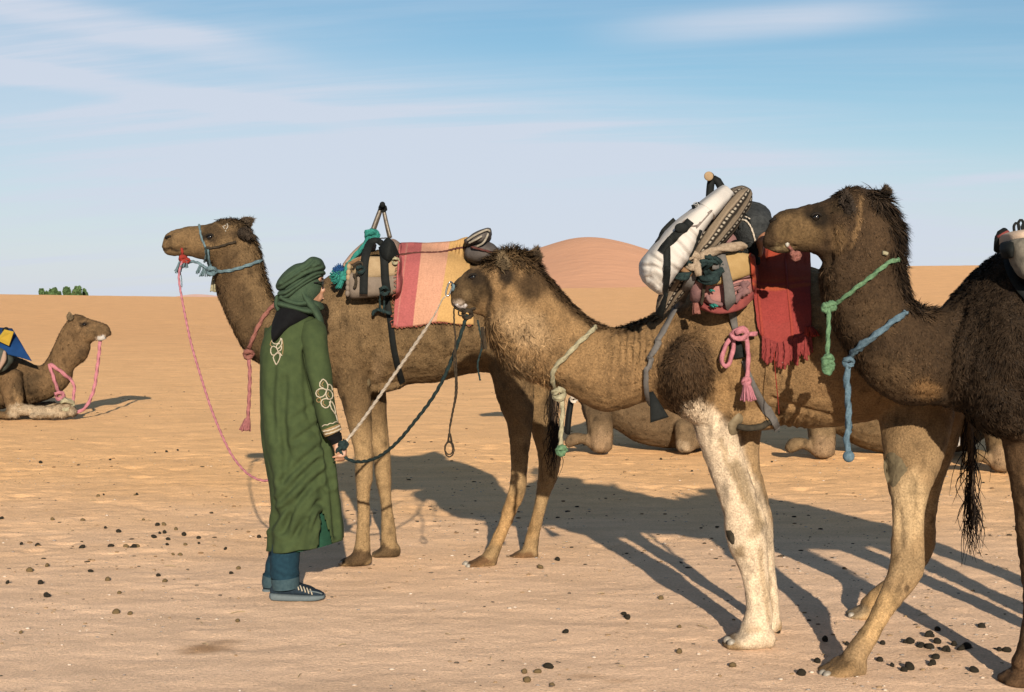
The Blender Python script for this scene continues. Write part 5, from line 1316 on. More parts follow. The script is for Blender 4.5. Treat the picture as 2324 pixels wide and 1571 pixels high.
t = thing('rope', 'knotted dark cords tied round the jaw of the low necked camel, ends hanging', 'cord', W(1055, 720, Ya - .05))
P = ring_around(b2, [(1034, 697), (1044, 703), (1056, 706), (1068, 702), (1078, 700)], .006, Ya)
rope('jaw_cord', P, .006, M_ROPE['string'], t)
V, fs = knot_geo(W(1060, 713, Ya - .07), .020, .0065, 4); mesh('knot', V, fs, M_ROPE['string'], t)
V, fs = knot_geo(W(1048, 708, Ya - .07), .018, .003, 8, turns=1.4); mesh('loop', V, fs, M_ROPE['string'], t)
rope('thin_end', P3([(1030, 700, Ya - .05), (1031, 740, Ya - .06), (1034, 772, Ya - .06), (1030, 812, Ya - .06), (1034, 860, Ya - .06), (1033, 900, Ya - .06), (1026, 940, Ya - .06), (1021, 968, Ya - .06), (1020, 993, Ya - .06)]), .0034, M_ROPE['string'], t)
rope('thin_end', P3([(1033, 770, Ya - .06), (1036, 840, Ya - .06), (1037, 890, Ya - .06), (1028, 936, Ya - .06), (1022, 968, Ya - .06)]), .003, M_ROPE['string'], t)
V, fs = tassel_geo(W(1020, 984, Ya - .06), W(1021, 1003, Ya - .06), .006, .012, 12, 4, .0016); mesh('frayed_end', V, fs, M_ROPE['string'], t)
a = np.linspace(0, 4.4 * math.pi, 60)
P = np.stack([W(1020, 1019, Ya - .06)[0] + (.018 + .004 * np.sin(a * .7)) * np.cos(a), Ya - .06 + .006 * np.sin(a * .5), W(1020, 1019, Ya - .06)[2] + (.030 + .005 * np.cos(a * .6)) * np.sin(a)], 1)
rope('end_loop', P, .0028, M_ROPE['string'], t)
rope('frayed_cord', P3([(1084, 726, Ya - .10), (1089, 752, Ya - .10), (1095, 782, Ya - .10), (1089, 806, Ya - .10), (1084, 826, Ya - .10), (1086, 846, Ya - .10), (1090, 864, Ya - .10)]), .0035, M_ROPE['darkgreen'], t, fuzz=.5)
V, fs = tassel_geo(W(1094, 742, Ya - .11), W(1097, 792, Ya - .11), .008, .018, 12, 9, .0016); mesh('frayed_end', V, fs, M_ROPE['string'], t)
# pack saddle of the second camel
S2 = thing('pack_saddle', 'worn pink and yellow pack saddle under the white backpack', 'saddle', W(1640, 640, Ya - .4), 'pack saddles')
M_FADEP = cloth('faded_rose_cloth', (0.66, 0.33, 0.30), (0.48, 0.20, 0.19), scale=14)
M_YELL = cloth('ochre_cloth', (0.62, 0.43, 0.20), (0.50, 0.33, 0.14), scale=20)
M_MAUVE = cloth('mauve_cloth', (0.40, 0.22, 0.21), (0.22, 0.12, 0.13), scale=22)
M_REDTRIM = cloth('red_trim', (0.40, 0.10, 0.09), (0.24, 0.06, 0.06), scale=30)
Yp = Ya - .36
for s in (-1, 1):
    y0 = Ya + s * .365
    k = 1 if s < 0 else 1
    saddle_roll('saddle_pad', [(1574, 640, 1584, 684, y0, .05), (1592, 606, 1602, 694, y0 + s * .02, .06), (1625, 590, 1630, 702, y0 + s * .03, .065), (1660, 585, 1664, 698, y0 + s * .03, .065), (1695, 590, 1694, 680, y0 + s * .02, .06), (1710, 600, 1708, 662, y0, .05)], M_FADEP, S2)
    saddle_roll('saddle_flap', [(1598, 596, 1603, 650, y0 + s * .075, .03), (1630, 580, 1634, 646, y0 + s * .10, .036), (1668, 572, 1670, 636, y0 + s * .10, .036), (1708, 578, 1709, 622, y0 + s * .09, .03)], M_YELL, S2, .6)
    rope('trim_roll', P3([(1577, 684, y0 + s * .03), (1596, 694, y0 + s * .05), (1622, 704, y0 + s * .07), (1650, 702, y0 + s * .08), (1680, 691, y0 + s * .07), (1706, 668, y0 + s * .04)]), .017, M_REDTRIM, S2, lobes=3, pitch=16)
saddle_roll('arch_pad', [(1570, 560, 1590, 630, Ya, .30), (1610, 528, 1618, 600, Ya, .34), (1660, 515, 1664, 590, Ya, .34), (1706, 530, 1706, 600, Ya, .32)], M_MAUVE, S2)
rope('front_roll', P3([(1600, 575, Yp - .11), (1588, 610, Yp - .10), (1583, 645, Yp - .08), (1582, 680, Yp - .05)]), .030, M_MAUVE, S2, lobes=0)
rope('front_seam', P3([(1607, 578, Yp - .13), (1598, 612, Yp - .13), (1598, 650, Yp - .12), (1592, 692, Yp - .09)]), .006, M_ROPE['string'], S2)
# torn printed cloth with dark tears across the pad
for i, q in enumerate(([(1652, 668), (1672, 656), (1690, 648)], [(1676, 664), (1692, 650), (1700, 640)], [(1668, 686), (1680, 668), (1700, 660)], [(1658, 640), (1676, 632), (1702, 626)], [(1606, 670), (1612, 684), (1640, 692)], [(1682, 640), (1690, 655), (1684, 672)], [(1660, 650), (1675, 645), (1698, 640)])):
    rope('torn_edge', P3([(x, y, Yp - .105) for x, y in q], 5), .006 + .003 * (i % 3), M_MAUVE, S2, lobes=0)
for i, (x, y) in enumerate(((1611, 656), (1613, 692), (1618, 690))):
    V, fs = tassel_geo(W(x, y, Yp - .115), W(x + 6, y + 5, Yp - .12), .006, .012, 8, 40 + i, .003); mesh('green_thread', V, fs, M_ROPE['teal'], S2)
V, fs = tassel_geo(W(1579, 688, Yp - .09), W(1582, 712, Yp - .10), .012, .022, 16, 33, .004); mesh('pad_fringe', V, fs, M_ROPE['rose'], S2)
Yg = Yp - .15
# dark webbing, pale braid, peg
V, fs = knot_geo(W(1606, 612, Yg), .05, .013, 3, lobes=3); mesh('dark_lashing', V, fs, M_ROPE['darkgreen'], S2)
V, fs = knot_geo(W(1620, 606, Yg - .01), .035, .011, 12, lobes=3); mesh('dark_lashing', V, fs, M_ROPE['darkgreen'], S2)
flat_strap('grey_strap', [(1632, 560, Yg + .02), (1640, 590, Yg), (1648, 620, Yg - .01), (1655, 660, Yg), (1658, 690, Yg + .03), (1663, 716, Yp + .02), (1669, 748, Yp + .04)], .05, M_GREYWEB, S2, .004, ((0, .25, .55, 1), (.035, .036, .052, .026)))
flat_strap('grey_strap', [(1624, 562, Yg + .02), (1625, 590, Yg - .01), (1624, 612, Yg - .015)], .03, M_GREYWEB, S2)
P = P3([(1690, 560, Yg), (1680, 556, Yg - .01), (1660, 562, Yg - .02), (1640, 564, Yg - .02), (1618, 570, Yg - .02), (1600, 580, Yg - .02), (1582, 590, Yg - .02), (1570, 596, Yg - .01)])
rope('pale_rope', P, .017, M_ROPE['pale'], S2, pitch=6)
rope('pale_rope', P3([(1585, 580, Yg - .03), (1578, 590, Yg - .04), (1582, 604, Yg - .05), (1587, 626, Yg - .05)]), .013, M_ROPE['pale'], S2)
V, fs = knot_geo(W(1572, 592, Yg - .03), .03, .012, 5); mesh('rope_knot', V, fs, M_ROPE['pale'], S2)
rope('wood_peg', P3([(1520, 594, Yg - .06), (1542, 607, Yg - .05), (1567, 624, Yg - .03)], 3), .012, M_WOOD, S2, lobes=0)
V, fs = knot_geo(W(1546, 608, Yg - .03), .04, .012, 15); mesh('peg_lashing', V, fs, M_ROPE['darkgreen'], S2)
# steel handle
Yh2 = Ya - .12
for dy in (0, .24):
    rope('handle_bar', P3([(1615, 408, Yh2 + dy), (1612, 425, Yh2 + dy), (1608, 480, Yh2 + dy), (1600, 540, Yh2 + dy)], 4), .017, M_BLACK, S2, lobes=0)
    rope('handle_bar', P3([(1618, 406, Yh2 + dy), (1632, 415, Yh2 + dy), (1640, 440, Yh2 + dy), (1660, 520, Yh2 + dy)], 4), .018, M_BLACK, S2, lobes=0)
rope('handle_grip', np.array([W(1609, 400, Yh2 - .05), W(1611, 401, Yh2 + .05), W(1612, 403, Yh2 + .3)]), .020, M_BLACK, S2, lobes=0)
mesh('wooden_end', *ball(W(1608.5, 400, Yh2 - .055), .0205, 14, 8, (1, .35, 1)), cloth('pale_wood', (.60, .43, .26), (.48, .33, .19), sheen=0, scale=30), S2)
# breast strap to the chest
P, nn = lay(b2, [(1536, 700), (1522, 728), (1502, 762), (1486, 796), (1476, 816), (1469, 842), (1466, 872), (1470, 900), (1480, 918)], .030, Ya, 6)
P0 = P3([(1576, 612, Yg), (1560, 650, Yg + .04), (1546, 682, P[0][1] - .03)], 5)
P = np.concatenate([P0, P]); nn = np.concatenate([np.tile((0, -1.0, 0), (len(P0), 1)), nn])
strap('breast_strap', P, nn, .024, M_GREYWEB, S2, .004, ((0, .2, .6, 1), (.042, .030, .022, .022)))
flat_strap('strap_end', [(1478, 890, Ya - .34), (1486, 916, Ya - .36), (1497, 953, Ya - .36)], .07, M_BLACK, S2, .004, ((0, .4, 1), (.018, .04, .082)))
# girth pieces below the pink rope
P, nn = lay(b2, [(1671, 772), (1676, 790), (1679, 812)], .016, Yn - .16, 6)
strap('girth', P, nn, .04, M_BLACK, S2, .004, ((0, 1), (.03, .05)))
P, nn = lay(b2, [(1688, 818), (1702, 858), (1722, 900), (1740, 930), (1756, 955), (1764, 975)], .012, Yn - .1, 6)
strap('girth', P, nn, .040, M_GREYWEB, S2, .004, ((0, .4, 1), (.02, .045, .03)))

# striped woven blanket rolled behind the backpack
def stripe_col(a, l):
    """bands that run along the roll: a is 0..1 round it, l metres along it"""
    k = (a * 36) % 4.0
    if k < 1.3: c = (.30, .235, .17)
    elif k < 2.0: c = (.035, .028, .022)
    elif k < 2.7:
        c = (.72, .64, .52) if (l * 46) % 1.0 < .55 else (.04, .033, .028)
    elif k < 3.2: c = (.04, .03, .025)
    else: c = (.42, .33, .24)
    return c
M_WOVEN = attr_mat('woven_blanket', amount=.2, nscale=160)
Yw = Ya - .40
def striped_roll(name, pts, parent, N=64, sub=26):
    P = np.asarray(pts, float)
    V, fs = limb(P, N=N, sub=sub, caps=True)
    nr_ = (len(P) - 1) * sub + 1
    Vr = V[:nr_ * N].reshape(nr_, N, 3); cen = Vr.mean(1)
    l = np.r_[0, np.cumsum(np.linalg.norm(np.diff(cen, axis=0), axis=1))]
    C = [stripe_col(j / N, l[i]) for i in range(nr_) for j in range(N)]
    C += [(.1, .08, .06)] * (len(V) - len(C))
    V = V + .010 * (np.stack([fbm(V, 10, 3, s) for s in (1, 2, 3)], 1) - .5) * 2
    return V, fs, np.array(C)
t = thing('woven_blanket', 'grey and brown striped woven blanket rolled between backpack and saddle', 'blanket', W(1600, 560, Yw))
V, fs, C = striped_roll('x', [(1688, 434, 19, Yw + .12, .09), (1676, 452, 32, Yw + .10, .12), (1646, 488, 40, Yw + .06, .12), (1618, 522, 40, Yw + .02, .11), (1594, 556, 32, Yw, .10), (1576, 586, 22, Yw, .08)], t)
mesh('upper_roll', V, fs, M_WOVEN, t, col=C)
V, fs, C = striped_roll('x', [(1566, 600, 22, Yw - .02, .07), (1546, 628, 27, Yw + .02, .08), (1524, 664, 26, Yw + .05, .08), (1506, 694, 18, Yw + .08, .06), (1498, 712, 10, Yw + .10, .04)], t)
mesh('lower_fold', V, fs, M_WOVEN, t, col=C)
V, fs = loft([(1506, 660, 1516, 672, Yw + .05, .07), (1494, 688, 1510, 702, Yw + .08, .07), (1488, 708, 1504, 722, Yw + .10, .05)], N=14, sub=4)
mesh('dark_hem', V + .008 * (np.stack([fbm(V, 30, 2, s) for s in (1, 2, 3)], 1) - .5), fs, M_BLACK, t)

# white backpack
M_WHITE = cloth('white_canvas', (0.92, 0.87, 0.82), (0.84, 0.79, 0.73), scale=12, bump=.35, bscale=14, rough=.85, dist=.012)
Yb = Yw - .16
B = thing('backpack', 'large white canvas backpack with black straps strapped on the camel\'s load', 'backpack', W(1540, 600, Yb))
V, fs = loft([(1632, 426, 1654, 446, Yb + .10, .09), (1606, 445, 1634, 470, Yb + .06, .125), (1576, 469, 1612, 500, Yb + .03, .145), (1544, 494, 1590, 532, Yb, .15), (1514, 522, 1575, 562, Yb - .01, .15), (1490, 548, 1558, 592, Yb - .01, .15), (1470, 572, 1536, 620, Yb - .01, .145), (1453, 596, 1515, 650, Yb - .01, .13), (1452, 622, 1504, 668, Yb, .10)], N=48, sub=10, power=.64, round_caps=.35)
d = fbm(V * np.array((1.0, 1.0, 1.0)), 6.5, 4, 5); low_ = np.clip((PX(V)[1] - 545) / 50, 0, 1)
cr = np.abs(np.sin(PX(V)[0] * .16 + 5 * fbm(V, 5, 2, 4))) ** .5
V[:, 1] -= .030 * (d - .5) + low_ * .012 * (cr - .7)
V[:, 2] += .012 * (fbm(V, 9, 3, 8) - .5)
x_, y_ = PX(V); fr_ = np.clip((Yb + .05 - V[:, 1]) / .08, 0, 1)
for poly_, r_, dp_ in (([(1508, 610), (1485, 606), (1458, 604)], 4, .014), ([(1508, 618), (1488, 626), (1462, 634)], 4, .016), ([(1508, 630), (1494, 644), (1480, 656)], 4, .014), ([(1508, 604), (1488, 588), (1474, 578)], 4, .012), ([(1518, 600), (1534, 612), (1546, 616)], 4, .010), ([(1545, 506), (1570, 528), (1582, 542)], 4, .010), ([(1530, 545), (1550, 566), (1562, 580)], 5, .012), ([(1600, 456), (1622, 478)], 3, .008)):
    d_ = segdist(x_, y_, poly_); V[:, 1] += fr_ * dp_ * (np.exp(-(d_ / r_) ** 2) - .5 * np.exp(-((d_ - 2.2 * r_) / r_) ** 2))
pack = mesh('bag', V, fs, M_WHITE, B)
bp_ = [bvh_of(V, fs)]
P, nn = lay(bp_, [(1472, 580), (1484, 590), (1502, 584), (1518, 578), (1535, 580)], .004, Yb, 5)
def pstrap(name, pts, w, mat, wf=None, off=.005):
    P, nn = lay(bp_, pts, off, Yb - .12, 6); return strap(name, P, nn, w, mat, B, .004, wf)
pstrap('black_strap', [(1567, 502), (1554, 515), (1538, 530), (1522, 546), (1508, 560), (1500, 572)], .036, M_BLACK)
pstrap('black_strap', [(1513, 556), (1514, 585), (1514, 615), (1512, 640), (1509, 664)], .028, M_BLACK)
pstrap('black_strap', [(1533, 500), (1520, 512), (1507, 526), (1497, 540), (1492, 548)], .028, M_BLACK)
pstrap('black_strap', [(1590, 522), (1584, 540), (1576, 562), (1566, 582)], .018, M_BLACK)
h = ray(bp_, 1547, 519, .012); V, fs = ball(h[0], .026, 14, 8, (1.1, .4, .8)); mesh('buckle', V, fs, M_BLACK, B)
for q in ([(1560, 498), (1550, 505), (1556, 514), (1582, 512), (1590, 504)], [(1580, 518), (1596, 500), (1612, 482), (1622, 472)], [(1606, 484), (1630, 466), (1652, 448)]):
    P, nn = lay(bp_, q, .003, Yb - .12, 6); rope('seam', P, .0032, cloth('seam_grey', (.40, .33, .30)) if 'seam_grey' not in bpy.data.materials else bpy.data.materials['seam_grey'], B, lobes=0, N=6)
# lid folded over the mouth of the bag
V, fs = loft([(1638, 422, 1661, 444, Yb + .095, .095), (1612, 440, 1641, 468, Yb + .055, .132), (1590, 457, 1624, 488, Yb + .035, .148), (1580, 465, 1616, 498, Yb + .03, .150)], N=36, sub=8, power=.6, round_caps=.25)
V[:, 1] -= .016 * (fbm(V, 9, 3, 15) - .5); V[:, 2] += .010 * (fbm(V, 12, 3, 18) - .5)
mesh('lid', V, fs, M_WHITE, B); bp_.append(bvh_of(V, fs))
# the black name patch
hs = [ray(bp_, x, y, .006, Yb - .12)[0] for x, y in ((1574.5, 471), (1580.5, 467), (1601, 486), (1596, 491.5))]
a_, b_, c_, d_ = [np.array(h) for h in hs]
lab_y = min(h[1] for h in hs) - .004
ctr = (a_ + b_ + c_ + d_) / 4; xd = (c_ + d_ - a_ - b_) / 2; xd[1] *= .6; wl = np.linalg.norm(xd); xd /= wl
nrm = np.cross(xd, np.cross((0, -1.0, 0.1), xd)); nrm = np.array((0, -1.0, 0.1)) - xd * (np.array((0, -1.0, 0.1)) @ xd); nrm /= np.linalg.norm(nrm)
yd = np.cross(nrm, xd); hl = .0165
ctr = ctr + nrm * .012
q = [ctr + xd * wl / 2 * sx_ + yd * hl * sy_ + nrm * o_ for o_ in (0, -.02) for sx_, sy_ in ((-1, -1), (1, -1), (1, 1), (-1, 1))]
lab = mesh('name_patch', np.array(q), [(0, 1, 2, 3), (7, 6, 5, 4), (0, 4, 5, 1), (1, 5, 6, 2), (2, 6, 7, 3), (3, 7, 4, 0)], M_BLACK, B, smooth_=False)
fc = bpy.data.curves.new('lettering', 'FONT'); fc.body = "O'NEILL"; fc.align_x = 'CENTER'; fc.align_y = 'CENTER'; fc.size = .027; fc.extrude = .0008
fo = bpy.data.objects.new('tmp_text', fc); COL.objects.link(fo); bpy.context.view_layer.update()
tm = bpy.data.meshes.new_from_object(fo.evaluated_get(bpy.context.evaluated_depsgraph_get())); bpy.data.objects.remove(fo)
mt_ = Matrix((tuple(xd), tuple(yd), tuple(nrm))).transposed().to_4x4(); mt_.translation = Vector(ctr + nrm * .0022)
tm.transform(mt_); tm.name = 'lettering'; tm.materials.clear(); tm.materials.append(cloth('white_print', (.8, .78, .74), sheen=0))
link('lettering', tm, lab)

# hooded grey fleece bundled behind
M_FLEECE = cloth('grey_fleece', (0.085, 0.092, 0.095), (0.035, 0.040, 0.044), scale=45, bump=.8, bscale=120, dist=.006)
Yf2 = Ya - .28
t = thing('fleece_jacket', 'charcoal fleece with a white drawcord, bundled by the camel\'s muzzle', 'jacket', W(1705, 540, Yf2))
V, fs = loft([(1668, 470, 1736, 468, Yf2 + .05, .05), (1662, 488, 1746, 484, Yf2, .10), (1660, 512, 1750, 506, Yf2 - .02, .12), (1664, 540, 1744, 532, Yf2 - .02, .12), (1676, 562, 1726, 552, Yf2 - .02, .10), (1688, 584, 1714, 578, Yf2 - .02, .07)], N=26, sub=6, round_caps=.9)
V = V + .014 * (np.stack([fbm(V, 8, 3, s) for s in (1, 2, 3)], 1) - .5) * 2
mesh('hood', V, fs, M_FLEECE, t); bh = [bvh_of(V, fs)]
P, nn = lay(bh, [(1669, 487), (1676, 489), (1681, 497), (1694, 502), (1703, 513), (1709, 528), (1714, 548)], .004, Yf2 - .1, 6)
rope('drawcord', P, .0035, M_ROPE['white'], t)
P, nn = lay(bh, [(1691, 492), (1697, 494), (1702, 498)], .004, Yf2 - .1, 4); rope('drawcord', P, .003, M_ROPE['white'], t)
P, nn = lay(bh, [(1671, 490), (1676, 506), (1680, 520)], .003, Yf2 - .1, 5); rope('seam', P, .004, M_BLACK, t, lobes=0)
P, nn = lay(bh, [(1680, 478), (1690, 486), (1698, 494), (1706, 520)], .003, Yf2 - .1, 5); rope('seam', P, .004, M_BLACK, t, lobes=0)
V, fs = loft([(1716, 540, 1737, 526, Yf2 - .11, .03), (1716, 552, 1738, 540, Yf2 - .12, .035), (1718, 566, 1734, 560, Yf2 - .11, .03), (1720, 582, 1730, 580, Yf2 - .10, .02)], N=14, sub=4)
mesh('leather_lining', V, fs, cloth('tan_leather', (.52, .25, .13), (.36, .15, .08), rough=.55, sheen=0), t)
V, fs = loft([(1645, 552, 1655, 575, Yf2 - .02, .05), (1668, 548, 1676, 590, Yf2 - .03, .08), (1692, 552, 1698, 604, Yf2 - .03, .08), (1712, 566, 1714, 604, Yf2 - .02, .05)], N=18, sub=5)
V = V + .02 * (np.stack([fbm(V, 16, 3, s) for s in (1, 2, 3)], 1) - .5) * 2
mesh('sleeve', V, fs, M_BLACK, t)
pp = []
g_ = np.random.default_rng(77)
for k in range(120):
    a = W(1655 + 50 * g_.random(), 558 + 34 * g_.random(), Yf2 - .08); r_ = .012 + .016 * g_.random(); th = np.linspace(0, 2.6 * math.pi, 14) + g_.random() * 6
    pp.append(rope_geo(np.stack([a[0] + r_ * np.cos(th), a[1] - .03 + .012 * np.sin(th * .7), a[2] - .012 + r_ * np.sin(th)], 1), .0022, lobes=0, N=4))
V, fs = merge(pp); o = mesh('tangled_fringe', V, fs, M_BLACK, t); o['kind'] = 'stuff'

# red shawl hung over the second camel's side
def redcol(u, v):
    c = np.array((.40, .065, .058)); 
    if v > .60: c = np.array((.50, .085, .045))
    if .555 < v < .585 or .63 < v < .645: c = np.array((.52, .11, .05))
    if v < .22: c = np.array((.40, .070, .062))
    return c
bs2 = []
for ob in S2.children:
    if ob.name.startswith(('saddle_pad', 'saddle_flap', 'arch_pad')):
        V_ = np.array([v.co[:] for v in ob.data.vertices]); bs2.append(bvh_of(V_, [tuple(p.vertices) for p in ob.data.polygons]))
sh, G2 = drape('shawl', 'red fringed wool shawl hanging over the camel\'s flank behind the saddle', 'shawl',
      [(1700, 566), (1740, 560), (1790, 560), (1840, 566)],
      [(1720, 742), (1730, 765), (1748, 776), (1770, 782), (1790, 777), (1810, 768), (1828, 758), (1840, 750)], [C2.bvh] + bs2, .020, Ya - .4, 80, 46, redcol, M_DYED, Ya, seed=9, wr=.006)
fr = []
for k in range(64):
    i = int((0.16 + .84 * k / 64) * 79); p = G2[i, 0]; L = .045 + .05 * g_.random(); dx_ = g_.normal(0, .008)
    fr.append(rope_geo(curve3([p + (0, -.004, .01), p + (dx_ * .5, -.012, -L * .5), p + (dx_, -.008, -L)], 3), .0042, lobes=2, N=6, pitch=5))
for u in (.25, .42, .55, .7, .86):
    i = int(u * 79); p = G2[i, 0]
    for k in range(7):
        dx_ = g_.normal(0, .006); L = .08 + .03 * g_.random()
        fr.append(rope_geo(curve3([p + (dx_, -.01, .01), p + (dx_ * .6, -.018, -L * .5), p + (dx_ * 1.3, -.014, -L)], 3), .005, lobes=2, N=6, pitch=5))
V, fs = merge(fr); o = mesh('fringe', V, fs, cloth('red_fringe', (.40, .075, .07), (.28, .045, .045)), sh); o['kind'] = 'stuff'
P = strip_path(G2, [(.62, .9), (.63, .6), (.62, .3), (.64, .05)]); 
for u, w_ in ((.60, .0045), (.12, .005)):
    P = strip_path(G2, [(u, .92), (u + .01, .6), (u + .015, .3), (u + .03, .02)]) + np.array((0, -.004, 0))
    V, fs = strap_geo(P, np.tile((0, -1.0, 0), (len(P), 1)), w_ * 2.4, w_ * 1.2); C = np.tile(np.array((.44, .075, .055)), (len(V), 1)); mesh('fold', V, fs, M_DYED, sh, col=C)
rope('loose_thread', P3([(1757, 800, Ya - .46), (1760, 850, Ya - .47), (1765, 900, Ya - .45), (1768, 940, Ya - .40)]), .0018, M_ROPE['red'], sh)
V, fs = tassel_geo(W(1836, 742, Ya - .42), W(1842, 762, Ya - .42), .012, .03, 26, 3, .005); mesh('corner_tuft', V, fs, M_ROPE['red'], sh)

# pink rope knotted on the girth
t = thing('tassel_rope', 'bright pink rope knotted on the girth with a loop and tassel', 'rope', W(1680, 800, Yn - .25))
Yk = ray(b2, 1680, 770, .0, Yn - .15)[0][1] - .03
rope('loop', P3([(1666, 762, Yk), (1655, 772, Yk - .01), (1646, 788, Yk - .015), (1639, 808, Yk - .015), (1640, 826, Yk - .015), (1648, 832, Yk - .015), (1656, 822, Yk - .015), (1662, 802, Yk - .015), (1665, 782, Yk - .01), (1666, 766, Yk - .01)]), .0092, M_ROPE['pink'], t, pitch=7, depth=.16)
for i, q in enumerate(([(1660, 764, Yk - .02), (1668, 752, Yk - .04), (1684, 745, Yk - .05), (1694, 752, Yk - .05), (1694, 764, Yk - .04), (1684, 770, Yk - .035), (1668, 764, Yk - .03)], [(1658, 758, Yk - .03), (1668, 768, Yk - .045), (1684, 768, Yk - .05), (1694, 758, Yk - .05), (1684, 750, Yk - .06), (1670, 756, Yk - .055)])):
    rope('knot', P3(q), .0105, M_ROPE['pink'], t, pitch=7, depth=.16)
rope('rope_stub', P3([(1694, 760, Yk - .03), (1706, 759, Yk - .03), (1717, 757, Yk - .02)]), .009, M_ROPE['pink'], t)
rope('hanging_end', P3([(1693, 764, Yk - .035), (1697, 790, Yk - .035), (1698, 825, Yk - .035), (1695, 864, Yk - .035)]), .0092, M_ROPE['pink'], t, pitch=7, depth=.16)
V, fs = knot_geo(W(1694, 866, Yk - .035), .013, .010, 3); mesh('tassel_knot', V, fs, M_ROPE['pink'], t)
V, fs = tassel_geo(W(1694, 868, Yk - .035), W(1699, 908, Yk - .04), .010, .030, 60, 5, .004); mesh('tassel', V, fs, M_ROPE['hotpink'], t)

# ================================================================ third camel
b3 = [C3.bvh]
t = thing('neck_rope', 'bright green rope round the throat of the dark shaggy camel', 'rope', W(1880, 760, Y3 - .2), 'rope collars on the camels')
P = ring_around(b3, [(2036, 590), (2016, 596), (1995, 613), (1972, 632), (1950, 649), (1922, 671), (1898, 690), (1886, 702)], .018, Y3)
rope('collar', P, .0078, M_ROPE['green'], t, fuzz=.35)
for x, y in ((1876, 698), (1888, 694)):
    V, fs = knot_geo(W(x, y, Y3 - .13), .013, .010, int(x)); mesh('knot', V, fs, M_ROPE['green'], t)
rope('hanging_end', P3([(1880, 702, Y3 - .14), (1881, 725, Y3 - .14), (1879, 770, Y3 - .14), (1878, 815, Y3 - .14)]), .0078, M_ROPE['green'], t, fuzz=.25)
for y, r_ in ((816, .015), (828, .017), (838, .014)):
    V, fs = knot_geo(W(1879, y, Y3 - .14), r_, .010, int(y)); mesh('end_knot', V, fs, M_ROPE['green'], t)
t = thing('neck_rope', 'fuzzy thick blue rope round the neck base of the dark shaggy camel', 'rope', W(1925, 930, Y3 - .2), 'rope collars on the camels')
P = ring_around(b3, [(2052, 712), (2036, 722), (2010, 742), (1985, 762), (1958, 782), (1940, 798), (1932, 810)], .022, Y3)
rope('collar', P, .0108, M_ROPE['blue'], t, fuzz=.55, seed=3, taper=((0, .22, .44, .5, 1), (.9, 1.15, .7, .6, .9)))
V, fs = knot_geo(W(1926, 822, Y3 - .17), .016, .008, 4); mesh('knot', V, fs, M_ROPE['blue'], t)
rope('hanging_end', P3([(1925, 826, Y3 - .17), (1922, 862, Y3 - .17), (1925, 920, Y3 - .17), (1926, 960, Y3 - .17), (1922, 1000, Y3 - .17), (1925, 1030, Y3 - .17)]), .0108, M_ROPE['blue'], t, fuzz=.45, seed=5)
mesh('end_knot', *ball(W(1926, 1036, Y3 - .17), .023, 12, 8), M_ROPE['blue'], t)
V, fs = merge([knot_geo(W(1807, 581, Y3 - .06), .011, .010, 4), knot_geo(W(1799, 574, Y3 - .06), .006, .007, 6)])
t = thing('knotted_rope', 'knotted dark red rope hanging at the mouth of the dark shaggy camel', 'rope', W(1806, 584, Y3 - .06))
mesh('knot', V, fs, M_ROPE['rose'], t)
rope('mouth_rope', ring_around(b3, [(1790, 560), (1797, 568), (1802, 574)], .004, Y3), .006, M_ROPE['rose'], t)
# its saddle, cut by the frame edge
S3 = thing('pack_saddle', 'grey blanket saddle with a tan pad on the dark camel at the right edge', 'saddle', W(2330, 600, Y3 - .3), 'pack saddles')
for s in (-1, 1):
    saddle_roll('saddle_blanket', [(2294, 545, 2300, 605, Y3 + s * .32, .04), (2312, 540, 2318, 630, Y3 + s * .34, .05), (2350, 536, 2352, 640, Y3 + s * .36, .05), (2420, 538, 2420, 642, Y3 + s * .38, .05), (2480, 545, 2478, 630, Y3 + s * .38, .04)], M_GREYBL if s > 0 else cloth('speckled_grey_blanket', (.42, .38, .31), (.14, .13, .11), scale=22), S3)
saddle_roll('top_pad', [(2272, 539, 2274, 556, Y3 - .22, .05), (2284, 530, 2286, 553, Y3 - .26, .07), (2310, 523, 2312, 551, Y3 - .28, .09), (2360, 519, 2362, 550, Y3 - .28, .09), (2440, 522, 2440, 552, Y3 - .28, .09), (2485, 532, 2484, 554, Y3 - .26, .07)], cloth('tan_pad', (1.05, .82, .64), (.85, .64, .48), scale=20), S3)
rope('front_horn', P3([(2266, 568, Y3 - .16), (2267, 550, Y3 - .18), (2270, 534, Y3 - .18), (2280, 527, Y3 - .16)], 5), .018, M_BLACK, S3, lobes=0)
rope('red_binding', P3([(2262, 538, Y3 - .17), (2270, 537, Y3 - .2), (2278, 532, Y3 - .2), (2287, 527, Y3 - .18)], 5), .008, M_REDTRIM, S3, lobes=0)
V, fs = loft([(2275, 552, 2296, 552, Y3 - .29, .06), (2274, 568, 2296, 570, Y3 - .31, .06), (2280, 584, 2294, 584, Y3 - .31, .05)], N=14, sub=4); mesh('dark_padding', V, fs, M_BLACK, S3)
P, nn = lay(b3, [(2288, 588), (2292, 610), (2304, 640), (2320, 662), (2345, 690)], .02, Y3 - .3, 6); strap('girth', P, nn, .032, M_BLACK, S3)
for k, (x, y) in enumerate(((2307, 512), (2317, 505), (2326, 512))):
    V, fs = rope_geo(P3([(x - 4, y + 20, Y3 - .1), (x - 6, y + 2, Y3 - .1), (x, y - 6, Y3 - .1), (x + 6, y + 2, Y3 - .1), (x + 4, y + 20, Y3 - .1)], 5), .0055, lobes=0); mesh('handle_loop', V, fs, M_BLACK, S3)

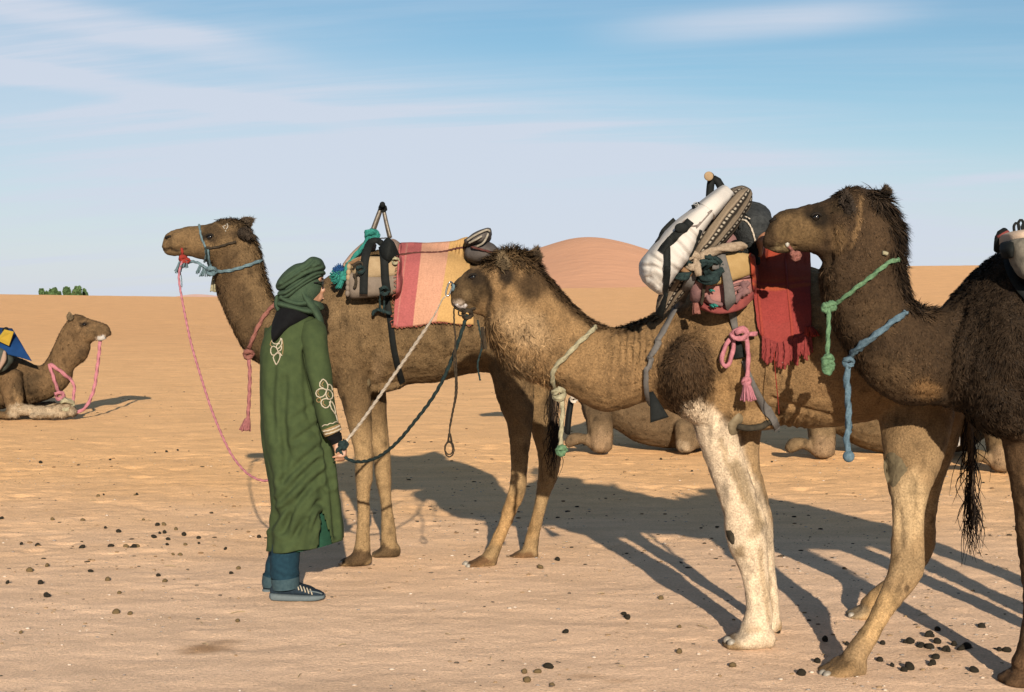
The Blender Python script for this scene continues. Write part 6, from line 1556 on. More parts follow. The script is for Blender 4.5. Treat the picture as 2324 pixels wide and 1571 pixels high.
# ================================================================ couched camel on the left: saddle, ropes
b4 = [C4.bvh]
t = thing('saddle_cloth', 'blue cloth with a yellow square on the couched camel at the left edge', 'saddle cloth', W(20, 790, Yl - .3))
G = []
for u in np.linspace(0, 1, 24):
    row_ = []
    for v in np.linspace(0, 1, 20):
        x0, x1 = -40 + 68 * u, -44 + 116 * u
        top_ = (np.array((-40, 742)) * (1 - u) + np.array((28, 747)) * u); bt = (np.array((-70, 800)) * (1 - u) + np.array((72, 820)) * u)
        sag = np.array((0, -8 * math.sin(u * 3.1) * v))
        p = top_ * (1 - v) + bt * v + sag
        row_.append(W(p[0], p[1], Yl - .10 - .42 * math.sin(min(1, v * 1.3) * 1.5)))
    G.append(row_)
G = np.array(G); V, fs = sheet_geo(G, .02); mesh('cloth', V, fs, cloth('blue_cloth', (.012, .075, .26), (.008, .05, .18), scale=6), t)
q = np.array([W(10, 748, Yl - .36), W(31, 753, Yl - .44), W(20, 785, Yl - .60), W(-8, 772, Yl - .56)])
V = np.concatenate([q, q + np.array((0, .02, 0))]); mesh('yellow_square', V, [(0, 1, 2, 3), (7, 6, 5, 4), (0, 4, 5, 1), (1, 5, 6, 2), (2, 6, 7, 3), (3, 7, 4, 0)], cloth('yellow_cloth', (.72, .47, .06), (.66, .42, .05), scale=6), t, smooth_=False)
S4 = thing('pack_saddle', 'grey green saddle pad and handle on the couched camel at the left edge', 'saddle', W(0, 820, Yl - .5), 'pack saddles')
V, fs = loft([(-30, 800, -20, 845, Yl - .50, .06), (-5, 788, 0, 846, Yl - .52, .08), (14, 795, 14, 840, Yl - .50, .08), (26, 808, 24, 828, Yl - .46, .06)], N=18, sub=5); mesh('side_pad', V, fs, cloth('grey_green_felt', (.13, .15, .13), (.07, .085, .075), scale=8), S4)
V, fs = loft([(-6, 842, 2, 838, Yl - .62, .02), (2, 815, 14, 818, Yl - .62, .03), (8, 796, 14, 800, Yl - .6, .02)], N=10, sub=4); mesh('pale_patch', V, fs, M_PINKPAD, S4)
rope('handle_bar', P3([(-2, 775, Yl - .1), (4, 758, Yl - .1), (12, 750, Yl - .1)], 4), .03, M_BLACK, S4, lobes=0)
rope('handle_grip', np.array([W(12, 750, Yl - .2), W(14, 749, Yl), W(14, 749, Yl + .2)]), .04, M_BLACK, S4, lobes=0)
t = thing('lead_rope', 'pink lead rope from the mouth of the couched camel at the left to the sand', 'rope', W(210, 930, Yl - .2), 'lead ropes')
rope('line', P3([(227, 772, Yl), (225, 800, Yl - .05), (220, 840, Yl - .1), (214, 880, Yl - .18), (204, 908, Yl - .26), (192, 927, Yl - .32), (172, 938, Yl - .36)]), .020, M_ROPE['pink'], t)
t = thing('neck_rope', 'pale pink rope slung on the neck of the couched camel at the left', 'rope', W(120, 880, Yl - .3), 'rope collars on the camels')
P, nn = lay(b4, [(114, 827), (128, 836), (146, 850), (160, 862)], .03, Yl, 5); rope('collar', P, .022, M_ROPE['pink'], t)
P, nn = lay(b4, [(112, 827), (118, 845), (124, 865), (131, 886), (134, 896)], .03, Yl - .2, 5); rope('collar', P, .020, M_ROPE['pink'], t)
rope('hanging_end', P3([(160, 862, Yl - .2), (168, 874, Yl - .22), (168, 892, Yl - .24), (165, 913, Yl - .3)]), .018, M_ROPE['pink'], t)
V, fs = knot_geo(W(134, 898, Yl - .3), .05, .018, 2); mesh('knot', V, fs, M_ROPE['pink'], t)
V, fs = knot_geo(W(150, 918, Yl - .42), .07, .022, 9); top_mesh('hobble', 'yellow rope hobble coiled on the folded foreleg of the left couched camel', 'rope', V, fs, M_ROPE['cream'])
# kit glimpsed on the couched camels behind
V, fs = loft([(1290, 905, 1304, 905, 14.2, .08), (1284, 940, 1298, 945, 14.15, .10), (1280, 980, 1294, 985, 14.15, .08)], N=14, sub=4)
t = top_mesh('dark_pannier', 'dark bag hanging at the couched camel under the pale camel\'s neck', 'bag', V, fs, M_BLACK)
V, fs = knot_geo(W(1302, 906, 14.05), .03, .012, 4); mesh('pale_tie', V, fs, M_ROPE['white'], t)
V, fs = loft([(2158, 975, 2176, 980, 12.6, .08), (2158, 992, 2176, 994, 12.6, .1), (2156, 1008, 2178, 1010, 12.6, .06)], N=12, sub=4)
top_mesh('sack', 'white sack glimpsed by the couched camel behind the black tail', 'sack', V, fs, M_WHITE)
# ================================================================ the man
Ym = 7.25
MAN = thing('person', 'person in a long green embroidered robe and green turban holding the camel ropes', 'person', W(675, 1352, Ym) * (1, 1, 0))
M_SKIN = cloth('skin', (0.62, 0.33, 0.20), (0.52, 0.26, 0.15), rough=.55, scale=40, bump=.1, sheen=0)
M_ROBE = cloth('green_robe_cloth', (0.092, 0.132, 0.052), (0.064, 0.096, 0.040), scale=22, bump=.5, bscale=260, rough=.95, dist=.003)
M_ROBEIN = cloth('robe_lining', (0.03, 0.12, 0.075), (0.02, 0.08, 0.05), scale=20)
M_TURB = cloth('green_turban_cloth', (0.085, 0.138, 0.082), (0.055, 0.098, 0.062), scale=40, bump=.6, bscale=200, rough=.95, dist=.004)
M_HOODC = cloth('black_velvet', (0.010, 0.011, 0.013), (0.006, 0.006, 0.008), scale=30, rough=.95)
M_DENIM = cloth('denim', (0.022, 0.075, 0.115), (0.012, 0.045, 0.075), scale=45, bump=.5)
M_SHOE = cloth('shoe_knit', (0.035, 0.065, 0.095), (0.02, 0.035, 0.055), scale=80)
M_SOLE = cloth('shoe_sole', (0.22, 0.28, 0.31), (0.17, 0.215, 0.24), scale=60, rough=.6)
M_EMB = cloth('cream_braid', (0.80, 0.72, 0.58), (0.66, 0.56, 0.42), scale=90)
M_EMB2 = cloth('tan_braid', (0.50, 0.34, 0.17), (0.40, 0.26, 0.12), scale=90)
Yarm = 7.05
# body: one continuous surface from head to feet
hand = []
def fing(pts, r0, r1, Y0, Y1):
    n = len(pts); return rope_geo(curve3([W(x, y, Y0 + (Y1 - Y0) * i / (n - 1)) for i, (x, y) in enumerate(pts)], 5), r0, lobes=0, N=9, taper=((0, .85, 1), (1, r1 / r0, r1 / r0 * .7)))
hand += [limb([(752, 985, 13, Yarm, .026), (760, 1000, 10.5, Yarm, .024), (768, 1012, 13, Yarm - .005, .02), (776, 1024, 13, Yarm - .01, .018), (780, 1032, 9, Yarm - .01, .015)], N=14, sub=4),
         fing([(777, 1020), (784, 1030), (778, 1036), (766, 1036), (753, 1038)], .0092, .0068, Yarm - .018, Yarm - .03),
         fing([(778, 1026), (784, 1037), (777, 1042), (768, 1043), (758, 1045)], .0095, .0070, Yarm - .006, Yarm - .018),
         fing([(779, 1028), (785, 1038), (779, 1044), (771, 1046), (763, 1047)], .0090, .0066, Yarm + .008, Yarm),
         fing([(779, 1029), (785, 1037), (781, 1043), (775, 1045), (769, 1045)], .0080, .0058, Yarm + .022, Yarm + .016),
         fing([(765, 1008), (761, 1016), (762, 1024), (768, 1030)], .0105, .0080, Yarm - .012, Yarm - .034)]
lh = [limb([(648, 1010, 13, 7.47, .026), (655, 1030, 11, 7.47, .022), (660, 1044, 12, 7.46, .018), (664, 1056, 10, 7.46, .016)], N=12, sub=4)]
for k in range(4): lh.append(fing([(664, 1050 + k * 1.5), (668, 1060), (662, 1066), (654, 1064)], .0090 - .0006 * k, .0066, 7.445 + .014 * k, 7.45 + .014 * k))
lh.append(fing([(656, 1036), (650, 1046), (654, 1056)], .0105, .008, 7.44, 7.43))
bparts = [
    loft([(668, 615, 706, 612, Ym, .050), (656, 627, 724, 622, Ym, .075), (652, 642, 731, 638, Ym, .080), (655, 660, 731, 658, Ym, .076), (664, 678, 729, 678, Ym, .066), (684, 692, 724, 694, Ym, .05)], N=22, sub=5),
    loft([(729, 652, 736, 652, Ym - .01, .008), (729, 657, 740, 658, Ym - .01, .011), (729, 662, 736, 664, Ym - .01, .013)], N=12, sub=4),
    loft([(724, 630, 734.5, 631, Ym, .045), (724, 636, 733, 637, Ym, .045)], N=12, sub=3),
    loft([(722, 668, 733.5, 669, Ym - .005, .022), (722, 674, 734, 675, Ym - .005, .024), (722, 681, 731, 682, Ym - .005, .024)], N=12, sub=3),
    loft([(658, 680, 700, 684, Ym, .058), (652, 700, 698, 706, Ym, .060), (645, 722, 700, 726, Ym, .075)], N=16, sub=4),
    loft([(648, 716, 700, 718, Ym, .10), (622, 742, 722, 742, Ym, .14), (616, 800, 722, 800, Ym, .13), (620, 900, 715, 900, Ym, .125), (622, 980, 722, 980, Ym, .14), (628, 1040, 722, 1040, Ym, .14)], N=20, sub=4),
    limb([(705, 752, 24, 7.16, .06), (716, 810, 20, 7.09, .05), (728, 870, 17, 7.06, .045), (742, 940, 14, Yarm, .036), (752, 985, 12, Yarm, .028)], sub=4),
    limb([(640, 752, 24, 7.34, .06), (634, 820, 20, 7.40, .05), (636, 890, 17, 7.45, .045), (642, 960, 14, 7.47, .036), (648, 1010, 12, 7.47, .028)], sub=4),
    limb([(672, 1030, 40, 7.17, .09), (666, 1120, 30, 7.16, .075), (656, 1200, 24, 7.15, .06), (650, 1280, 17, 7.14, .045), (648, 1328, 9, 7.15, .026), (656, 1346, 7, 7.16, .026)], sub=4),
    limb([(660, 1030, 40, 7.33, .09), (648, 1120, 30, 7.34, .075), (634, 1200, 24, 7.36, .06), (624, 1280, 16, 7.38, .045), (621, 1318, 11, 7.38, .032), (626, 1334, 9, 7.38, .03)], sub=4)] + hand + lh
V, Fq, ex = remeshed(bparts, .0052, 3)
o = body_mesh('body', V, Fq, ex, np.ones((len(V), 3)), MAN, M_SKIN)
mb = bvh_of(V, Fq)
# face: lips, brow, glasses
for q, r_, nm in (([(731.5, 677), (734, 677.5), (735, 678)], .004, 'lips'), ([(727, 632.5), (731, 632), (734, 633)], .004, 'eyebrow'), ([(729, 684), (731, 682), (733, 679)], .004, 'moustache')):
    rope(nm, P3([(x, y, Ym - .035) for x, y in q], 4), r_, M_DARKSKIN if nm != 'lips' else M_SKIN, MAN, lobes=0)
g = obj_g = rope('glasses_temple', P3([(712, 642, Ym - .082), (722, 641, Ym - .078), (730, 641, Ym - .06)], 4), .0035, M_BLACK, MAN, lobes=0)
for dy in (-.045, .03):
    V, fs = ball(W(732.5, 645, Ym + dy), .020, 14, 10, (.32, 1.1, .85)); mesh('glasses_lens', V, fs, cloth('dark_lens', (.03, .035, .03), rough=.08, sheen=0, bump=0) if 'dark_lens' not in bpy.data.materials else bpy.data.materials['dark_lens'], MAN)
rope('glasses_frame', P3([(730, 638, Ym - .06), (734, 638, Ym - .04), (735, 640, Ym), (734, 638, Ym + .04)], 4), .0035, M_STEEL, MAN, lobes=0)

# robe
def fold(V, C, ang):
    n, N = V.shape[:2]; t = np.linspace(0, 1, n)[:, None]; a = ang[None, :]
    d = V - C[:, None, :]
    low_ = np.clip((t - .18) / .6, 0, 1)
    f = 0.055 * low_ * np.sin(7 * a + 3.0 * t) + 0.03 * low_ * np.sin(12 * a - 9 * t + 1.0) + 0.030 * np.sin(5 * a + 13 * t) * np.clip(t * 3, 0, 1)
    drag = np.sin(16 * t + 4.2 * a) * np.exp(-((t - .70) / .26) ** 2) * .055 + np.abs(np.sin(11 * t + 3.1 * a + .6)) ** .6 * np.exp(-((t - .55) / .22) ** 2) * .075
    nz = (fbm(V, 5.5, 4, 17) - .5) * .16
    s = 1 + f + drag + nz
    side = np.abs(np.sin(a)) ** .5       # keep the outline, crease the faces
    return C[:, None, :] + d * (1 + (s - 1) * (0.35 + .65 * side))[..., None]
rsec = [(658, 708, 704, 712, Ym, .075), (630, 726, 726, 728, Ym, .125), (608, 748, 737, 748, Ym, .155), (595, 785, 742, 785, Ym, .172), (592, 850, 742, 850, Ym, .178), (595, 920, 738, 920, Ym, .18), (599, 990, 748, 985, Ym, .188), (606, 1050, 757, 1048, Ym, .192), (616, 1110, 765, 1104, Ym, .198), (620, 1160, 771, 1148, Ym, .204), (613, 1202, 776, 1186, Ym, .208), (607, 1247, 780, 1222, Ym, .212)]
V, fs = loft(rsec, N=150, sub=12, caps=False, wobble=fold)
cx_, cy_ = PX(V)
slit = [(729.5, 1158), (719, 1275), (764, 1275), (756, 1238), (745, 1200), (736, 1172)]
keep = []
for f in fs:
    c = V[list(f)].mean(0); x, y = PX(c)
    if c[1] < Ym and in_poly(np.array([x]), np.array([y]), slit)[0]: continue
    keep.append(f)
# the front panel hangs shorter than the back
Nq = np.zeros_like(V); ctr_ = np.array(W(675, 950, Ym))
q4 = np.array([f for f in keep]); nf = np.cross(V[q4[:, 2]] - V[q4[:, 0]], V[q4[:, 3]] - V[q4[:, 1]])
for k in range(4):
    for c in range(3): Nq[:, c] += np.bincount(q4[:, k], nf[:, c], len(V))
Nq /= np.maximum(np.linalg.norm(Nq, axis=1, keepdims=True), 1e-9)
if (Nq[:, 1] * (V[:, 1] - Ym)).sum() < 0: Nq = -Nq
near_ = np.clip(-(V[:, 1] - Ym) / .06, 0, 1) * np.clip((1252 - PX(V)[1]) / 40, 0, 1) * .62
for poly, r_, dep in (([(640, 1208), (668, 1150), (700, 1105), (738, 1072)], 6, .024), ([(655, 1238), (690, 1182), (722, 1140)], 6, .022), ([(694, 1246), (714, 1195), (727, 1165)], 5, .018), ([(636, 1135), (680, 1085), (722, 1046)], 6, .024),
                      ([(694, 792), (706, 870), (728, 960), (742, 1040), (746, 1100)], 6, .030), ([(690, 800), (694, 870), (700, 940)], 6, .016), ([(748, 1060), (754, 1130), (762, 1215)], 5, .022), ([(660, 955), (698, 930), (722, 908)], 5, .014),
                      ([(640, 1092), (690, 1042), (738, 1005)], 6, .020), ([(612, 1196), (640, 1160), (690, 1118)], 6, .018), ([(648, 860), (643, 950), (650, 1040), (640, 1120)], 7, .014), ([(625, 800), (617, 900), (624, 1000)], 6, .012), ([(668, 1000), (705, 975), (738, 950)], 5, .016), ([(655, 1170), (650, 1220), (655, 1255)], 6, .014), ([(700, 1180), (690, 1225), (684, 1258)], 5, .014)):
    xx_, yy_ = PX(V); d_ = segdist(xx_, yy_, poly)
    g_ = -np.exp(-(d_ / r_) ** 2) + .55 * np.exp(-((d_ - 2.1 * r_) / (1.1 * r_)) ** 2)
    V = V + Nq * (dep * near_ * g_)[:, None]
robe = mesh('robe', V, keep, M_ROBE, MAN)
sol = robe.modifiers.new('thickness', 'SOLIDIFY'); sol.thickness = .004; sol.offset = -1
br = [bvh_of(V, keep)]
V, fs = loft([(a + 16, b, c - 14, d, e, h - .055) for (a, b, c, d, e, h) in rsec[6:]] , N=60, sub=6, caps=False)
V[:, 2] -= .012 * (PX(V)[1] > 1200)
mesh('under_robe', V, fs, M_ROBEIN, MAN)
def fold2(V, C, ang):
    n = V.shape[0]; t = np.linspace(0, 1, n)[:, None]; a = ang[None, :]
    s = 1 + .035 * np.sin(3 * a + 9 * t) + .05 * np.sin(18 * t + 2 * a) * np.exp(-((t - .42) / .22) ** 2) + (fbm(V, 9, 3, 5) - .5) * .10
    return C[:, None, :] + (V - C[:, None, :]) * s[..., None]
def limb_w(pts, wob, N=48, sub=10, caps=False):
    P = np.asarray(pts, float); T = np.gradient(P[:, :2], axis=0); T /= np.linalg.norm(T, axis=1, keepdims=True); Nn = np.stack([-T[:, 1], T[:, 0]], 1)
    S = np.concatenate([P[:, :2] + Nn * P[:, 2:3], P[:, :2] - Nn * P[:, 2:3], P[:, 3:4], P[:, 4:5]], 1)
    return loft(S, N=N, sub=sub, caps=caps, wobble=wob)
V, fs = limb_w([(702, 728, 22, 7.20, .07), (710, 750, 31, 7.16, .088), (715, 780, 30, 7.12, .088), (720, 815, 28, 7.09, .082), (726, 852, 26.5, 7.07, .078), (732, 890, 24.5, 7.06, .072), (739, 930, 23, Yarm, .066), (747, 960, 22, Yarm, .062), (752, 978, 21, Yarm, .058)], fold2)
sl = mesh('sleeve', V, fs, M_ROBE, MAN); bsl = [bvh_of(V, fs)]
s_ = sl.modifiers.new('thickness', 'SOLIDIFY'); s_.thickness = .004; s_.offset = -1
V, fs = limb_w([(630, 745, 30, 7.34, .08), (628, 800, 28, 7.40, .08), (630, 870, 26, 7.44, .075), (636, 940, 24, 7.46, .066), (645, 1000, 21, 7.47, .055)], fold2)
mesh('sleeve', V, fs, M_ROBE, MAN)
V, fs = limb_w([(750.2, 968.5, 22.3, Yarm, .064), (753, 976, 22.0, Yarm, .062), (756.5, 984, 20.5, Yarm, .058)], None, sub=6)
cuff = mesh('cuff', V, fs, M_EMB2, MAN); bcf = [bvh_of(V, fs)]
s_ = cuff.modifiers.new('thickness', 'SOLIDIFY'); s_.thickness = .004; s_.offset = -1
for q in ([(730, 972), (742, 970), (756, 966), (768.5, 960.5)], [(734, 979), (746, 977), (760, 972), (771, 966.5)], [(738, 985.5), (750, 983), (763, 978.5), (774, 973.5)]):
    P, nn = lay(bcf, q, .003, Yarm - .05, 6); rope('cuff_braid', P, .0042, M_EMB, cuff, lobes=2, pitch=5)
wv = [(731 + 36 * t, 968.5 - 10 * t - 2.4 * abs(math.sin(t * 3 * math.pi))) for t in np.linspace(0, 1, 22)]
P, nn = lay(bsl + bcf, wv, .003, Yarm - .05, 2); rope('cuff_braid', P, .0028, M_EMB, cuff, lobes=0, N=6)
V, fs = limb_w([(755, 982, 17, Yarm, .048), (760, 992, 16, Yarm, .044), (766, 1004, 13, Yarm, .036)], fold2)
mesh('black_cuff', V, fs, M_HOODC, MAN)
def c2(p): return [(544.7 + .3609 * x, 556 + .3609 * y) for x, y in p]
def embroider(bv, parent, curves, r, mat, d):
    for q in curves:
        P, nn = lay(bv, c2(q), .001, d, 5); rope('braid', P, r, mat, parent, lobes=2, N=7, pitch=5)
back = [[(205, 585), (203, 606), (214, 621), (234, 622), (250, 608), (257, 585)], [(262, 588), (264, 615), (256, 636), (240, 652), (228, 645), (234, 628), (250, 618)],
        [(240, 670), (218, 692), (200, 690), (193, 668), (198, 645), (214, 638), (231, 650), (240, 670)], [(228, 755), (213, 722), (211, 702), (234, 682), (250, 687), (252, 706), (241, 735), (228, 755)],
        [(262, 636), (258, 660), (240, 672), (252, 682), (264, 698)]]
arm = [[(520, 845), (503, 868), (503, 890), (520, 900), (545, 912), (552, 890), (547, 868), (532, 850), (520, 845)],
       [(545, 912), (520, 904), (495, 908), (479, 925), (481, 947), (500, 958), (520, 954), (536, 938), (545, 912)],
       [(545, 912), (540, 938), (546, 960), (560, 972), (577, 965), (583, 945), (575, 925), (560, 912), (545, 912)],
       [(562, 972), (536, 967), (516, 976), (510, 995), (520, 1015), (540, 1025), (556, 1017), (566, 1000), (570, 978)],
       [(562, 985), (574, 1028), (590, 1050), (600, 1066), (598, 1040), (590, 1010), (576, 984)], [(598, 1060), (607, 1085), (612, 1108)], [(552, 882), (565, 879), (577, 893), (580, 915)]]
embroider(br, robe, back, .0030, M_EMB, Ym - .17)
embroider(bsl, sl, arm, .0032, M_EMB, Yarm - .07)
embroider(br, robe, [[(200, 600), (190, 628), (204, 640)], [(268, 600), (271, 640), (268, 690)]], .0022, M_EMB2, Ym - .17)
embroider(bsl, sl, [[(495, 962), (482, 972), (486, 986), (500, 989), (510, 977), (503, 964), (495, 962)], [(497, 915), (488, 930), (500, 948)], [(526, 860), (514, 880), (526, 890)], [(555, 925), (552, 945), (566, 960)], [(528, 980), (522, 998), (540, 1012)]], .0024, M_EMB2, Yarm - .07)
h = ray(br, 729.8, 1164, .004, Ym - .2); mesh('slit_tack', *ball(h[0], .006, 8, 6), M_EMB, robe)
# diagonal drag folds are in the cloth; a few deeper tucks near the slit
# hood at the back
V, fs = loft([(631, 698, 708, 706, Ym - .01, .115), (626, 712, 706, 724, Ym - .01, .145), (622, 728, 690, 736, Ym - .012, .165), (620, 745, 668, 748, Ym - .014, .180), (621, 760, 654, 760, Ym - .012, .186), (625, 769, 644, 769, Ym - .01, .183)], N=40, sub=7, round_caps=.25)
V = V + .010 * (np.stack([fbm(V, 12, 3, s) for s in (1, 2, 3)], 1) - .5) * 2
mesh('hood', V, fs, M_HOODC, MAN)

# turban: wound bands, each one its own fold of cloth
T = []
def wob(amp, f1, seed):
    def w_(V, C, ang):
        n = V.shape[0]; t = np.linspace(0, 1, n)[:, None]; a = ang[None, :]
        s = 1 + amp * np.sin(f1 * a + 2.0 * np.sin(5 * t + seed)) * (.5 + .5 * np.sin(3 * t + seed)) + amp * 2.4 * (fbm(V, 16, 3, seed) - .5)
        return C[:, None, :] + (V - C[:, None, :]) * s[..., None]
    return w_
T.append(loft([(628, 643, 633, 660, Ym, .045), (634, 632, 648, 662, Ym, .092), (650, 614, 670, 652, Ym, .122), (670, 600, 692, 640, Ym, .130), (690, 595, 709, 630, Ym, .126), (708, 583, 722, 623, Ym, .112), (727, 587, 733, 616, Ym, .085), (734, 598, 737, 611, Ym, .05)], N=48, sub=9, wobble=wob(.018, 6, 3), round_caps=.4))
def band(pts, **k): return limb_w(pts, wob(.05, 3, k.get('seed', 1)), N=28, sub=8, caps=True)
T.append(band([(636, 668, 8, Ym - .01, .075), (655, 664, 9, Ym - .01, .105), (680, 650, 9, Ym - .01, .120), (706, 632, 8.5, Ym - .01, .112), (724, 622, 7.5, Ym, .09), (735, 619, 5, Ym, .06)], seed=5))
T.append(band([(640, 678, 8, Ym - .01, .08), (660, 672, 8, Ym - .01, .105), (682, 656, 8, Ym - .01, .115), (702, 642, 7, Ym - .01, .108), (722, 629, 5.5, Ym, .085), (730, 625, 4, Ym, .07)], seed=6))
T.append(loft([(644, 650, 728, 630, Ym, .102), (642, 664, 732, 645, Ym, .108), (640, 680, 730, 662, Ym, .106), (636, 694, 723, 677, Ym, .098), (634, 704, 712, 690, Ym, .10)], N=44, sub=8, wobble=wob(.012, 8, 9)))
T.append(band([(640, 674, 9, Ym - .02, .075), (660, 684, 10, Ym - .02, .095), (684, 690, 10, Ym - .02, .10), (708, 688, 10, Ym - .01, .095), (724, 694, 9, Ym, .07), (730, 702, 6, Ym, .04)], seed=11))
T.append(band([(636, 690, 9, Ym - .02, .085), (658, 696, 10, Ym - .02, .105), (684, 702, 10, Ym - .02, .11), (706, 706, 10, Ym - .02, .10), (722, 708, 8, Ym - .01, .07)], seed=13))
T.append(band([(684, 656, 7, Ym - .055, .05), (696, 676, 9, Ym - .06, .05), (708, 694, 10, Ym - .06, .055), (718, 710, 9, Ym - .05, .05), (725, 724, 8, Ym - .05, .045), (731, 745, 6, Ym - .05, .03)], seed=15))
T.append(band([(632, 672, 6, Ym - .01, .06), (631, 690, 8, Ym - .01, .07), (636, 704, 8, Ym - .01, .08)], seed=17))
V0, f0 = T[0]; x_, y_ = PX(V0); fr_ = np.clip((Ym + .02 - V0[:, 1]) / .05, 0, 1)
for poly_, r_, dp_ in (([(633, 652), (660, 636), (690, 616), (728, 604)], 2.6, .012), ([(640, 640), (664, 622), (692, 604), (706, 592)], 2.6, .010), ([(650, 654), (676, 640), (700, 624)], 2.4, .010), ([(700, 612), (716, 596), (728, 590)], 2.4, .008)):
    d_ = segdist(x_, y_, poly_); V0[:, 1] += fr_ * dp_ * (np.exp(-(d_ / r_) ** 2) - .5 * np.exp(-((d_ - 2.2 * r_) / r_) ** 2))
T[0] = (V0, f0)
tb = [mesh('turban', *merge(T), M_TURB, MAN)]
# jeans and shoes
def jw(V, C, ang):
    n = V.shape[0]; t = np.linspace(0, 1, n)[:, None]; a = ang[None, :]
    s = 1 + .04 * np.sin(30 * t + 2 * a) * np.clip(t * 2 - .6, 0, 1) + .06 * (fbm(V, 14, 3, 3) - .5)
    return C[:, None, :] + (V - C[:, None, :]) * s[..., None]
V1, f1 = limb_w([(676, 1040, 32, 7.20, .085), (668, 1140, 28, 7.18, .08), (650, 1240, 32, 7.15, .082), (646, 1290, 33, 7.14, .08), (648, 1312, 31, 7.14, .074), (648, 1322, 29, 7.14, .07)], jw, N=36, sub=10)
V2, f2 = limb_w([(668, 1040, 30, 7.30, .09), (660, 1140, 26, 7.33, .085), (638, 1240, 24, 7.37, .08), (625, 1290, 23, 7.38, .076), (620, 1318, 22, 7.38, .07)], jw, N=36, sub=10)
mesh('jeans', *merge([(V1, f1), (V2, f2)]), M_DENIM, MAN)
M_CUFFD = cloth('faded_denim', (0.085, 0.15, 0.18), (0.05, 0.10, 0.13), scale=60)
V, fs = limb_w([(647, 1310, 32.5, 7.14, .079), (648, 1322, 31.5, 7.14, .077), (649, 1335, 30, 7.14, .073)], None, N=36, sub=5); mesh('turn_up', V, fs, M_CUFFD, MAN)
V, fs = limb_w([(621, 1306, 24.5, 7.38, .078), (618, 1322, 23.5, 7.38, .072), (618, 1330, 22, 7.38, .066)], None, N=36, sub=5); mesh('turn_up', V, fs, M_CUFFD, MAN)
def shoe(dx, Y, k=1.0, dy=0):
    f = lambda x, y: (613 + (x - 613) * k + dx, 1362 + (y - 1362) * k + dy)
    up = [(*f(618, 1328), *f(618, 1350), Y, .034), (*f(628, 1320), *f(628, 1351), Y, .042), (*f(650, 1316), *f(650, 1351), Y, .046), (*f(676, 1324), *f(676, 1351), Y, .048), (*f(700, 1333), *f(700, 1351), Y, .050), (*f(722, 1340), *f(722, 1351), Y, .046), (*f(734, 1346), *f(734, 1352), Y, .03)]
    so = [(*f(615, 1344), *f(615, 1358), Y, .036), (*f(622, 1343), *f(622, 1361), Y, .048), (*f(650, 1345), *f(650, 1362), Y, .053), (*f(690, 1347), *f(690, 1362), Y, .056), (*f(720, 1347), *f(720, 1361), Y, .053), (*f(736, 1349), *f(736, 1357), Y, .034)]
    V, fs = loft(up, N=24, sub=5, power=.9); s = mesh('shoe', V, fs, M_SHOE, MAN); bv = [bvh_of(V, fs)]
    V, fs = loft(so, N=24, sub=5, power=.55); V[:, 2] = np.maximum(V[:, 2], .002); mesh('sole', V, fs, M_SOLE, s)
    for i in range(6):
        x, y = 668 + i * 7.5, 1326 + i * 2.6
        P, nn = lay(bv, [f(x - 2, y - 2), f(x + 1, y + 5), f(x + 3, y + 11)], .002, Y - .04, 4); rope('lace', P, .0034, M_EMB, s, lobes=0, N=6)
    P, nn = lay(bv, [f(700, 1342), f(716, 1344), f(731, 1348)], .002, Y - .04, 4); rope('stripe', P, .004, M_SOLE, s, lobes=0, N=6)
    for a_ in ([(650, 1318), (664, 1322), (668, 1334)],):
        P, nn = lay(bv, [f(*q) for q in a_], .002, Y - .04, 4); rope('collar_seam', P, .003, M_SOLE, s, lobes=0, N=6)
shoe(0, 7.16); shoe(-16, 7.40, .97, -10)

# ---------------------------------------------------------------- ropes led by the man
def lead(name, label, pts, r, mat, **k):
    return top_rope(name, label, 'rope', P3(pts, 8), r, mat, group='lead ropes', **k)
lead('lead_rope', 'pink rope hanging from the haltered camel\'s mouth down to the man\'s far side',
     [(416, 590, Yc - .09), (409, 606, Yc - .10), (406, 628, Yc - .12), (409, 655, Yc - .14), (418, 705, Yc - .18), (434, 780, Yc - .26), (456, 855, Yc - .36), (484, 940, Yc - .48), (520, 1022, Yc - .58), (552, 1066, Yc - .66), (580, 1086, Yc - .72), (606, 1091, 7.50), (634, 1082, 7.47), (656, 1062, 7.455), (670, 1048, 7.45)], .0058, M_ROPE['hotpink'], pitch=7)
lead('lead_rope', 'off white rope stretched from the nose hook to the man\'s hand',
     [(1012, 672, Ya - .03), (1004, 680, 6.31), (992, 704, 6.36), (975, 733, 6.42), (930, 800, 6.58), (880, 872, 6.74), (830, 944, 6.91), (795, 990, 7.02), (780, 1008, 7.03)], .0068, M_ROPE['white'], pitch=7, taper=((0, .14, .22, 1), (.35, .45, 1, 1)))
lead('lead_rope', 'dark green rope sagging from the low camel\'s jaw to the man\'s hand',
     [(1060, 714, Ya - .08), (1052, 740, 6.26), (1040, 776, 6.29), (1022, 824, 6.34), (1000, 872, 6.40), (974, 914, 6.47), (940, 958, 6.56), (905, 1000, 6.66), (870, 1030, 6.78), (838, 1045, 6.89), (808, 1048, 6.98), (790, 1042, 7.03), (780, 1034, 7.03), (772, 1022, 7.02), (780, 1010, 7.01), (784, 1000, 7.02)], .0072, M_ROPE['darkgreen'], pitch=7)
V, fs = knot_geo(W(779, 1010, Yarm - .035), .016, .009, 3, turns=2.6)
V2, f2 = rope_geo(P3([(764, 1026, Yarm - .03), (770, 1018, Yarm - .04), (778, 1010, Yarm - .045), (783, 1000, Yarm - .03)], 5), .009)
top_mesh('rope_knot', 'dark green knot of rope gripped in the man\'s hand', 'knot', *merge([(V, fs), (V2, f2)]), M_ROPE['darkgreen'])
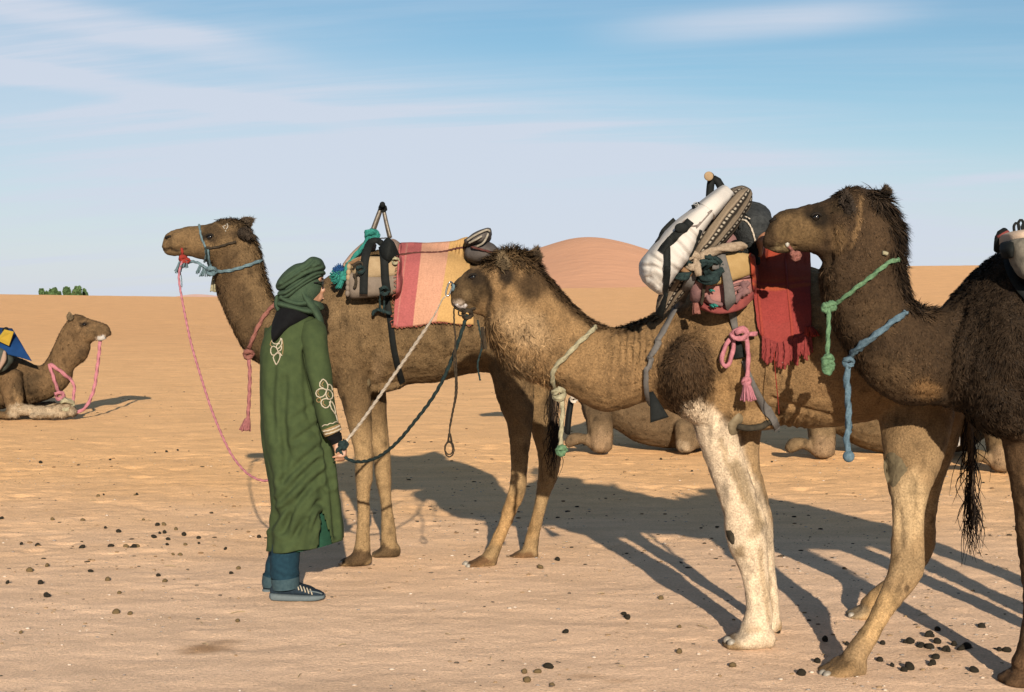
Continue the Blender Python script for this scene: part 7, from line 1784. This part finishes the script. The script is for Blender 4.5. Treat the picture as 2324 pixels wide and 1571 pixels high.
# ================================================================ small things on the sand
def rock(seed, sub=1, rough=.25, flat=.75):
    g = np.random.default_rng(seed); bm = bmesh.new(); bmesh.ops.create_icosphere(bm, subdivisions=sub + 1, radius=1.0)
    V = np.array([v.co[:] for v in bm.verts]); fs = [tuple(v.index for v in f.verts) for f in bm.faces]; bm.free()
    V = V * (1 + rough * 2 * (fbm(V + seed * 3.1, 1.3, 3, seed) - .5))[:, None] * (1 + .15 * g.normal(0, 1, 3)) * (1, 1, flat)
    return V, fs
M_DUNG = [cloth('dark_dung', (.06, .05, .035), (.03, .026, .018), scale=60, bump=.7, bscale=110, rough=.85), cloth('dry_dung', (.34, .24, .12), (.2, .14, .07), scale=60, bump=.7, bscale=110)]
protos = []
for k in range(6):
    V, fs = rock(100 + k, 1, .20, .80)
    for mi in (0, 1):
        me = bpy.data.meshes.new('camel_dropping'); me.from_pydata(V.tolist(), [], fs); me.update(); me.polygons.foreach_set('use_smooth', [True] * len(fs)); me.materials.append(M_DUNG[mi]); protos.append(me)
def c19(l): return [(.3138 * x, 1078 + .3138 * y) for x, y in l]
def c5(l): return [(1078 + .3612 * x, 964.5 + .3612 * y) for x, y in l]
def c5b(l): return [(1787.2 + .4367 * x, 885.1 + .4367 * y) for x, y in l]
def c7(l): return [(1134.8 + .3418 * x, 1418.4 + .3418 * y) for x, y in l]
sets = [
    ('dark dry camel dropping on the trampled sand left of the man', 'droppings left of the man', 0, 1.0,
     c19([(750, 143), (990, 148), (10, 323), (762, 384), (857, 411), (1138, 367), (1155, 428), (1190, 424), (1115, 455), (1215, 468), (1210, 510), (1330, 430), (1437, 468), (1438, 502), (593, 532), (803, 523), (952, 518), (968, 514), (270, 515), (155, 505), (1630, 546), (1873, 460), (655, 697), (1145, 735), (293, 786), (55, 785), (1672, 724), (335, 872), (350, 878)]), 'left of the man'),
    ('pale brown camel dropping on the trampled sand left of the man', 'pale droppings left of the man', 1, 1.0,
     c19([(710, 163), (975, 152), (378, 327), (597, 328), (1037, 326), (1185, 364), (1272, 398), (1340, 512), (912, 518), (990, 510), (1302, 584), (1252, 582), (778, 764), (1725, 690), (862, 860), (840, 998), (1192, 776), (1718, 1066), (215, 695), (340, 665), (150, 1153), (940, 1012)]), 'left of the man'),
    ('dark camel dropping on the open sand in the middle foreground', 'droppings in the middle foreground', 0, 1.05,
     c5([(518, 858), (935, 1196), (948, 1214), (958, 1224), (570, 1305), (460, 1525)]) + c7([(320, 285), (436, 52)]), 'in the middle foreground'),
    ('brown camel dropping on the open sand in the middle foreground', 'brown droppings in the middle foreground', 1, 1.05,
     c5([(1168, 1096), (1285, 1278), (310, 1562), (395, 1560), (1285, 1440), (410, 908)]) + c7([(180, 380), (345, 412), (1190, 193), (1545, 288)]), 'in the middle foreground'),
    ('dark camel dropping scattered between the feet of the right hand camels', 'droppings between the right hand camels', 0, 1.25,
     c5b([(495, 1320), (610, 1318), (635, 1318), (480, 1403), (545, 1437), (635, 1450), (605, 1462), (750, 1287), (735, 1285), (780, 1317), (685, 1340), (700, 1335), (740, 1345), (725, 1338), (835, 1362), (822, 1360), (915, 1350), (900, 1354), (930, 1346), (770, 1395), (755, 1425), (742, 1430), (865, 1330), (970, 1462), (1100, 1357), (1140, 1360), (1010, 1232), (310, 1325), (195, 1310), (155, 1415), (780, 1250)]) + c7([(1648, 160), (2000, 333), (1840, 52)]), 'between the right hand feet'),
    ('small dark camel dropping on the orange sand beyond the men and camels', 'droppings on the far sand', 0, .9,
     [(352, 1027), (378, 1025), (403, 1024), (250, 1042), (92, 1052), (1640, 1030), (1752, 1049), (2150, 1068), (1500, 1044), (2232, 1096), (1570, 1070)], 'on the far sand'),
]
def describe(label, pts, x, y, s):
    """says where in its scatter a dropping lies"""
    xs = sorted(p_[0] for p_ in pts); ys = sorted(p_[1] for p_ in pts); n = len(pts)
    d = min(math.hypot(x - a, (y - b) * 2) for a, b in pts if (a, b) != (x, y))
    col_ = ['far left', 'centre left', 'centre right', 'far right'][min(3, int(4 * xs.index(x) / n))]
    row_ = ['back rows', 'middle rows', 'front rows'][min(2, int(3 * ys.index(y) / n))]
    near_ = 'alone' if d > 24 else 'in a clump'
    return label.split(' on ')[0].split(' scattered')[0] + ' ' + near_ + ', ' + row_ + ', ' + col_ + ', ' + PLACE[label]
n_ = 0
PLACE = {l[0]: l[5] for l in sets}; sets = [l[:5] for l in sets]
for label, group, mi, k, pts in sets:
    for (x, y) in pts:
        Y = float(GY(y)); X = (x - CX) / F * Y / (CT - (y - CY) / F * ST) if False else float(W(x, y, Y)[0])
        o = bpy.data.objects.new('camel_dropping', protos[(n_ * 2) % 12 + mi]); COL.objects.link(o)
        s = (.0085 + .006 * ((n_ * 37) % 10) / 10) * k * (1.15 if Y < 7 else 1.3)
        o.scale = (s * (1 + .25 * ((n_ * 13) % 7 - 3) / 3), s, s * .95); o.rotation_euler = (0.3 * (n_ % 5 - 2), .2 * (n_ % 3), n_ * 1.7)
        o.location = (X, Y, gz(X, Y) + s * .45)
        tag(o, describe(label, pts, x, y, s), 'dropping', group); n_ += 1
# loose stones
def stones(name, label, n, ylo, yhi, smin, smax, mats, seed, dens=None):
    g = np.random.default_rng(seed); base = [rock(300 + k, 0, .3, .6) for k in range(5)]
    V = []; fs = []; o_ = 0
    Ys = ylo + (yhi - ylo) * g.random(n) ** 1.3; Xs = (g.random(n) * 2 - 1) * (.42 * Ys + .6)
    den = fbm(np.stack([Xs * .8, Ys * 1.4, 0 * Xs], 1), 1.2, 2, 3); ok = (den > .42) | (g.random(n) > .75)
    Xs, Ys = Xs[ok], Ys[ok]; Zs = ground_z(Xs, Ys)
    for k in range(len(Xs)):
        X, Y = Xs[k], Ys[k]
        s = smin + (smax - smin) * g.random() ** 4
        v, f = base[k % 5]; a = g.random() * 6.28; R = np.array([[math.cos(a), -math.sin(a), 0], [math.sin(a), math.cos(a), 0], [0, 0, 1]])
        V.append(v @ R.T * s * (1 + .4 * g.random(), 1, .7) + (X, Y, Zs[k] + s * .2)); fs += [tuple(i + o_ for i in q) for q in f]; o_ += len(v)
    V = np.concatenate(V); o = mesh(name, V, fs, mats)
    mi = np.repeat(np.random.default_rng(seed + 1).integers(0, len(mats), len(V) // len(base[0][0])), len(base[0][1]))
    o.data.polygons.foreach_set('material_index', mi[:len(o.data.polygons)].astype(np.int32))
    tag(o, label, None, kind='stuff')
stones('gravel', 'small loose stones and grit strewn over the trampled sand', 9000, 4.2, 14.0, .0024, .012,
       [cloth('pale_stone', (1.15, .98, .82), (.9, .75, .6), sheen=0), cloth('grey_stone', (.6, .52, .46), (.42, .37, .33), sheen=0), cloth('brown_stone', (.62, .42, .24), (.42, .28, .15), sheen=0), cloth('dark_stone', (.22, .18, .14), (.12, .10, .08), sheen=0)], 5)
stones('trampled_litter', 'dark crumbs of dung and litter trodden into the orange sand', 2400, 8.0, 24.0, .004, .019,
       [cloth('crumb_dark', (.12, .09, .06), (.06, .045, .03), sheen=0), cloth('crumb_brown', (.42, .27, .14), (.28, .17, .09), sheen=0)], 15)
# dry straws
g = np.random.default_rng(8); P_ = []
for k in range(70):
    Y = 5 + 9 * g.random(); X = (g.random() * 2 - 1) * .36 * Y; a = g.random() * 6.28; L = .02 + .05 * g.random(); z = gz(X, Y) + .005
    P_.append(rope_geo(np.array([(X, Y, z), (X + math.cos(a) * L * .5, Y + math.sin(a) * L * .5, z + .006), (X + math.cos(a) * L, Y + math.sin(a) * L, z + .002)]), .0016, lobes=0, N=4))
V, fs = merge(P_); tag(mesh('straw', V, fs, cloth('dry_straw', (.95, .72, .38), (.6, .45, .25), sheen=0)), 'scattered bits of dry straw on the sand', None, kind='stuff')
